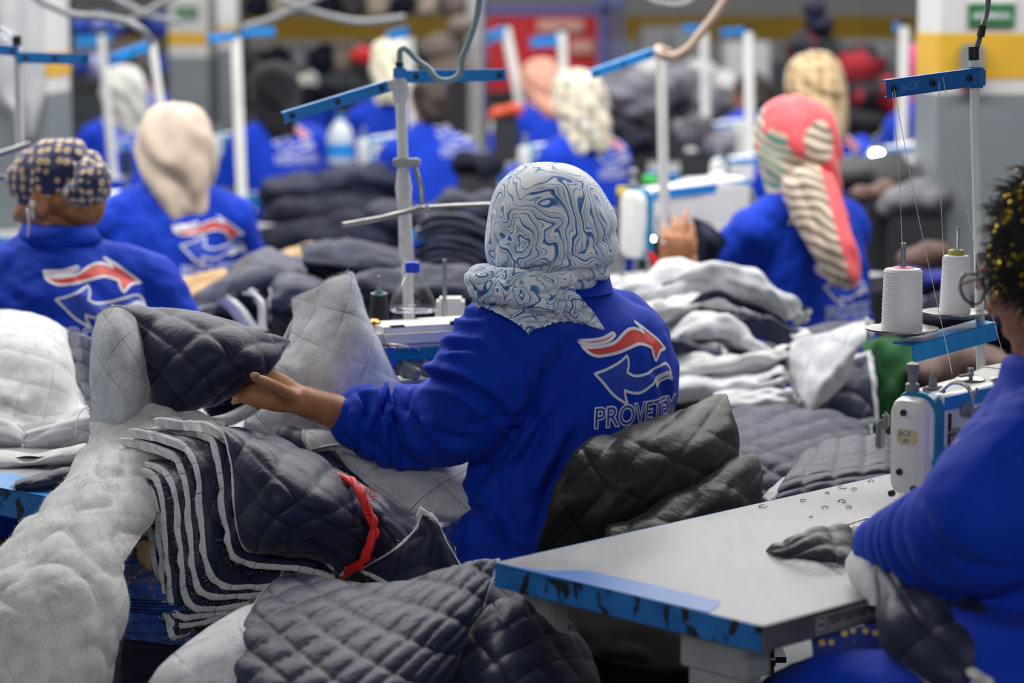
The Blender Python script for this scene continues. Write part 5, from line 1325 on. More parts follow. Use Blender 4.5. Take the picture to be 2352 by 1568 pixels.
ck('seat_cover_roll', [
    [(1400, 1232, 3.88), (1480, 1182, 3.92), (1570, 1130, 3.98), (1660, 1080, 4.05), (1722, 1056, 4.12)],
    [(1395, 1222, 3.80), (1478, 1180, 3.84), (1575, 1125, 3.90), (1668, 1072, 3.96), (1738, 1052, 4.04)],
    [(1392, 1240, 3.76), (1480, 1205, 3.79), (1585, 1155, 3.85), (1680, 1105, 3.91), (1754, 1085, 4.0)],
    [(1390, 1280, 3.75), (1480, 1250, 3.77), (1590, 1200, 3.83), (1685, 1160, 3.89), (1756, 1135, 3.98)],
    [(1390, 1330, 3.78), (1480, 1310, 3.80), (1590, 1260, 3.86), (1685, 1210, 3.92), (1756, 1180, 4.0)]], 72, .004, .11)
q = MB(); q.lathe([(0, 0), (.022, 0), (.022, .36), (0, .36)], (.28, 4.02, .06)); q.mk('pedestal', DARKSTEEL, ch)
q = MB(); q.box((.25, 4.03, .46), (.40, .38, .05), bev=.02); q.mk('seat', plain('dark_vinyl', srgb(36, 38, 44), .6), ch)
q = MB()
for k in range(5): a = k * 1.2566; q.cyl((.28, 4.02, .07), (.28 + .27 * math.cos(a), 4.02 + .27 * math.sin(a), .03), .014); q.lathe([(0, 0), (.02, 0), (.02, .04), (0, .04)], (.28 + .27 * math.cos(a), 4.02 + .27 * math.sin(a), 0), 10)
q.mk('star_base', DARKSTEEL, ch)
quilt_sheet('quilted_panel', [
    [(1668, 948, 4.95), (1740, 940, 4.95), (1820, 940, 4.95), (1910, 950, 4.92), (2000, 975, 4.90)],
    [(1675, 1000, 4.74), (1750, 1000, 4.72), (1835, 1000, 4.72), (1920, 1005, 4.74), (2000, 1020, 4.78)],
    [(1685, 1060, 4.60), (1755, 1065, 4.56), (1835, 1065, 4.55), (1910, 1060, 4.58), (1985, 1060, 4.64)],
    [(1690, 1140, 4.50), (1760, 1150, 4.46), (1840, 1150, 4.44), (1910, 1140, 4.48), (1980, 1120, 4.56)]],
    'navy diamond-quilted panel behind the black chair cover', 'fabric', size=.064, amp=.011, seed=73, res=.006)
quilt_sheet('quilted_panel', [
    [(1838, 1062, 4.40), (1880, 1030, 4.40), (1930, 1012, 4.40), (1985, 1005, 4.40), (2045, 1000, 4.42)],
    [(1815, 1090, 4.22), (1865, 1062, 4.22), (1925, 1046, 4.22), (1985, 1040, 4.22), (2050, 1040, 4.25)],
    [(1790, 1120, 4.08), (1850, 1100, 4.08), (1915, 1086, 4.08), (1980, 1078, 4.08), (2050, 1072, 4.10)],
    [(1765, 1165, 4.02), (1830, 1160, 4.02), (1900, 1150, 4.02), (1970, 1140, 4.02), (2050, 1130, 4.04)]],
    'navy square-quilted panel behind the right table', 'fabric', size=.052, amp=.007, seed=74, ortho=True, shell=NAVYO, th=.02)
quilt_sheet('quilted_panel', [
    [(1842, 1058, 4.36), (1850, 1052, 4.38), (1862, 1048, 4.42)],
    [(1800, 1095, 4.18), (1815, 1098, 4.16), (1828, 1098, 4.2)],
    [(1758, 1130, 4.05), (1775, 1140, 4.02), (1792, 1142, 4.05)],
    [(1752, 1165, 4.02), (1765, 1170, 4.0), (1780, 1170, 4.03)]], 'pale batting rim along the square-quilted panel', 'fabric', size=.09, amp=.001, face='bat', seed=75, th=.015)
HG = 'batting panels heaped on the middle table'
heap = [
 ([(1412, 668), (1500, 628), (1595, 608), (1700, 618), (1790, 655), (1850, 700)], [(1440, 706), (1520, 690), (1620, 664), (1720, 678), (1800, 712), (1845, 735)], 5.60, 'grey batting fold along the top of the middle heap', .05, 'bat'),
 ([(1430, 700), (1520, 690), (1610, 672), (1700, 690), (1800, 735), (1880, 775)], [(1460, 770), (1550, 745), (1640, 712), (1720, 745), (1800, 785), (1860, 800)], 5.50, 'white batting fold second from the top of the middle heap', .08, 'bat'),
 ([(1640, 735), (1700, 715), (1760, 720), (1830, 760), (1890, 800)], [(1655, 770), (1710, 750), (1760, 762), (1825, 800), (1880, 820)], 5.46, 'navy fold showing dark inside the batting heap', .03, 'shell'),
 ([(1490, 780), (1570, 745), (1650, 740), (1720, 770), (1785, 805)], [(1500, 830), (1580, 800), (1660, 800), (1720, 815), (1780, 830)], 5.40, 'crumpled batting fold in the middle of the heap behind the logo', .06, 'bat'),
 ([(1505, 810), (1560, 790), (1610, 808), (1660, 800)], [(1510, 835), (1560, 828), (1610, 832), (1660, 825)], 5.33, 'short navy fold between batting layers beside the sleeve logo', .03, 'shell'),
 ([(1530, 835), (1620, 815), (1710, 806), (1790, 800), (1850, 790)], [(1540, 866), (1630, 858), (1720, 848), (1800, 838), (1840, 830)], 5.33, 'flat white batting layer across the middle of the heap', .05, 'bat'),
 ([(1545, 866), (1640, 862), (1730, 852), (1800, 842)], [(1560, 930), (1650, 920), (1740, 905), (1800, 892)], 5.28, 'grey batting layer low in the heap above the black chair cover', .07, 'bat'),
 ([(1640, 915), (1720, 892), (1790, 882), (1820, 888)], [(1680, 955), (1740, 952), (1790, 948), (1835, 945)], 5.16, 'pale batting corner at the foot of the heap', .04, 'bat'),
]
for k, (tp, bt, D_, lb, bl, fc) in enumerate(heap):
    fold_sheet('quilted_panel', tp, bt, D_, bl, lb, group=HG, cols=9, size=.08, amp=.006, th=.014, face=fc, bat=BATF if k in (1, 5) else BAT, seed=80 + k * 1.37, wr=.026, wf=8, res=.007, rim=.009)
quilt_sheet('quilted_panel', [
    [(1790, 805, 5.36), (1850, 775, 5.30), (1910, 760, 5.24), (1990, 738, 5.22)],
    [(1800, 850, 5.30), (1860, 825, 5.20), (1925, 800, 5.14), (1990, 770, 5.16)],
    [(1815, 900, 5.24), (1870, 885, 5.12), (1925, 850, 5.10), (1965, 815, 5.14)],
    [(1835, 948, 5.20), (1865, 940, 5.12), (1915, 900, 5.12), (1950, 862, 5.16)]],
    'large batting flap hanging off the right of the heap with a dark edge', 'fabric', HG, size=.09, amp=.004, th=.022, face='bat', seed=91, res=.007, wr=.010, rim=.012)
quilt_sheet('quilted_panel', [
    [(1790, 790, 5.48), (1860, 755, 5.46), (1930, 738, 5.46), (1990, 728, 5.46)],
    [(1800, 820, 5.42), (1870, 790, 5.38), (1935, 765, 5.36), (1995, 748, 5.38)]], 'navy quilted strip above the big batting flap', 'fabric', HG, size=.06, amp=.005, seed=92)
quilt_sheet('quilted_panel', [
    [(1880, 905, 5.34), (1920, 860, 5.32), (1960, 830, 5.32), (1990, 815, 5.33)],
    [(1870, 960, 5.28), (1920, 925, 5.26), (1965, 890, 5.26), (2000, 870, 5.27)],
    [(1880, 1010, 5.22), (1930, 985, 5.20), (1975, 965, 5.20), (2010, 960, 5.22)]], 'dark navy quilt with a pale raw edge beside the green bag', 'fabric', HG, size=.06, amp=.006, seed=93, th=.02, rim=.012)
def lump(name, prof_pts, D, thick, m, label, cat, seed=0, noise=.03, vox=.012, group=None):
    """a soft heap: overlapping pillows joined into one surface; points are (px,py,radius px)"""
    sh = []
    for x, y, rr_ in prof_pts:
        c = at(x, y, D); R_ = rr_ * D / F; sh.append(ellipsoid(c, (R_ * 1.2, thick, R_ * .78)))
    V, Fc, N = remesh(sh, vox, 3); V = V + N * (noise * (fbm(V[:, 0] * 9 + seed, V[:, 1] * 9, V[:, 2] * 9 + seed, 3) * .5 + .3 * np.sin(V[:, 2] * 55 + 4 * vnoise(V[:, 0] * 6, V[:, 1] * 6, V[:, 2] * 6 + seed))))[:, None]
    o = mk(name, V, Fc, m); return tag(o, label, cat, group)
GREENB = plain('green_cloth', srgb(18, 92, 42), .75, var=.12, scale=10, bump=.1)
quilt_sheet('cloth_bag', [[(1985, 790, 5.5), (2030, 775, 5.46), (2070, 775, 5.46), (2112, 790, 5.5)], [(1990, 850, 5.44), (2030, 850, 5.4), (2070, 850, 5.4), (2112, 860, 5.44)], [(1996, 920, 5.42), (2030, 920, 5.38), (2060, 930, 5.38), (2095, 940, 5.42)], [(2004, 1010, 5.44), (2030, 1010, 5.40), (2060, 1010, 5.40), (2090, 1010, 5.44)]],
    'plain green cloth bag behind the thread cones', 'bag', size=.5, amp=.0, th=.06, shell=GREENB, bat=GREENB, wr=.010, seed=94)
# ================================================================== on the right table, under the sewer's hands
quilt_sheet('quilted_panel', [
    [(1765, 1262, 3.42), (1800, 1248, 3.42), (1850, 1235, 3.42), (1920, 1222, 3.42), (1990, 1218, 3.44), (2060, 1215, 3.44)],
    [(1758, 1268, 3.38), (1812, 1250, 3.34), (1865, 1220, 3.35), (1930, 1210, 3.38), (1990, 1222, 3.38), (2060, 1230, 3.38)],
    [(1762, 1276, 3.36), (1825, 1270, 3.32), (1885, 1250, 3.31), (1940, 1250, 3.32), (2000, 1262, 3.32), (2060, 1270, 3.32)],
    [(1770, 1290, 3.35), (1850, 1290, 3.31), (1905, 1295, 3.28), (1950, 1305, 3.27), (2000, 1320, 3.26), (2060, 1330, 3.26)]],
    'dark navy sleeve piece being sewn on the right table', 'fabric', size=.036, amp=.006, th=.02, ortho=True, shell=quilt_mat('navy_quilt_small', srgb(44, 45, 58), srgb(18, 18, 28), 1.0, ortho=True), seed=95, wr=.004)
quilt_sheet('quilted_panel', [
    [(1765, 1285, 3.33), (1830, 1286, 3.29), (1890, 1300, 3.25), (1950, 1330, 3.22), (2010, 1350, 3.2)],
    [(1762, 1300, 3.32), (1830, 1310, 3.27), (1890, 1328, 3.22), (1950, 1345, 3.20), (2010, 1370, 3.18)],
    [(1775, 1312, 3.31), (1835, 1325, 3.26), (1890, 1340, 3.21), (1950, 1352, 3.19), (2010, 1380, 3.17)]],
    'white batting underside of the piece on the right table', 'fabric', size=.08, amp=.002, face='bat', bat=BATF, seed=96, fuzz=200)
quilt_sheet('quilted_panel', [
    [(1950, 1262, 3.20), (1975, 1250, 3.18), (2005, 1248, 3.18), (2030, 1262, 3.2)],
    [(1940, 1295, 3.18), (1970, 1290, 3.13), (2005, 1292, 3.12), (2030, 1300, 3.15)],
    [(1955, 1335, 3.14), (1985, 1335, 3.10), (2012, 1338, 3.09), (2035, 1340, 3.12)],
    [(1995, 1385, 3.11), (2010, 1388, 3.07), (2025, 1390, 3.07), (2040, 1392, 3.1)]],
    'fluffy batting cuff folded over at the sewer\'s wrist', 'fabric', size=.08, amp=.002, face='bat', bat=BATF, seed=97, fuzz=200)
quilt_sheet('quilted_panel', [
    [(2005, 1262, 3.16), (2060, 1300, 3.08), (2120, 1350, 3.02), (2190, 1380, 2.98), (2260, 1390, 2.97)],
    [(2012, 1330, 3.06), (2065, 1360, 3.0), (2125, 1395, 2.95), (2195, 1420, 2.92), (2270, 1430, 2.92)],
    [(2022, 1395, 3.0), (2070, 1420, 2.95), (2130, 1450, 2.91), (2200, 1470, 2.88), (2280, 1480, 2.88)],
    [(2035, 1470, 2.98), (2085, 1490, 2.92), (2145, 1520, 2.88), (2215, 1540, 2.86), (2290, 1560, 2.86)],
    [(2060, 1520, 2.96), (2105, 1545, 2.9), (2160, 1580, 2.87), (2220, 1620, 2.85), (2300, 1640, 2.85)]],
    'navy quilted piece hanging off the right table over the lap', 'fabric', size=.075, amp=.006, th=.012, seed=98, wr=.016, wf=7)
lump('batting_scrap', [(2235, 1545, 16), (2265, 1560, 14), (2250, 1580, 20)], 2.84, .03, BATF, 'frayed white batting scrap at the bottom right edge', 'fabric', 3, .006, .004)
P = spl(G([[(1862, 1462, 3.06), (1920, 1452, 3.06), (1990, 1436, 3.06), (2050, 1425, 3.06)], [(1866, 1500, 3.05), (1925, 1490, 3.05), (1990, 1480, 3.05), (2050, 1470, 3.05)], [(1866, 1560, 3.04), (1925, 1550, 3.04), (1990, 1540, 3.04), (2050, 1530, 3.04)]]), 20, 24)
o = mk('polka_dot_cloth', P.reshape(-1, 3), grid_faces(20, 24), POLKA); so = o.modifiers.new('s', 'SOLIDIFY'); so.thickness = .004; tag(o, 'blue cloth with yellow dots below the right table edge', 'fabric')
# ================================================================== tables, machines, stands in front
Z = .75
FL = onz(1751, 1436, Z)[:2]
BL = onz(1142, 1291, Z)[:2]; bd = onz(2030, 1092, Z)[:2] - BL; bd /= np.linalg.norm(bd)
BR = BL + bd * 1.25; fd = onz(1987, 1372, Z)[:2] - FL; fd /= np.linalg.norm(fd); FRt = FL + fd * 1.2
rt = sewing_table('sewing_table', [FL, FRt, BR, BL], 'nearest sewing table at the lower right, grey top with chipped blue end', leg=False, thick=.034)
# blue painted stripe on the table top along its end edge
e0, e1 = BL, FL; ln = (BL - FL) / np.linalg.norm(BL - FL)
def tp(px, py): return onz(px, py, Z + .0007)
b = MB(); P = [tp(*q) for q in ((1142, 1293), (1250, 1310), (1345, 1309), (1500, 1342), (1655, 1380), (1650, 1392), (1636, 1400), (1628, 1406))]
V = np.array(P); V2 = V.copy(); V2[:, 2] = Z - .003
n = len(P); b.add(np.vstack([V, V2]), [list(range(n))[::-1], list(range(n, 2 * n))] + [[i, (i + 1) % n, n + (i + 1) % n, n + i] for i in range(n)]); b.mk('blue_stripe', BLUEBAR2, rt, smooth=False)
# ruler sticker on the front edge
fn = A(fd[1], -fd[0], 0); fr3 = A(fd[0], fd[1], 0)
s0 = .115; r0 = A(*(FL + fd * (s0)), Z - .018) + fn * .0055
b = MB(); R = np.stack([fr3, fn, A(0, 0, 1)], 1); b.box(r0 + fr3 * .08, (.19, .0012, .022), R); b.mk('ruler_sticker', plain('ruler_grey', srgb(96, 95, 102), .4), rt, smooth=False)
b = MB()
for k in range(29):
    h = .011 if k % 5 == 0 else .006
    b.box(r0 + fr3 * (.012 + k * .0055) + fn * .0009 + A(0, 0, -.009 + h / 2), (.0008, .0006, h), R)
b.box(r0 + fr3 * .08 + fn * .0009 + A(0, 0, .0112), (.188, .0006, .0008), R); b.box(r0 + fr3 * .08 + fn * .0009 - A(0, 0, .0112), (.188, .0006, .0008), R); b.box(r0 - fr3 * .0135 + fn * .0009, (.0008, .0006, .022), R); b.box(r0 + fr3 * .004 + fn * .0009, (.0008, .0006, .022), R)
b.box(r0 - fr3 * .005 + fn * .0009 + A(0, 0, .005), (.006, .0006, .004), R); b.box(r0 - fr3 * .005 + fn * .0009 - A(0, 0, .005), (.006, .0006, .004), R)
b.mk('ruler_marks', plain('pale_grey_print', srgb(190, 190, 196), .5), rt, smooth=False)
# steel leg of the right table
lc = onz(1672, 1490, Z)[:2]
b = MB(); yw = math.atan2(ln[1], ln[0]); R = np.array([[math.cos(yw), -math.sin(yw), 0], [math.sin(yw), math.cos(yw), 0], [0, 0, 1]])
lp = A(*(FL + ln * .105 + fd * .05), 0)
b.box(lp + A(0, 0, .685), (.115, .05, .045), R, .003); b.box(lp + A(0, 0, .335), (.095, .04, .66), R, .004); b.box(lp + A(0, 0, .015), (.14, .07, .03), R, .004)
lo = b.mk('leg', plain('grey_leg_paint', srgb(150, 152, 156), .45), rt, smooth=False)
b = MB(); ff = A(-ln[0], -ln[1], 0); nn = A(ln[1], -ln[0], 0); nn = nn if nn[1] < 0 else -nn
for dz_ in (.60, .52, .44): b.lathe([(.004, 0), (.006, 0), (.006, .0015), (.004, .0015)], lp + nn * .0205 + A(0, 0, dz_), 16, nn)
b.cyl(lp + nn * .02 - A(*ln, 0) * .035 + A(0, 0, .585), lp + nn * .026 - A(*ln, 0) * .035 + A(0, 0, .585), .009); b.cyl(lp + nn * .02 + A(*ln, 0) * .036 + A(0, 0, .585), lp + nn * .026 + A(*ln, 0) * .036 + A(0, 0, .585), .008); b.mk('leg_bolt', DARKSTEEL, lo)
for k_, (u_, w_) in enumerate(((.08, .47), (1.1, .08), (1.1, .47))):
    lp2 = A(*(FL + fd * u_ + ln * w_), 0); b = MB(); b.box(lp2 + A(0, 0, .35), (.06, .035, .7), R, .003); b.mk('leg', plain('grey_leg_paint', srgb(150, 152, 156), .45), rt, smooth=False)
# needle-plate guard and scraps lying on the right table
b = MB(); b.tube(spline(np.array([tp(1940, 1212) + A(0, 0, .004), tp(2000, 1196) + A(0, 0, .005), tp(2050, 1200) + A(0, 0, .004), tp(2040, 1216) + A(0, 0, .004), tp(1990, 1222) + A(0, 0, .004), tp(1940, 1214) + A(0, 0, .004)]), 40), .0016, 8)
tag(b.mk('wire_guard', STEEL), 'bent wire guard lying on the right table beside the machine', 'guard')
r3 = np.random.default_rng(9)
for k, (x, y, s_) in enumerate(((1752, 1163, 9), (1845, 1150, 7), (1895, 1166, 8), (1934, 1152, 9), (1948, 1165, 8), (1862, 1187, 4), (1935, 1120, 9), (1962, 1124, 7), (2000, 1105, 6), (1900, 1133, 5))):
    b = MB(); m_ = 14; pts = [tp(x + s_ * math.cos(q / m_ * 5.5 + k) * r3.uniform(.6, 1.2), y + .35 * s_ * math.sin(q / m_ * 5.5 + k)) + A(0, 0, .001) for q in range(m_)]
    b.tube(pts, .0006, 5); o = b.mk('thread_scrap', BLACKPL); tag(o, ('dark thread curl on the right table, %s' % ('left of the others at the back edge', 'first of the row before the square quilt', 'below the square quilt corner', 'round curl nearest the wire guard', 'round curl right of its twin', 'tiny crumb nearest the sleeve piece', 'upper curl near the machine', 'upper curl just left of the machine', 'closest to the face plate', 'small curl near the back edge')[k]), 'thread', 'thread scraps on the right table')
# machine on the right table
mloc = at(2092, 1235, 3.50); mloc[2] = Z
my = math.atan2(bd[1], bd[0])
machine('sewing_machine', mloc, my, 'white sewing machine with blue stripe at the right, face plate to the viewer', detail=True, s=.85)
# thread stand with two white cones on the right
DS = 4.02
bs_ = at(2258, 1090, DS); bs_[2] = Z
st = thread_stand(bs_, at(2237, 138, DS), .0078, [(at(2250, 176, DS - .012), at(2036, 205, DS - .10), .027)], 'white thread stand at the right with one blue arm over the cones', m=BLUEBAR2)
b = MB(); b.box(at(2241, 178, DS), (.030, .026, .034), bev=.004); b.mk('clamp', BLUEBAR2, st, smooth=False)
tvt, tft = text_mesh('JaCK', .018, .0, .25); a0, a1 = at(2066, 206, DS - .10), at(2110, 196, DS - .085); ux = nrm(a1 - a0)
b = MB(); b.add(a0 + A(0, -.006, -.004) + tvt[:, :1] * ux + tvt[:, 1:2] * A(0, 0, 1), tft); b.mk('arm_lettering', plain('embossed_blue', srgb(60, 150, 215), .4), st, smooth=False)
b = MB(); p0, p1 = at(2266, 738, DS - .01), at(2072, 790, DS - .13); d = nrm(p1 - p0); L = np.linalg.norm(p1 - p0); up = nrm(A(0, 0, 1) - d * d[2]); nn = np.cross(d, up)
Rm = np.stack([d, nn, up], 1); b.box((p0 + p1) / 2, (L, .045, .003), Rm, .001); b.box((p0 + p1) / 2 + nn * (.022 if nn[1] < 0 else -.022) - up * .014, (L, .003, .030), Rm, .001); b.mk('tray_arm', BLUEBAR, st, smooth=False)
b = MB(); b.box(at(2258, 622, DS - .006), (.026, .020, .062), bev=.003); 
for y in (603, 646): b.cyl(at(2250, y, DS - .018), at(2250, y, DS - .03), .006); b.cyl(at(2266, y, DS - .018), at(2266, y, DS - .03), .006)
b.mk('splice_clamp', GREYPL, st, smooth=False)
for nm, px, py, D_, R_ in (('front', 2071, 762, 3.92, 86), ('rear', 2194, 724, 3.99, 78)):
    c = at(px, py, D_); rr_ = R_ * D_ / F
    b = MB(); b.lathe([(0, -.004), (rr_ * .5, -.004), (rr_ * .97, .004), (rr_, .007), (rr_ * .96, .0075), (rr_ * .55, .0005), (0, .0005)], c, 40); b.lathe([(.0042, 0), (.0042, .145 if nm == 'front' else .142), (.002, .147), (0, .147)], c, 12)
    b.mk('spool_plate', STEEL, st)
cotton = None
def cotton_mat():
    t = NT('white_cotton_thread'); c = t.coord(); s = t.n('ShaderNodeSeparateXYZ', i={0: c})
    w = t.math('SINE', t.math('ADD', t.math('MULTIPLY', s.outputs[2], 2600.0), t.math('MULTIPLY', t.noise(c, 14, 2)[0], 14.0)))
    t.set(color=srgb(232, 232, 236), rough=.8, sheen=.2, normal=t.bump(w, .35, .0006)); return t.m
COTTON = cotton_mat()
c = at(2071, 768, 3.92); cone(c + A(0, 0, .0035), 47.5 * 3.92 / F, 44 * 3.92 / F, (768 - 620) * 3.92 / F * 1.0, COTTON, 'fat white thread cone on the front steel plate, pink core', plain('pink_core', srgb(206, 110, 150), .5), tip=.003)
c = at(2193, 726, 3.99); cone(c + A(0, 0, .0035), 36 * 3.99 / F, 31 * 3.99 / F, (726 - 590) * 3.99 / F, COTTON, 'slim white thread cone on the rear steel plate, olive core', plain('olive_core', srgb(166, 160, 74), .5))
THR = plain('white_thread', srgb(214, 214, 218), .7, var=.01)
for k, (pts, lb) in enumerate((([(2050, 212, 3.905), (2066, 420, 3.91), (2074, 618, 3.92)], 'white thread from the arm tip down to the fat cone'), ([(2054, 206, 3.905), (2110, 500, 3.85), (2162, 740, 3.78), (2187, 858, 3.72)], 'white thread from the arm tip down to the machine post'),
                              ([(2157, 186, 3.96), (2160, 420, 3.97), (2172, 640, 3.985), (2189, 592, 3.99)], 'white thread from the middle eyelet to the slim cone'), ([(2166, 178, 3.96), (2205, 400, 3.93), (2255, 640, 3.87), (2285, 745, 3.84), (2308, 830, 3.82)], 'white thread from the middle eyelet past the pole to the machine'))):
    b = MB(); b.tube(spline(np.array([at(*p) for p in pts]), 30), .00055, 6); tag(b.mk('sewing_thread', THR), lb, 'thread')
cable([(2240, 140, 4.03), (2243, 112, 4.03), (2250, 88, 4.03), (2256, 62, 4.03), (2266, 30, 4.05), (2272, -20, 4.06), (2276, -60, 4.1)], .0045, plain('grey_cable', srgb(104, 106, 112), .5), 'grey power cable with black tape rising from the right stand')
b = MB(); b.tube([at(2252, 84, 4.02), at(2257, 58, 4.02)], .0066, 8); tag(b.mk('cable_tape', BLACKPL), 'black tape wrapped round the right stand cable', 'tape')

# ---------------------------------------------------------------- the centre sewer's table, machine and stand
A0 = A(-.70, 3.745); mt_l = A(math.cos(.90), math.sin(.90)); mt_e = A(-math.sin(.90), math.cos(.90))
mt = sewing_table('sewing_table', [A0, A0 + mt_l * 1.25, A0 + mt_l * 1.25 + mt_e * .60, A0 + mt_e * .60], 'sewing table of the centre sewer with a bright blue end edge at the left')
lt = sewing_table('sewing_table', [A0 + mt_e * .62 - mt_l * .02, A0 + mt_e * .62 + mt_l * 1.2, A0 + mt_e * 1.2 + mt_l * 1.2, A0 + mt_e * 1.2 - mt_l * .02], 'sewing table at the left edge behind the batting pile')
b = MB(); V = np.array([A(*(A0 - mt_l * .004), Z + .0008), A(*(A0 + mt_l * .085), Z + .0008), A(*(A0 + mt_e * .6 + mt_l * .085), Z + .0008), A(*(A0 + mt_e * .6 - mt_l * .004), Z + .0008)]); V2 = V - A(0, 0, .003)
b.add(np.vstack([V, V2]), [[0, 1, 2, 3], [7, 6, 5, 4]] + [[i, i + 4, (i + 1) % 4 + 4, (i + 1) % 4] for i in range(4)]); b.mk('blue_stripe', BLUEBAR, mt, smooth=False)
# overlock machine
ml = at(880, 900, 4.36); ml[2] = Z
ov = thing('overlock_machine', ml, 'white and teal overlock machine behind the raised batting panel', 'sewing machine')
y1 = .42; X = A(math.cos(y1), math.sin(y1), 0); Yv = A(-math.sin(y1), math.cos(y1), 0); R = np.stack([X, Yv, A(0, 0, 1)], 1); L_ = lambda x, y, z: ml + X * x + Yv * y + A(0, 0, z)
b = MB(); b.box(L_(.14, .06, .05), (.30, .20, .10), R, .012); b.box(L_(.20, .08, .13), (.18, .16, .12), R, .015); b.mk('base', WHITE, ov)
b = MB(); b.box(L_(.115, .02, .178), (.27, .115, .042), R, .012); b.mk('top_cover', WHITE, ov)
b = MB(); b.box(L_(.115, -.012, .148), (.262, .07, .022), R, .004); b.mk('teal_band', TEAL, ov)
b = MB(); b.box(L_(.09, -.03, .125), (.19, .03, .028), R, .006); b.mk('tension_rail', GREYPL, ov)
for k in range(4):
    b = MB(); c0 = L_(.025 + k * .040, -.045, .122); dv = -Yv * .9 - A(0, 0, .1) + X * .25; dv = nrm(dv)
    b.lathe([(.0, 0), (.014, 0), (.0155, .004), (.0145, .012), (.011, .014), (.0125, .022), (.012, .034), (.008, .038), (0, .038)], c0, 20, dv); b.tube([c0 + A(0, 0, .012), c0 + A(0, 0, .026) + Yv * .006, c0 + A(0, 0, .02) + Yv * .016], .004, 8); b.mk('tension_knob', GREYPL, ov)
b = MB()
for k in range(5): b.tube(spline(np.array([L_(.03 + k * .036, -.05, .11), L_(.045 + k * .03, -.055, .06), L_(.07 + k * .012, -.05, .02)]), 10), .0008, 5)
b.mk('lower_threads', THR, ov)
b = MB(); b.tube(spline(np.array([L_(-.02, -.03, .165), L_(.0, -.05, .168), L_(.045, -.055, .16), L_(.05, -.04, .15)]), 20), .004, 8); b.mk('presser_arm', CHROME, ov)
for p_, s_ in (((.02, -.02, .198), (.03, .012, .006)), ((.135, -.025, .200), (.025, .012, .008))):
    b = MB(); b.box(L_(*p_), s_, R, .002); b.mk('cover_latch', DARKSTEEL, ov)
b = MB(); b.box(L_(.0, -.03, .14), (.04, .03, .06), R, .01); b.mk('thread_plate', CHROME, ov)
b = MB(); b.box(L_(.19, .0, .2), (.075, .03, .002), R, .0005); b.mk('warning_strip', plain('yellow_sticker', srgb(226, 196, 60), .5), ov, smooth=False)
b = MB(); b.lathe([(0, 0), (.012, 0), (.012, .004), (.006, .009), (0, .009)], L_(-.005, .03, .199)); b.mk('brass_cap', plain('brass', srgb(180, 130, 50), .3, .9), ov)
# water bottle, dark cone, spindle behind the machine
c = at(948, 716, 4.50); bt = thing('water_bottle', c, 'clear cone-shaped plastic bottle with a blue cap on the overlock machine', 'bottle')
u = 4.5 / F
b = MB(); b.lathe([(0, 0), (48 * u, .0), (54 * u, 5 * u), (54 * u, 16 * u), (47 * u, 38 * u), (34 * u, 64 * u), (20 * u, 86 * u), (15 * u, 96 * u), (14.5 * u, 104 * u), (12 * u, 104 * u)], c, 40); b.mk('bottle_body', CLEAR, bt)
b = MB(); b.lathe([(0, 116 * u), (15 * u, 116 * u), (17 * u, 114 * u), (17.5 * u, 97 * u), (14 * u, 96 * u), (0, 96 * u)], c, 30); b.lathe([(14 * u, 95 * u), (18 * u, 95 * u), (18 * u, 92 * u), (14 * u, 92 * u)], c, 30); b.mk('cap', plain('blue_cap', srgb(20, 62, 200), .35), bt)
b = MB(); b.lathe([(0, .002), (46 * u, .002), (51 * u, 5 * u), (51 * u, 13 * u), (0, 13 * u)], c, 30); b.mk('water', CLEAR, bt)
DKTH = plain('dark_green_thread', srgb(34, 40, 42), .8, var=.1)
c = at(871, 738, 4.62); cone(c, 22 * 4.62 / F, 20 * 4.62 / F, 58 * 4.62 / F, DKTH, 'black thread cone with a green rim beside the water bottle', plain('green_rim', srgb(30, 130, 100), .4))
b = MB(); b.lathe([(0, 0), (.016, 0), (.016, .003), (0, .003)], c + A(0, 0, .052), 20); b.cyl(c + A(0, 0, .05), c + A(0, 0, .088), .0045); tag(b.mk('spool_spindle', STEEL), 'steel spindle standing through the black thread cone', 'spindle')
b = MB(); b.cyl(at(1021, 790, 4.62), at(1021, 596, 4.62), .0046, .004); b.box(at(1021, 795, 4.62), (.05, .05, .012), bev=.002); tag(b.mk('spool_spindle', STEEL), 'bare steel spool rod right of the water bottle', 'spindle')
b = MB(); b.box(at(1035, 700, 4.75), (.055, .06, .03), bev=.006); b.box(at(1035, 706, 4.75) - A(0, 0, .02), (.06, .06, .04), bev=.004); tag(b.mk('white_box', WHITE), 'small white box behind the steel spool rod', 'box')
DC = 4.85
cb = at(946, 900, DC); cb[2] = Z
cs = thread_stand(cb, at(918, 168, DC), .0108, [(at(925, 176, DC - .01), at(1162, 172, DC + .10), .022), (at(905, 194, DC - .012), at(652, 271, DC - .10), .020)], 'centre thread stand with two blue arms and taped white pole', cap=False)
b = MB(); d_ = nrm(at(918, 168, DC) - cb); b.cyl(at(919, 172, DC), at(917, 142, DC), .0085); b.mk('end_cap', BLACKPL, cs)
b = MB(); b.box(at(918, 168, DC), (.026, .026, .03), bev=.005); b.mk('collar_block', BLUEBAR, cs, smooth=False)
TAPE = plain('masking_tape', srgb(212, 210, 212), .6, var=.08, scale=60, bump=.3)
for pr, c_ in (([(.0112, 0), (.0165, .01), (.0165, .03), (.0145, .036), (.016, .042), (.0112, .055)], (921, 236)), ([(.0112, 0), (.015, .006), (.0135, .07), (.0112, .14)], (934, 600)), ([(.0112, 0), (.014, .03), (.017, .06), (.0125, .09), (.0112, .11)], (930, 500))):
    b = MB(); b.lathe(pr, at(c_[0], c_[1], DC), 20, d_); b.mk('tape_wrap', TAPE, cs)
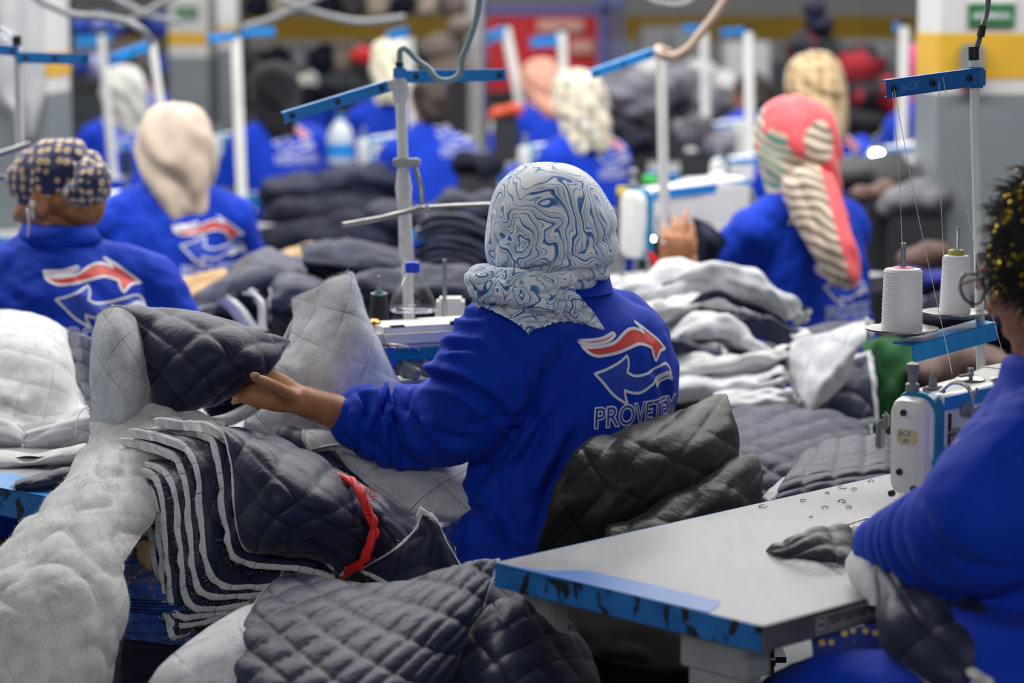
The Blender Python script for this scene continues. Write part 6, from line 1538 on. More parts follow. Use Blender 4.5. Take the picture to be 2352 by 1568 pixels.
b = MB(); b.tube([at(920, 196, DC), at(905, 192, DC - .01), at(890, 196, DC - .012)], .012, 10); b.mk('tape_wrap', TAPE, cs)
for p_, s_ in ((at(934, 373, DC - .012), (.056, .03, .016)), (at(972, 480, DC - .04), (.030, .016, .018))):
    b = MB(); b.box(p_, s_, bev=.003); b.mk('clamp', plain('cast_grey', srgb(160, 160, 158), .4, .4), cs, smooth=False)
b = MB(); b.tube([at(950, 372, DC - .02), at(960, 405, DC - .03), at(968, 432, DC - .04), at(969, 470, DC - .04), at(970, 505, DC - .04)], .0052, 10); b.tube([at(786, 517, DC - .16), at(880, 500, DC - .10), at(965, 478, DC - .05)], .0056, 10); b.tube([at(965, 477, DC - .05), at(1050, 472, DC - .0), at(1125, 469, DC + .05)], .0045, 10); b.mk('guide_rod', STEEL, cs)
cable([(919, 150, DC), (919, 118, DC - .01), (932, 112, DC - .02), (960, 140, DC - .03), (985, 158, DC - .04), (1000, 178, DC - .05), (1020, 186, DC - .05), (1045, 180, DC - .05), (1060, 160, DC - .05), (1062, 135, DC - .05), (1075, 100, DC - .05), (1092, 50, DC - .05), (1100, 0, DC - .05), (1103, -60, DC - .05)], .0062, plain('teal_grey_cable', srgb(126, 150, 156), .5), 'teal grey cable looping over the centre stand')

# ---------------------------------------------------------------- other thread stands
def far_stand(label, top, bot, D, rpx, arms, cap=True, base=None):
    """poles drop to the table they stand on"""
    p = at(*top, D); q = at(*bot, D); d = (q - p) / (q[2] - p[2]); foot = p + d * (Z - p[2])
    return thread_stand(foot, p, rpx * D / F, [(at(a[0], a[1], D + a[2]), at(b_[0], b_[1], D + b_[2]), h * D / F) for a, b_, h in arms], label, group='thread stands on the lines behind', cap=cap)
far_stand('left thread stand with a blue arm pointing right, pole beside the navy bandana', (39, 104), (46, 330), 5.6, 9.5, [((38, 132, -.01), (206, 136, .05), 22), ((42, 118, -.01), (-70, 108, -.05), 20)])
far_stand('white stand leaning behind the beige headscarf with one short blue arm', (348, 96), (378, 300), 8.2, 10, [((356, 100, 0), (258, 136, -.1), 20)])
far_stand('blurred white stand at the upper left with two short blue arms', (232, 80), (240, 170), 11.5, 9, [((236, 92, 0), (172, 96, 0), 26), ((240, 86, 0), (258, 84, .2), 20)])
far_stand('tall blurred stand with pale blue arms beside the black headscarf', (541, 84), (548, 260), 9.5, 12, [((556, 80, 0), (476, 90, -.1), 18), ((556, 74, .0), (632, 72, .2), 20)])
far_stand('white stand with a long blue arm right of the centre sewer', (1518, 122), (1526, 500), 6.6, 12, [((1506, 120, 0), (1358, 172, -.15), 18)])
far_stand('blurred stand leaning before the red board with a violet arm', (1160, 62), (1192, 220), 13.5, 12, [((1165, 70, 0), (1120, 90, -.2), 24)])
far_stand('blurred short stand with one blue arm before the red board', (1290, 72), (1294, 170), 13, 11, [((1290, 92, 0), (1218, 98, -.1), 22)])
far_stand('white stand before the brown-haired sewer', (1718, 72), (1722, 260), 10.5, 12, [((1722, 70, 0), (1655, 76, -.1), 16)])
far_stand('blurred white pole left of the brown-haired sewer', (1617, 70), (1620, 230), 12.5, 10, [((1622, 64, 0), (1566, 66, 0), 16)])
far_stand('blurred white stand before the black and red garment heap', (2078, 60), (2074, 270), 11, 12, [((2078, 60, 0), (2052, 62, .1), 20)])
far_stand('blurred stand behind the cream scarf with a blue arm', (940, 84), (944, 200), 11.8, 9, [((940, 74, 0), (890, 86, -.1), 22)])
GC = plain('pale_cable', srgb(128, 132, 136), .5)
for pts, r_, m_, lb in (([(1535, 120, 6.55), (1512, 112, 6.5), (1518, 126, 6.45), (1545, 130, 6.5), (1580, 112, 6.5), (1610, 75, 6.5), (1645, 30, 6.5), (1690, -40, 6.5)], .012, plain('beige_cable', srgb(176, 152, 136), .5), 'beige taped cable rising from the stand with the long arm'),
                    ([(60, -20, 7), (110, 10, 7), (170, 34, 7), (230, 38, 7), (290, 50, 7), (330, 72, 7), (348, 96, 7.2)], .011, GC, 'pale cable sagging across the upper left to the leaning stand'),
                    ([(235, -20, 9), (290, 10, 9), (350, 38, 9), (420, 52, 9)], .012, GC, 'blurred cable crossing behind the upper left'), ([(420, -20, 9), (340, 25, 9), (270, 60, 9)], .012, GC, 'blurred cable slanting down at the upper left'),
                    ([(600, -20, 9), (680, 12, 9), (760, 38, 9), (840, 50, 9), (930, 40, 9)], .013, GC, 'pale blurred cable sagging at the top left of centre'), ([(760, -20, 9), (690, 14, 9), (620, 45, 9), (560, 62, 9)], .013, GC, 'pale blurred cable slanting towards the tall stand'),
                    ([(1470, -20, 7), (1500, 4, 7), (1545, 12, 7), (1580, 6, 7), (1610, -16, 7)], .011, GC, 'pale cable loop at the top edge right of centre')):
    cable([tuple(p) for p in pts], r_, m_, lb)
b = MB()
for k in range(7): b.lathe([(0, 0), (.008, .002), (.008, .008), (0, .010)], at(6 + 8 * (k % 3), 98 - 9 * (k // 2), 5.55 + .02 * k), 10)
tag(b.mk('cable_bundle', LABELW), 'knotted white wire bundle on the left stand tip', 'wire')
b = MB(); b.tube([at(-20, 362, 5.5), at(20, 348, 5.5), at(70, 332, 5.5)], .008, 8); b.tube([at(-20, 408, 5.5), at(34, 409, 5.5)], .008, 8); tag(b.mk('guide_rod', STEEL), 'steel guide rods left of the navy bandana', 'rod')
# ================================================================== people
P1 = rad = math.radians
main_sewer()
SB = 'sewers in blue work jackets'
# right foreground sewer
def right_sewer():
    root, K = person('sewer at the right edge with glasses and a black and gold headscarf', (2428, 420), 3.12, P1(38), lean=.05, sway=.0, hyaw=.12, hpitch=.30, scarf=None, vox=.006, logo=False, jacket=False, hand=True,
        elb={'L': at(2300, 1265, 2.92), 'R': (.25, .15, .74)}, wri={'L': at(2085, 1290, 3.12), 'R': at(2340, 1190, 3.36)}, seed=3)
    T, f, r, O = K['T'], K['f'], K['r'], K['O']; z_ = A(0, 0, 1)
    jk = [loft([(T(0, .02, .43), r * .22, f * .18), (T(0, .01, .52), r * .21, f * .18), (T(0, 0, .64), r * .20, f * .16), (T(0, 0, .78), r * .20, f * .145), (T(0, 0, .88), r * .195, f * .13), (T(0, 0, .95), r * .17, f * .11), (T(0, 0, .985), r * .12, f * .09), (T(0, 0, 1.02), r * .08, f * .075), (T(0, 0, 1.05), r * .07, f * .07)], 36)]
    arm = [T(-.06, 0, .90), at(2415, 1060, 3.02), at(2352, 1110, 2.95), at(2296, 1165, 2.92), at(2236, 1222, 2.95), at(2140, 1245, 3.05), at(2065, 1252, 3.13), at(2030, 1255, 3.17)]
    rd = [.09, .098, .098, .092, .078, .064, .050, .043]
    jk += chain(arm, rd, 20); jk += chain([at(2190, 1300, 2.98), at(2120, 1310, 3.03), at(2070, 1290, 3.1)], [.045, .035, .03], 14)
    SR = T(.165, 0, .945); jk += chain([T(.1, 0, .95), SR, K['J']['ER'], K['J']['WR']], [.075, .08, .068, .054], 14)
    jk += [loft([(at(2440, 1380, 2.98), r * .17, f * .14), (at(2460, 1560, 2.95), r * .19, f * .16), (at(2460, 1680, 2.95), r * .19, f * .17)], 24), capsule(at(2400, 1660, 2.86), at(1930, 1620, 3.02), .085, .07), capsule(at(1930, 1620, 3.02), at(1820, 1640, 3.1), .07, .06)]
    V, Fc, N = remesh(jk, .0065, 8)
    Q = np.array([pxof(v) for v in V]); px, py = Q[:, 0], Q[:, 1]
    an = np.array(arm); cum = np.concatenate([[0], np.cumsum(np.linalg.norm(np.diff(an, axis=0), axis=1))]); Tt = np.zeros(len(V)); best = np.full(len(V), 9.)
    for i in range(len(an) - 1):
        d = an[i + 1] - an[i]; L2 = d @ d; t = np.clip(((V - an[i]) @ d) / L2, 0, 1); ds = np.linalg.norm(V - an[i] - t[:, None] * d, axis=1); m = ds < best; best[m] = ds[m]; Tt[m] = cum[i] + t[m] * math.sqrt(L2)
    wob = vnoise(V[:, 0] * 9, V[:, 1] * 9, V[:, 2] * 9) * .03
    ina = np.clip((.13 - best) / .03, 0, 1)
    fo = ina * (.0045 * np.exp(-((Tt - cum[5]) / .09) ** 2) * ridge_np((Tt + wob) * math.pi / .042) + .005 * np.exp(-((Tt - cum[3]) / .13) ** 2) * ridge_np((Tt + (px - 2200) / 3500 + wob * 1.4) * math.pi / .075)) + .004 * vnoise(px * .006, py * .006, 1.0) + .0015 * vnoise(V[:, 0] * 40, V[:, 1] * 40, V[:, 2] * 40)
    mk('jacket', V + N * fo[:, None], Fc, JACKET, root)
    hc, hf, hr, hup = K['hc'], K['hf'], K['hr'], K['hup']; P = lambda x, y, zz: hc + hr * x + hf * y + hup * zz
    # headband, hair and the sequinned knot of the scarf
    Rm = np.stack([hr, hf, hup], 1)
    V, Fc, N = remesh([ellipsoid(P(0, -.022, .030), (.086, .094, .096), Rm), ellipsoid(P(0, -.07, .0), (.06, .05, .07), Rm)], .007, 3)
    mk('headband', V, Fc, plain('black_jersey', srgb(24, 30, 36), .8), root)
    sh = [ellipsoid(at(2345, 560, 3.0), (.036, .045, .06)), ellipsoid(at(2330, 600, 2.99), (.026, .035, .035)), ellipsoid(at(2352, 500, 3.02), (.03, .04, .05)), ellipsoid(at(2350, 462, 3.03), (.012, .02, .022)), ellipsoid(at(2385, 540, 3.0), (.05, .06, .085)), ellipsoid(at(2320, 655, 2.99), (.02, .03, .012)), ellipsoid(at(2425, 560, 3.02), (.08, .07, .085))]
    V, Fc, N = remesh(sh, .006, 2); V = V + N * (.006 * vnoise(V[:, 0] * 60, V[:, 1] * 60, V[:, 2] * 60) + .004 * vnoise(V[:, 0] * 130, V[:, 1] * 130, V[:, 2] * 130))[:, None]
    so = mk('sequin_scarf', V, Fc, plain('black_net', srgb(22, 22, 20), .8, var=.2, scale=80), root)
    rr = np.random.default_rng(2); fb = MB(); sq = MB(); vis = np.where((N[:, 1] < .2) & (px_of(V)[:, 0] < 2380))[0]
    for i in rr.choice(vis, 330):
        d = nrm(N[i] + rr.normal(0, .6, 3) + A(-.4, 0, -.5)); L = rr.uniform(.008, .028); p = V[i]; fb.tube([p - d * .003, p + d * L * .5 + rr.normal(0, .002, 3), p + d * L], [.0016, .0012, .0003], 5)
    for i in rr.choice(vis, 170):
        n_ = nrm(N[i] + rr.normal(0, .5, 3)); sq.lathe([(0, .0), (rr.uniform(.0015, .0036), 0), (0, .0006)], V[i] + N[i] * .006, 6, n_)
    fo_ = fb.mk('fringe', plain('black_net', srgb(22, 22, 20), .8), so); fo_['kind'] = 'stuff'; so2 = sq.mk('sequins', plain('gold_sequin', srgb(214, 178, 40), .25, .8), so); so2['kind'] = 'stuff'
    # glasses
    b = MB()
    for sx in (-1, 1):
        t = np.linspace(0, 2 * math.pi, 25); b.tube([P(sx * .034 + .027 * math.cos(a), .106, .004 + .021 * math.sin(a)) for a in t], .0020, 6); b.tube([P(sx * .062, .104, .012), P(sx * .078, .05, .012), P(sx * .082, -.005, .002)], .0022, 6)
    b.tube([P(-.008, .108, .008), P(.008, .108, .008)], .0018, 6); gl = b.mk('glasses', BLACKPL, root)
    b = MB()
    for sx in (-1, 1): b.lathe([(0, 0), (.026, 0), (.026, .0008), (0, .0008)], P(sx * .034, .1055, .004), 24, hf)
    b.mk('lens', CLEAR, gl)
def px_of(V): return np.array([pxof(v) for v in V])
right_sewer()
# coral headscarf
root, K = person('sewer with a coral and zebra-striped headscarf, right of centre', (1822, 236), 6.6, P1(40), lean=.06, sway=-.02, hyaw=-.1, hpitch=.15, sm=ZEBRA, vox=.009, group=SB, L=.008,
    elb={'L': at(1650, 640, 6.5), 'R': (.25, .16, .74)}, wri={'L': at(1580, 690, 6.48), 'R': (-.02, .45, .86)}, hand=False, w=1.12, cuff=.55, fold=.012, seed=4, lp=(1925, 640), hs=1.03, lsc=.95, prof=FLARED)
def zone_attr(o, fn):
    me = o.data; a = me.attributes.new('zone', 'FLOAT', 'POINT'); b_ = base_of(o)[0]; V = np.zeros(len(me.vertices) * 3, np.float32); me.vertices.foreach_get('co', V)
    a.data.foreach_set('value', fn(V.reshape(-1, 3) + b_).astype(np.float32))
hs_ = [c for c in root.children if c.name.startswith('headscarf')][0]
def zcoral(V):
    Q = px_of(V); x, y = Q[:, 0], Q[:, 1]
    y0 = np.where(x < 1830, 300 + (1765 - x) * -.0, 300); z = np.zeros(len(V))
    z[(((x - 1778) / 42) ** 2 + ((y - 380) / 82) ** 2) < 1] = 1.0
    z[(y > 440) & (x < 1830)] = .6; z[(x < 1756) & (y < 330) & (x + (y - 240) * .2 < 1775)] = .6; z[(x < 1740)] = .6
    z[(((x - 1880) / 34) ** 2 + ((y - 330) / 55) ** 2) < 1] = .6; z[(y > 360) & (x > 1800) & (x < 1862 + (y - 360) * .2)] = .6; z[(y > 470) & (x < 1875)] = .6
    return z
zone_attr(hs_, zcoral)
quilt_sheet('held_cloth', [[(1592, 500, 6.34), (1620, 512, 6.33), (1650, 535, 6.33), (1668, 556, 6.35)], [(1600, 540, 6.33), (1624, 550, 6.30), (1645, 565, 6.31), (1655, 575, 6.34)], [(1604, 605, 6.34), (1620, 604, 6.32), (1634, 602, 6.33), (1640, 598, 6.35)]], 'dark cloth piece held up by the coral-scarfed sewer', 'fabric', size=.5, amp=0, th=.012, shell=NAVYP, bat=NAVYP, seed=99)
quilt_sheet('red_cloth_strip', [[(1490, 580, 6.30), (1498, 584, 6.30), (1506, 592, 6.31)], [(1496, 606, 6.30), (1506, 608, 6.29), (1514, 610, 6.30)], [(1504, 636, 6.30), (1516, 636, 6.29), (1526, 636, 6.30)]], 'red cloth strip below the raised hand with a ring', 'fabric', size=.5, amp=0, th=.008, shell=RED, bat=RED, seed=100)
V, Fc, N = remesh(chain([at(1845, 430, 6.44), at(1872, 500, 6.40), at(1905, 570, 6.36), at(1935, 630, 6.35), at(1945, 650, 6.35)], [.055, .05, .042, .036, .02], 16) + chain([at(1885, 420, 6.46), at(1915, 500, 6.41), at(1945, 570, 6.37), at(1962, 640, 6.36)], [.04, .04, .032, .014], 14), .008, 3)
Q = px_of(V); V = V + N * (.006 * ridge_np((Q[:, 0] * .8 - Q[:, 1] * .35) * .05))[:, None]
tl = mk('scarf_tail', V, Fc, ZEBRA, root)
zone_attr(tl, lambda V: np.where(px_of(V)[:, 0] > 1893 + (px_of(V)[:, 1] - 420) * .27, 0.0, .6))
Wc = at(1546, 640, 6.38); hsx = hand_shapes(Wc, at(1558, 545, 6.38) - Wc, A(.0, -1, .15), A(1, 0, 0), 1.2, (.42, .40, .45, .5), .5, .16) + [capsule(at(1560, 720, 6.46), Wc, .042, .034), capsule(at(1650, 690, 6.5), at(1560, 720, 6.46), .045, .042)]
V, Fc, N = remesh(hsx, .005, 3); mk('raised_hand', V, Fc, SKIN, root)
b = MB(); b.lathe([(.009, -.002), (.0105, 0), (.009, .002)], at(1531, 556, 6.36), 16, A(.1, -.2, 1)); b.lathe([(0, 0), (.007, 0), (.006, .004), (0, .006)], at(1531, 553, 6.335), 10, A(0, -1, .3)); b.mk('ring', CHROME, root)
# navy bandana
root, K = person('sewer with a navy patterned bandana and white earphone at the left', (124, 328), 5.2, P1(16), lean=.16, sway=.0, hyaw=.95, hpitch=.22, scarf=None, vox=.008, group=SB, L=.007, w=1.2, lsc=1.0, fold=.012, seed=5, lp=(222, 672), tz=.02, lback=.2)
hc, hf, hr, hup = K['hc'], K['hf'], K['hr'], K['hup']; Rm = np.stack([hr, hf, hup], 1); P = lambda x, y, zz: hc + hr * x + hf * y + hup * zz
V, Fc, N = remesh([ellipsoid(P(0, -.012, .038), (.084, .106, .086), Rm), ellipsoid(P(.0, -.075, .02), (.062, .06, .066), Rm), ellipsoid(P(0, .03, .05), (.07, .07, .055), Rm)], .008, 3)
Q = px_of(V); V = V + N * (.004 * vnoise(V[:, 0] * 30, V[:, 1] * 30, V[:, 2] * 30) + .004 * np.clip((Q[:, 0] - 130) / 60, 0, 1) * ridge_np(np.arctan2(Q[:, 1] - 405, Q[:, 0] - 225) * 5))[:, None]; mk('bandana', V, Fc, BANDANA, root)
V, Fc, N = remesh([ellipsoid(at(212, 418, 5.10), (.038, .05, .036)), ellipsoid(at(205, 385, 5.12), (.034, .045, .016)), ellipsoid(at(225, 395, 5.10), (.026, .04, .022)), ellipsoid(at(185, 440, 5.12), (.04, .05, .03))], .007, 2); V = V + N * (.005 * vnoise(V[:, 0] * 40, V[:, 1] * 40, V[:, 2] * 70))[:, None]; mk('bandana_knot', V, Fc, BANDANA, root)
V, Fc, N = remesh([ellipsoid(P(0, -.035, -.012), (.077, .082, .05), Rm), ellipsoid(P(0, -.055, -.035), (.062, .05, .05), Rm)], .007, 3); mk('hair', V, Fc, plain('auburn_hair', srgb(150, 98, 56), .5, var=.2, scale=60), root)
b = MB(); e0 = P(-.084, .008, -.010); b.lathe([(0, -.006), (.007, -.006), (.008, .002), (.005, .008), (0, .008)], e0, 14, -hr); b.tube(spline(np.array([e0 - hr * .006, e0 - hr * .010 - hup * .03, at(62, 480, 5.08), at(66, 515, 5.08), at(62, 560, 5.1)]), 20), .0022, 8); b.mk('earphone', WHITE, root)
cl = loft([(K['T'](0, -.005, 1.03), K['r'] * .094, K['f'] * .09), (K['T'](0, -.01, 1.05), K['r'] * .084, K['f'] * .085), (K['T'](0, -.012, 1.066), K['r'] * .076, K['f'] * .080), (K['T'](0, -.012, 1.067), K['r'] * .070, K['f'] * .074)], 30); mk('collar', cl[0], cl[1], COLLAR, root)
# beige headscarf
person('sewer with a plain beige headscarf, back logo in view', (402, 250), 7.0, P1(12), lean=.05, sway=.035, hyaw=.1, hpitch=.10, sm=BEIGE, vox=.009, group=SB, L=.009, w=1.05, lsc=1.0, fold=.012, seed=6, lp=(478, 548), hs=1.0, tz=.01)
LPX = {0: (286, 292), 1: (664, 318), 2: (1048, 300), 5: (1424, 350), 7: (1935, 345), 10: (692, 215), 11: (332, 215)}
far = [('sewer with a pale grey headscarf at the upper left, leaning over', (282, 158), 12.0, 18, .14, -.04, 'hijab', GREYSC, 1.15, -.01, .2),
       ('sewer with a black headscarf left of the centre stand', (628, 150), 11.0, 22, .10, -.02, 'hijab', BLACKSC, 1.05, .0, 0),
       ('sewer with dark hair half hidden behind the centre stand', (985, 172), 10.6, 22, .12, .05, 'hair', HAIRB, .95, .0, 0),
       ('sewer with a cream and green headscarf above the centre stand', (902, 92), 12.5, 0, .05, 0, 'hijab', PRINT2, 1.0, .0, 0),
       ('sewer with a peach floral headscarf far behind the centre', (1240, 142), 13.5, 30, .12, 0, 'hijab', PRINT4, 1.0, .0, 0),
       ('sewer with a cream and grey floral headscarf right of the centre', (1325, 166), 10.0, 35, .05, -.05, 'hijab', PRINT1, .9, .02, 0),
       ('sewer with brown hair behind the coral headscarf', (1722, 165), 13.0, 25, .05, 0, 'hair', HAIRB, 1.0, .0, .7),
       ('sewer with a yellow floral headscarf behind the coral headscarf', (1866, 130), 9.6, 20, .08, .06, 'hijab', PRINT3, .95, -.03, .35),
       ('sewer with a magenta headscarf far back at the right', (2122, 108), 12.0, 30, .05, 0, 'hijab', MAGENTA, 1.0, .0, 0),
       ('sewer with a blue sleeve showing beside the near pillar', (2190, 130), 9.4, 50, .12, 0, 'hijab', BLACKSC, 1.1, .0, 0),
       ('sewer with a white logo patch far behind the black headscarf', (690, 150), 17.0, 15, .08, 0, 'hijab', GREYSC, 1.0, .0, 0),
       ('sewer with brown hair far behind the grey headscarf', (322, 128), 17.0, 20, .08, 0, 'hair', HAIRB, 1.0, .0, 0)]
for i, (lb, hd, D, yw, ln_, sw, sc, sm, w_, lz, hy) in enumerate(far):
    person(lb, hd, D, P1(yw), lean=ln_, sway=sw, hyaw=hy, hpitch=.3, scarf=sc, sm=sm, vox=.014, group=SB, L=.02, w=w_, lz=lz, lp=LPX.get(i), logo=i in LPX, seed=10 + i, lsc=1.0, fold=.008, hand=False)
# ================================================================== tables and machines of the lines behind
TY = .80
tabs = [(at(1555, 640, 6.9), 'table of the coral-scarfed sewer under the batting heap', 1.3), (at(1980, 470, 9.2), 'table at the right before the near pillar, blue front edge', 1.2), (at(640, 395, 11.4), 'table before the black-scarfed sewer, blue edge in view', 1.2), (at(880, 420, 10.8), 'table behind the centre stand heaped with dark garments', 1.2),
        (at(560, 640, 6.2), 'table behind the raised navy panel, covered with dark quilts', 1.3), (at(180, 470, 7.6), 'table before the beige-scarfed sewer', 1.2), (at(1120, 420, 9.3), 'table behind the marbled scarf, pale boards on it', 1.2), (at(1250, 330, 12.6), 'far table before the peach scarf', 1.2), (at(1625, 395, 10.4), 'far table left of the coral scarf with white machine', 1.2), (at(2040, 330, 11.5), 'far table before the garment heap at the right', 1.2), (at(180, 330, 13.0), 'far table at the upper left', 1.2), (at(300, 440, 8.7), 'table with a dark cone behind the beige scarf', 1.0), (at(1640, 380, 12.6), 'far table under the white poles right of centre', 1.2), (at(2096, 360, 10.38), 'far table under the machine beside the near pillar', .75)]
for p, lb, L in tabs:
    sewing_table('sewing_table', rect(p[0], p[1], TY, L, .58), lb, group='sewing tables of the lines behind', chip=False)
m0 = None
mach = [((1455, 620), 6.95, 'white machine with a glowing work lamp before the coral-scarfed sewer', 1.1), ((835, 380), 11.0, 'blurred white machine left of the dark-haired sewer', 1.0), ((1205, 372), 10.35, 'blurred white machine before the cream floral scarf', 1.1), ((1650, 410), 9.4, 'blurred white machine with a bright lamp left of the coral scarf', 1.1),
        ((2010, 350), 10.2, 'blurred white machine with a bright lamp beside the near pillar', 1.1), ((500, 325), 11.4, 'blurred white machine before the black headscarf', 1.0), ((225, 500), 7.5, 'white machine between the bandana and the beige scarf', 1.0), ((1135, 330), 13.9, 'blurred pale machine under the red board', 1.0), ((1590, 320), 12.4, 'small blurred machine left of the brown-haired sewer', 1.0)]
for (px_, py_), D, lb, s_ in mach:
    p = at(px_, py_, D); p[2] = Z
    if s_ == 1.1 and m0 is None: machine('sewing_machine', p, TY, lb, group='sewing machines of the lines behind', s=1.1, lamp='under'); m0 = 0
    elif not m0: m0 = machine('sewing_machine', p, TY, lb, group='sewing machines of the lines behind', s=.9)
    else: dup(m0, p, TY - .15, lb)
for px_, py_, D, lb in ((1650, 412, 9.0, 'bright work lamp glowing left of the coral headscarf'), (2014, 352, 9.0, 'bright work lamp glowing beside the near pillar')):
    c = at(px_, py_, D); t = thing('work_lamp', c, lb, 'lamp'); b = MB(); v_, f_ = ellipsoid(c, (.022, .012, .012), None, 14, 10); b.add(v_, f_); b.mk('bulb', LED, t)
    b = MB(); b.tube(spline(np.array([c + A(0, .012, .004), c + A(0, .06, .03), c + A(.03, .13, .07), c + A(.05, .16, .06), A(c[0] + .05, c[1] + .16, .76)]), 18), .005, 8); b.mk('goose_neck', DARKSTEEL, t)
# cones standing behind the coral-scarfed sewer's machine
DN = plain('navy_thread', srgb(34, 44, 76), .8, var=.1)
for px_, y1, y0, D, rp_, lb, cc in ((1430, 505, 445, 7.0, 17, 'dark thread cone with a yellow tip beside the marbled scarf', plain('yellow_core', srgb(226, 200, 70), .5)), (1491, 495, 418, 7.1, 21, 'navy thread cone with a green tip beside the white pole', plain('green_core', srgb(60, 180, 80), .5)), (292, 400, 345, 8.6, 13, 'dark thread cone behind the beige headscarf', plain('blue_core', srgb(30, 110, 200), .5))):
    c = at(px_, y1, D); u = D / F; cone(c, rp_ * u, rp_ * u * .9, (y1 - y0) * u, DN, lb, cc)
    b = MB(); b.lathe([(0, 0), (rp_ * u * .85, 0), (rp_ * u * .8, 20 * u), (0, 21 * u)], c + A(0, 0, (y1 - y0) * u - .004), 18); o = b.mk('cone_tip', cc); tag(o, lb.split(' with a ')[-1].split(' beside')[0].capitalize() + ' cap on the cone, ' + lb.split(' thread')[0] + ' one', 'cap')
    b = MB(); b.cyl(A(c[0], c[1], Z), c, .008); b.lathe([(0, 0), (rp_ * u * 1.3, 0), (rp_ * u * 1.3, .004), (0, .004)], c - A(0, 0, .005), 18); tag(b.mk('cone_holder', STEEL), 'steel holder under the ' + lb.split(' beside')[0].split(' behind')[0], 'holder')
c = at(782, 360, 10.8); wb = thing('water_bottle', c, 'blurred plastic water bottle with blue label left of the centre stand', 'bottle')
b = MB(); b.lathe([(0, 0), (.055, 0), (.06, .01), (.06, .12), (.045, .16), (.02, .19), (.02, .205), (0, .205)], c - A(0, 0, .03), 24); b.mk('bottle_body', plain('milky_plastic', srgb(196, 206, 216), .2), wb); b = MB(); b.lathe([(.0605, .03), (.0615, .03), (.0615, .09), (.0605, .09)], c - A(0, 0, .03), 24); b.mk('label_band', BLUEBAR, wb); b = MB(); b.lathe([(0, .2), (.022, .2), (.022, .225), (0, .225)], c - A(0, 0, .03), 16); b.mk('cap', BLUEBAR2, wb)
# ================================================================== dark garments on the tables behind
GH = 'dark garments piled on the tables behind'
def bin_under(o, label):
    m_ = o.data; V = np.zeros(len(m_.vertices) * 3, np.float32); m_.vertices.foreach_get('co', V); V = V.reshape(-1, 3) + np.array(o.location); lo, hi = V.min(0), V.max(0)
    c = (lo + hi) / 2; sx, sy = (hi - lo)[:2] * .7; top = lo[2] + .03
    t = thing('fabric_bin', (c[0], c[1], 0), label, 'bin', 'bins under the fabric heaps')
    q = MB(); q.box((c[0], c[1], .05 + (top - .05) / 2), (sx, sy, top - .05), bev=.01); q.mk('box', plain('dark_bin', srgb(34, 36, 42), .7), t, smooth=False)
    q = MB(); q.box((c[0], c[1], .035), (sx * .9, sy * .9, .07)); q.mk('base', BLACKPL, t, smooth=False)
fold_sheet('folded_garment', [(440, 710), (500, 660), (560, 605), (620, 578), (665, 590), (740, 640)], [(450, 740), (520, 740), (600, 745), (660, 750), (700, 750), (740, 740)], 6.0, .15, 'big navy quilt heaped behind the raised panel', cols=9, size=.10, amp=.008, seed=101, wr=.02, res=.01, shell=NAVY)
fold_sheet('folded_garment', [(620, 660), (680, 640), (760, 655), (840, 670), (900, 680)], [(620, 740), (700, 770), (780, 770), (850, 770), (900, 760)], 5.7, .10, 'navy quilt fold behind the raised batting panel', cols=7, size=.10, amp=.008, seed=102, wr=.02, res=.01)
fold_sheet('folded_garment', [(695, 572), (770, 556), (850, 562), (930, 580), (1030, 600), (1110, 640)], [(705, 640), (780, 660), (860, 690), (950, 700), (1050, 710), (1110, 720)], 5.9, .14, 'smooth dark folded roll left of the centre stand foot', cols=9, size=.8, amp=.0, seed=103, wr=.02, res=.01, shell=NAVYP, bat=NAVYP)
fold_sheet('folded_garment', [(820, 640), (900, 620), (990, 610), (1070, 620), (1130, 650)], [(800, 730), (880, 735), (960, 735), (1040, 740), (1120, 740)], 5.5, .10, 'dark garment lying behind the water bottle', cols=8, size=.8, amp=.0, seed=104, wr=.02, res=.01, shell=NAVYP, bat=NAVYP)
for k in range(9):
    y = 488 + k * 17; x0 = 962 - k * 2
    fold_sheet('folded_garment', [(x0, y + 22), (x0 + 40, y + 2), (x0 + 90, y), (x0 + 140, y + 16), (x0 + 180, y + 40)], [(x0 + 2, y + 34), (x0 + 42, y + 20), (x0 + 92, y + 19), (x0 + 140, y + 36), (x0 + 180, y + 60)], 6.5 - .012 * k, .03, 'dark folded garment, layer %s from the top of the stack by the marbled scarf' % ('one two three four five six seven eight nine'.split()[k]), group=GH, cols=6, size=.8, amp=.0, seed=110 + k, wr=.008, res=.012, th=.006, shell=NAVYP, bat=DARKP, back=.12)
BINS = (0, 1, 2, 4, 5, 6, 7, 8, 9, 10, 11, 13, 14, 15, 16, 17, 18, 19, 20, 21, 22, 23)
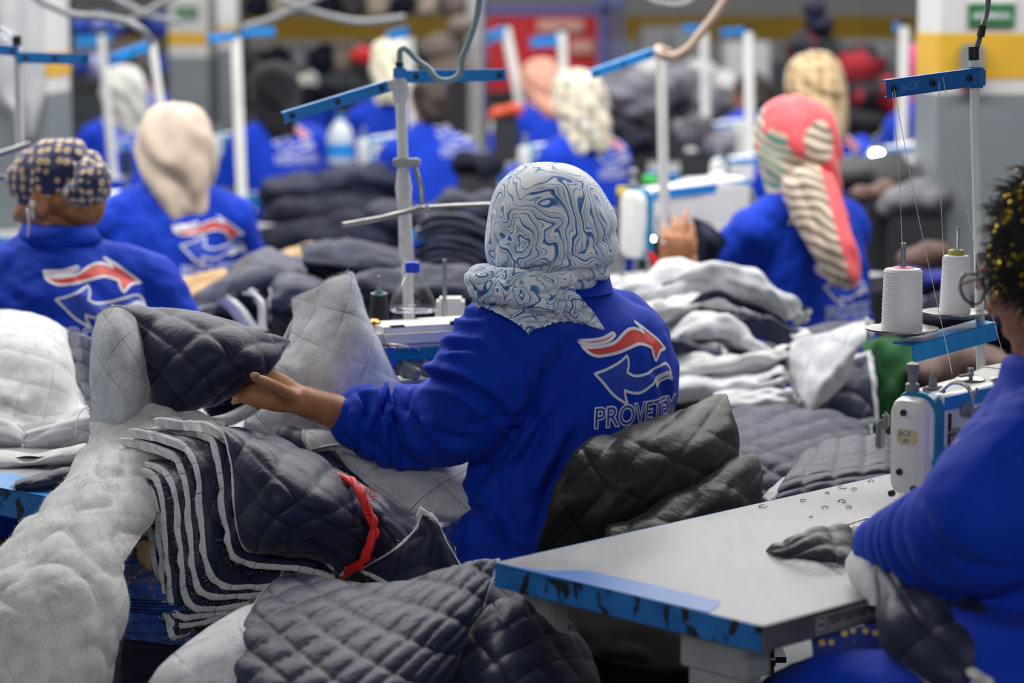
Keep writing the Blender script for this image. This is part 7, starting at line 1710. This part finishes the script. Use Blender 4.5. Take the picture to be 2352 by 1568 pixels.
for k, (pts, D, th, m, lb) in enumerate((
    ([(580, 620, 42), (630, 640, 50)], 6.4, .12, KRAFT, 'tan kraft-coloured cloth heap right of the beige-scarfed sewer'), ([(410, 690, 60), (450, 680, 60), (500, 672, 60), (545, 660, 56)], 6.45, .10, KRAFT, 'tan apron of the beige-scarfed sewer spread behind her back'),
    ([(700, 600, 34), (665, 610, 30)], 6.5, .10, KRAFT, 'small tan cloth under the smooth dark roll'), ([(700, 430, 50), (780, 425, 60), (870, 420, 60), (640, 440, 40)], 10.4, .15, NAVYP, 'long dark garment heap on the table left of the centre stand'),
    ([(680, 500, 60), (780, 505, 70), (860, 500, 50)], 9.4, .15, DARKP, 'dark garments stuffed below the table left of the centre stand'), ([(640, 560, 55), (720, 550, 60), (800, 540, 60)], 8.6, .15, DARKP, 'black heap in the aisle behind the smooth roll'), ([(870, 540, 50), (900, 500, 46)], 7.6, .12, NAVYP, 'navy bundle behind the centre stand pole'),
    ([(1040, 470, 50), (1110, 475, 50)], 8.0, .12, NAVYP, 'navy bundle left of the marbled scarf top'), ([(1120, 380, 36), (1070, 370, 30)], 9.6, .12, DARKP, 'dark bag at the dark-haired sewer\'s side'),
    ([(1600, 470, 40), (1660, 475, 44), (1710, 470, 34)], 7.6, .12, plain('grey_mottled_cloth', srgb(112, 112, 116), .8, var=.3, scale=14), 'mottled grey fabric pile behind the white pole'), ([(1590, 440, 44), (1650, 430, 44)], 8.4, .12, plain('pale_cloth', srgb(196, 196, 200), .8, var=.08), 'pale fabric pile left of the coral scarf'),
    ([(1360, 250, 50), (1430, 210, 60), (1560, 200, 60), (1620, 240, 60), (1480, 250, 60)], 14, .3, plain('mixed_grey_cloth', srgb(110, 108, 120), .8, var=.4, scale=6), 'heap of grey and white fabric behind the white pole'), ([(1500, 160, 36), (1600, 170, 36), (1660, 190, 30)], 14.5, .2, plain('pale_cloth', srgb(196, 196, 200), .8, var=.08), 'white bundle on top of the grey fabric heap'),
    ([(1960, 400, 50), (2040, 405, 60), (2110, 420, 50)], 8.4, .15, plain('charcoal_cloth', srgb(52, 52, 56), .8, var=.12), 'charcoal cloth spread on the table before the near pillar'), ([(2060, 470, 45), (2120, 465, 50), (2140, 440, 40)], 8.0, .12, plain('grey_knit', srgb(104, 104, 112), .8, var=.2, scale=12), 'grey knit bundle on the table before the near pillar'),
    ([(1975, 445, 24), (2020, 440, 26)], 8.1, .08, plain('brown_cloth', srgb(92, 66, 60), .7, var=.15), 'brown cloth beside the grey knit bundle'), ([(2150, 720, 50), (2230, 740, 60), (2320, 760, 60)], 5.9, .12, DARKP, 'dark fabric heap behind the right thread stand'), ([(2200, 850, 60), (2280, 840, 50), (2130, 860, 40)], 5.4, .10, plain('brown_cloth', srgb(92, 66, 60), .7, var=.15), 'brown fabric behind the right machine'),
    ([(2180, 690, 40), (2120, 700, 30)], 6.6, .10, plain('violet_cloth', srgb(52, 48, 110), .8, var=.2), 'violet blue cloth behind the slim thread cone'), ([(2110, 600, 40), (2150, 580, 40)], 7.2, .1, plain('brown_cloth', srgb(92, 66, 60), .7, var=.15), 'brown box of scraps behind the fat thread cone'), ([(2100, 650, 50), (2150, 640, 40)], 6.9, .1, plain('deep_blue_cloth', srgb(24, 36, 128), .8, var=.2), 'deep blue cloth between the cones and the coral-scarfed sewer'),
    ([(1450, 330, 40), (1400, 300, 34)], 11.5, .15, DARKP, 'dark garments before the cream floral scarf'), ([(1590, 300, 40), (1650, 330, 40)], 11.0, .15, plain('mixed_grey_cloth', srgb(110, 108, 120), .8, var=.4, scale=6), 'grey fabric beside the white machine far right'), ([(1180, 250, 24), (1150, 260, 20)], 13.0, .1, plain('orange_cloth', srgb(214, 84, 54), .7), 'orange bag under the red board'))):
    o = lump('garment_heap', pts, D, th, m, lb, 'fabric', seed=k * 3.1, noise=.035, vox=.016, group=GH)
    if k in BINS: bin_under(o, 'dark bin under the ' + ' '.join(lb.split()[:9]))
for nm, rows, sd in (('a', [[(500, 690, 5.5), (520, 680, 5.48), (545, 690, 5.47)], [(530, 720, 5.48), (550, 712, 5.45), (570, 720, 5.45)], [(560, 760, 5.46), (580, 755, 5.43), (600, 760, 5.44)]], 1), ('b', [[(555, 675, 5.48), (580, 665, 5.46), (600, 680, 5.45)], [(585, 690, 5.46), (597, 695, 5.43), (612, 700, 5.44)], [(590, 755, 5.44), (602, 757, 5.42), (615, 758, 5.43)]], 2)):
    quilt_sheet('batting_scrap', rows, 'white batting strip %s on the navy quilt behind the raised panel' % ('left one' if sd == 1 else 'right curling one'), 'fabric', GH, size=.2, amp=0, th=.02, face='bat', bat=BATW, seed=sd)
b = MB(); P = np.array([at(628, 838, 4.34), at(650, 790, 4.36), at(672, 745, 4.38), at(690, 700, 4.40), at(700, 740, 4.40), at(690, 800, 4.37), at(660, 850, 4.34)]); b.prism(P, A(0, 1, 0), .012); o = b.mk('navy_scrap', NAVYP, smooth=False); tag(o, 'navy corner peeking between the lifted panel and the batting', 'fabric')
b = MB(); b.tube([at(630, 836, 4.33), at(650, 786, 4.34), at(673, 738, 4.36)], .0035, 8); tag(b.mk('white_edge', LABELW), 'white binding along the navy corner', 'trim')
# ================================================================== far end of the hall
rb_ = thing('notice_board', at(1250, 220, 19.0), 'red notice board on a violet blue frame at the back', 'board')
a, c = at(1120, 36, 19.0), at(1385, 212, 19.0)
b = MB(); b.box((a + c) / 2, (c[0] - a[0], .04, a[2] - c[2]), bev=.01); b.mk('panel', plain('board_red', srgb(176, 14, 30), .6), rb_, smooth=False)
b = MB(); b.box(at(1106, 130, 18.98), (.06, .06, 1.05)); b.box(at(1396, 130, 18.98), (.06, .06, 1.05)); b.box(at(1250, 22, 18.98), (1.02, .06, .07)); b.mk('frame', plain('violet_frame', srgb(84, 76, 140), .5), rb_, smooth=False)
for x0, x1, y0, y1 in ((1235, 1340, 46, 74), (1310, 1362, 92, 122)):
    p = at((x0 + x1) / 2, (y0 + y1) / 2, 18.95); b = MB(); b.box(p, ((x1 - x0) * 19 / F, .02, (y1 - y0) * 19 / F), bev=.006); b.mk('paper_notice', plain('faded_paper', srgb(196, 150, 140), .7), rb_, smooth=False)
b = MB(); b.box(at(1250, 250, 19.2) * A(1, 1, 0) + A(0, 0, .45), (.9, .05, .9)); b.mk('stand_legs', DARKSTEEL, rb_, smooth=False)
def rack(px0, px1, D, label, items, post=DARKSTEEL, top=2.1):
    a, c = at(px0, 45, D), at(px1, 45, D)
    t = thing('garment_rack', ((a[0] + c[0]) / 2, D, 0), label, 'rack')
    for x in (a[0], c[0]):
        b = MB(); b.box((x, D, top / 2), (.05, .05, top), bev=.006); b.mk('post', post, t, smooth=False)
    for z in (.3, 1.0, 1.62, top - .02):
        b = MB(); b.box(((a[0] + c[0]) / 2, D, z), (c[0] - a[0], .5, .035), bev=.004); b.mk('shelf', post, t, smooth=False)
    return t
rack(560, 1070, 16.0, 'long dark rack of folded garments across the back left of centre', 0)
rack(1380, 1425, 18.5, 'narrow rack with blue posts beside the red board', 0, plain('blue_post', srgb(70, 84, 130), .5), 2.4)
rack(118, 380, 17.5, 'dark rack with blue clothes at the upper left', 0)
rr = np.random.default_rng(12); cols = [DARKP, NAVYP, plain('charcoal_cloth', srgb(52, 52, 56), .8, var=.12), plain('taupe_cloth', srgb(120, 108, 100), .8), plain('grey_knit', srgb(104, 104, 112), .8, var=.2, scale=12), plain('beige_box', srgb(170, 156, 140), .7)]
words = 'first second third fourth fifth sixth seventh eighth ninth tenth eleventh twelfth thirteenth fourteenth'.split()
def pile(px0, px1, py, D, n, mats, where, h=26):
    for k in range(n):
        x = px0 + (px1 - px0) * (k + .5) / n; wd = (px1 - px0) / n * .5 * D / F; p = at(x, py, D)
        hh = h * rr.uniform(.8, 1.2) * D / F
        V, Fc = ellipsoid(p, (wd * .98, .2, hh), None, 14, 8); s = np.sign(V - p) * np.abs((V - p) / np.array([wd, .2, hh])) ** .6; V = p + s * np.array([wd * .97, .2, hh])
        V = V + .02 * vnoise(V[:, 0] * 9 + k, V[:, 1] * 9, V[:, 2] * 9)[:, None] * A(1, 1, 1); o = mk('folded_garment', V, Fc, mats[k % len(mats)]); tag(o, '%s folded garment from the left %s' % (words[k], where), 'fabric', 'folded garments on the far racks')
pile(565, 1065, 222, 15.8, 12, [DARKP, NAVYP, cols[2], DARKP], 'on the lowest shelf of the long dark rack', 30)
pile(565, 1065, 138, 15.8, 10, [cols[2], DARKP, cols[4], DARKP, cols[3]], 'on the middle shelf of the long dark rack', 34)
pile(565, 1065, 14, 15.8, 9, [DARKP, cols[5], cols[3], DARKP, cols[2], cols[5]], 'on the top shelf of the long dark rack', 22)
BLC = plain('workwear_blue_far', srgb(36, 66, 170), .7, var=.2)
pile(170, 380, 60, 17.3, 5, [BLC, plain('periwinkle', srgb(110, 120, 190), .7), BLC, NAVYP, BLC], 'on the shelf at the upper left', 26)
pile(165, 380, 150, 17.3, 5, [BLC, plain('pale_violet', srgb(170, 170, 214), .7), BLC, NAVYP, BLC], 'on the lower shelf at the upper left', 26)
lump('shirt', [(832, 118, 20), (818, 125, 18), (840, 135, 18)], 15.2, .1, plain('bright_red_cloth', srgb(190, 12, 22), .7), 'bright red cloth hanging on the long dark rack', 'fabric', 2, .02, .02)
lump('cloth_sack', [(1010, 110, 40), (1030, 160, 46), (1060, 60, 30)], 15.4, .15, plain('taupe_cloth', srgb(120, 108, 100), .8), 'taupe sack leaning at the right end of the long dark rack', 'bag', 5, .02, .02)
bin_under([o for o in COL.objects if o.name == 'cloth_sack'][0], 'dark bin under the taupe sack')
b = MB(); b.box(at(1090, 150, 15.9), (.1, .3, 1.1), bev=.01); tag(b.mk('white_post', WALLW, smooth=False), 'white boxed column at the right end of the long dark rack', 'column')
RB = plain('red_black_cloth', srgb(30, 26, 34), .8, var=.2, scale=8)
def redblack():
    t = NT('black_red_camouflage'); c = t.coord(); n = t.noise(c, 5.5, 2, .5)[0]
    t.set(color=t.ramp(n, [(.52, srgb(24, 24, 34)), (.56, srgb(150, 22, 40))]), rough=.8); return t.m
RBK = redblack()
for pts, lb, m in (([(1860, 110, 46), (1900, 150, 60), (1960, 150, 60)], 'topmost of the black and red garment bundles behind the yellow scarf', RBK), ([(1960, 210, 66), (2030, 200, 60), (2070, 240, 50)], 'middle of the black and red garment bundles', RBK), ([(1990, 280, 56), (2060, 290, 56), (1940, 260, 50), (2110, 290, 40)], 'lowest dark bundle under the black and red garments', RB), ([(2120, 230, 46), (2150, 260, 40)], 'dark bundle below the magenta scarf', DARKP), ([(1868, 20, 24), (1880, 60, 26)], 'dark jacket hanging above the black and red bundles', NAVYP)):
    lump('garment_bundle', pts, 13.6, .25, m, lb, 'fabric', len(lb), .03, .022)
for k, (x0, x1, y0, y1, D, m, lb) in enumerate(((1470, 1600, 60, 130, 20.0, plain('grey_cabinet', srgb(150, 152, 158), .6), 'pale grey cabinet at the back wall right of the red board'), (1660, 1760, 96, 300, 18.0, plain('light_grey_box', srgb(176, 178, 182), .6), 'light grey pallet of boxes behind the brown-haired sewer'), (1920, 2150, 90, 130, 20, plain('grey_cabinet', srgb(150, 152, 158), .6), 'long grey shelf unit behind the black and red bundles'), (108, 160, -60, 300, 15, plain('dark_gap', srgb(52, 54, 58), .7), 'dark doorway panel beside the left pillar'))):
    a, c = at(x0, y0, D), at(x1, y1, D); b = MB(); b.box(A((a[0] + c[0]) / 2, D, a[2] / 2), (c[0] - a[0], .4, a[2]), bev=.01)
    t = thing('storage_unit', ((a[0] + c[0]) / 2, D, 0), lb, 'storage'); b.mk('carcass', m, t, smooth=False)
    b = MB(); b.box(A((a[0] + c[0]) / 2, D - .205, a[2] * .5), (.02, .02, a[2] * .9)); b.mk('door_gap', BLACKPL, t, smooth=False)

# pale dust sheet hung round the left pillar
P = spl(G([[(-40, -40, 9.42), (30, -40, 9.40), (104, -40, 9.42)], [(-40, 90, 9.42), (30, 90, 9.39), (102, 90, 9.42)], [(-40, 205, 9.42), (30, 215, 9.39), (100, 212, 9.42)], [(18, 260, 9.42), (52, 262, 9.40), (88, 260, 9.42)], [(38, 312, 9.43), (56, 316, 9.42), (76, 312, 9.43)]]), 50, 30)
P[..., 1] += .012 * np.sin(np.linspace(0, 14, 30))[None, :]
o = mk('dust_sheet', P.reshape(-1, 3), grid_faces(50, 30), plain('pale_plastic_sheet', srgb(170, 172, 176), .5, var=.1, scale=6)); so = o.modifiers.new('s', 'SOLIDIFY'); so.thickness = .004; tag(o, 'pale sheet with a pointed lower end hung on the left pillar', 'sheet')
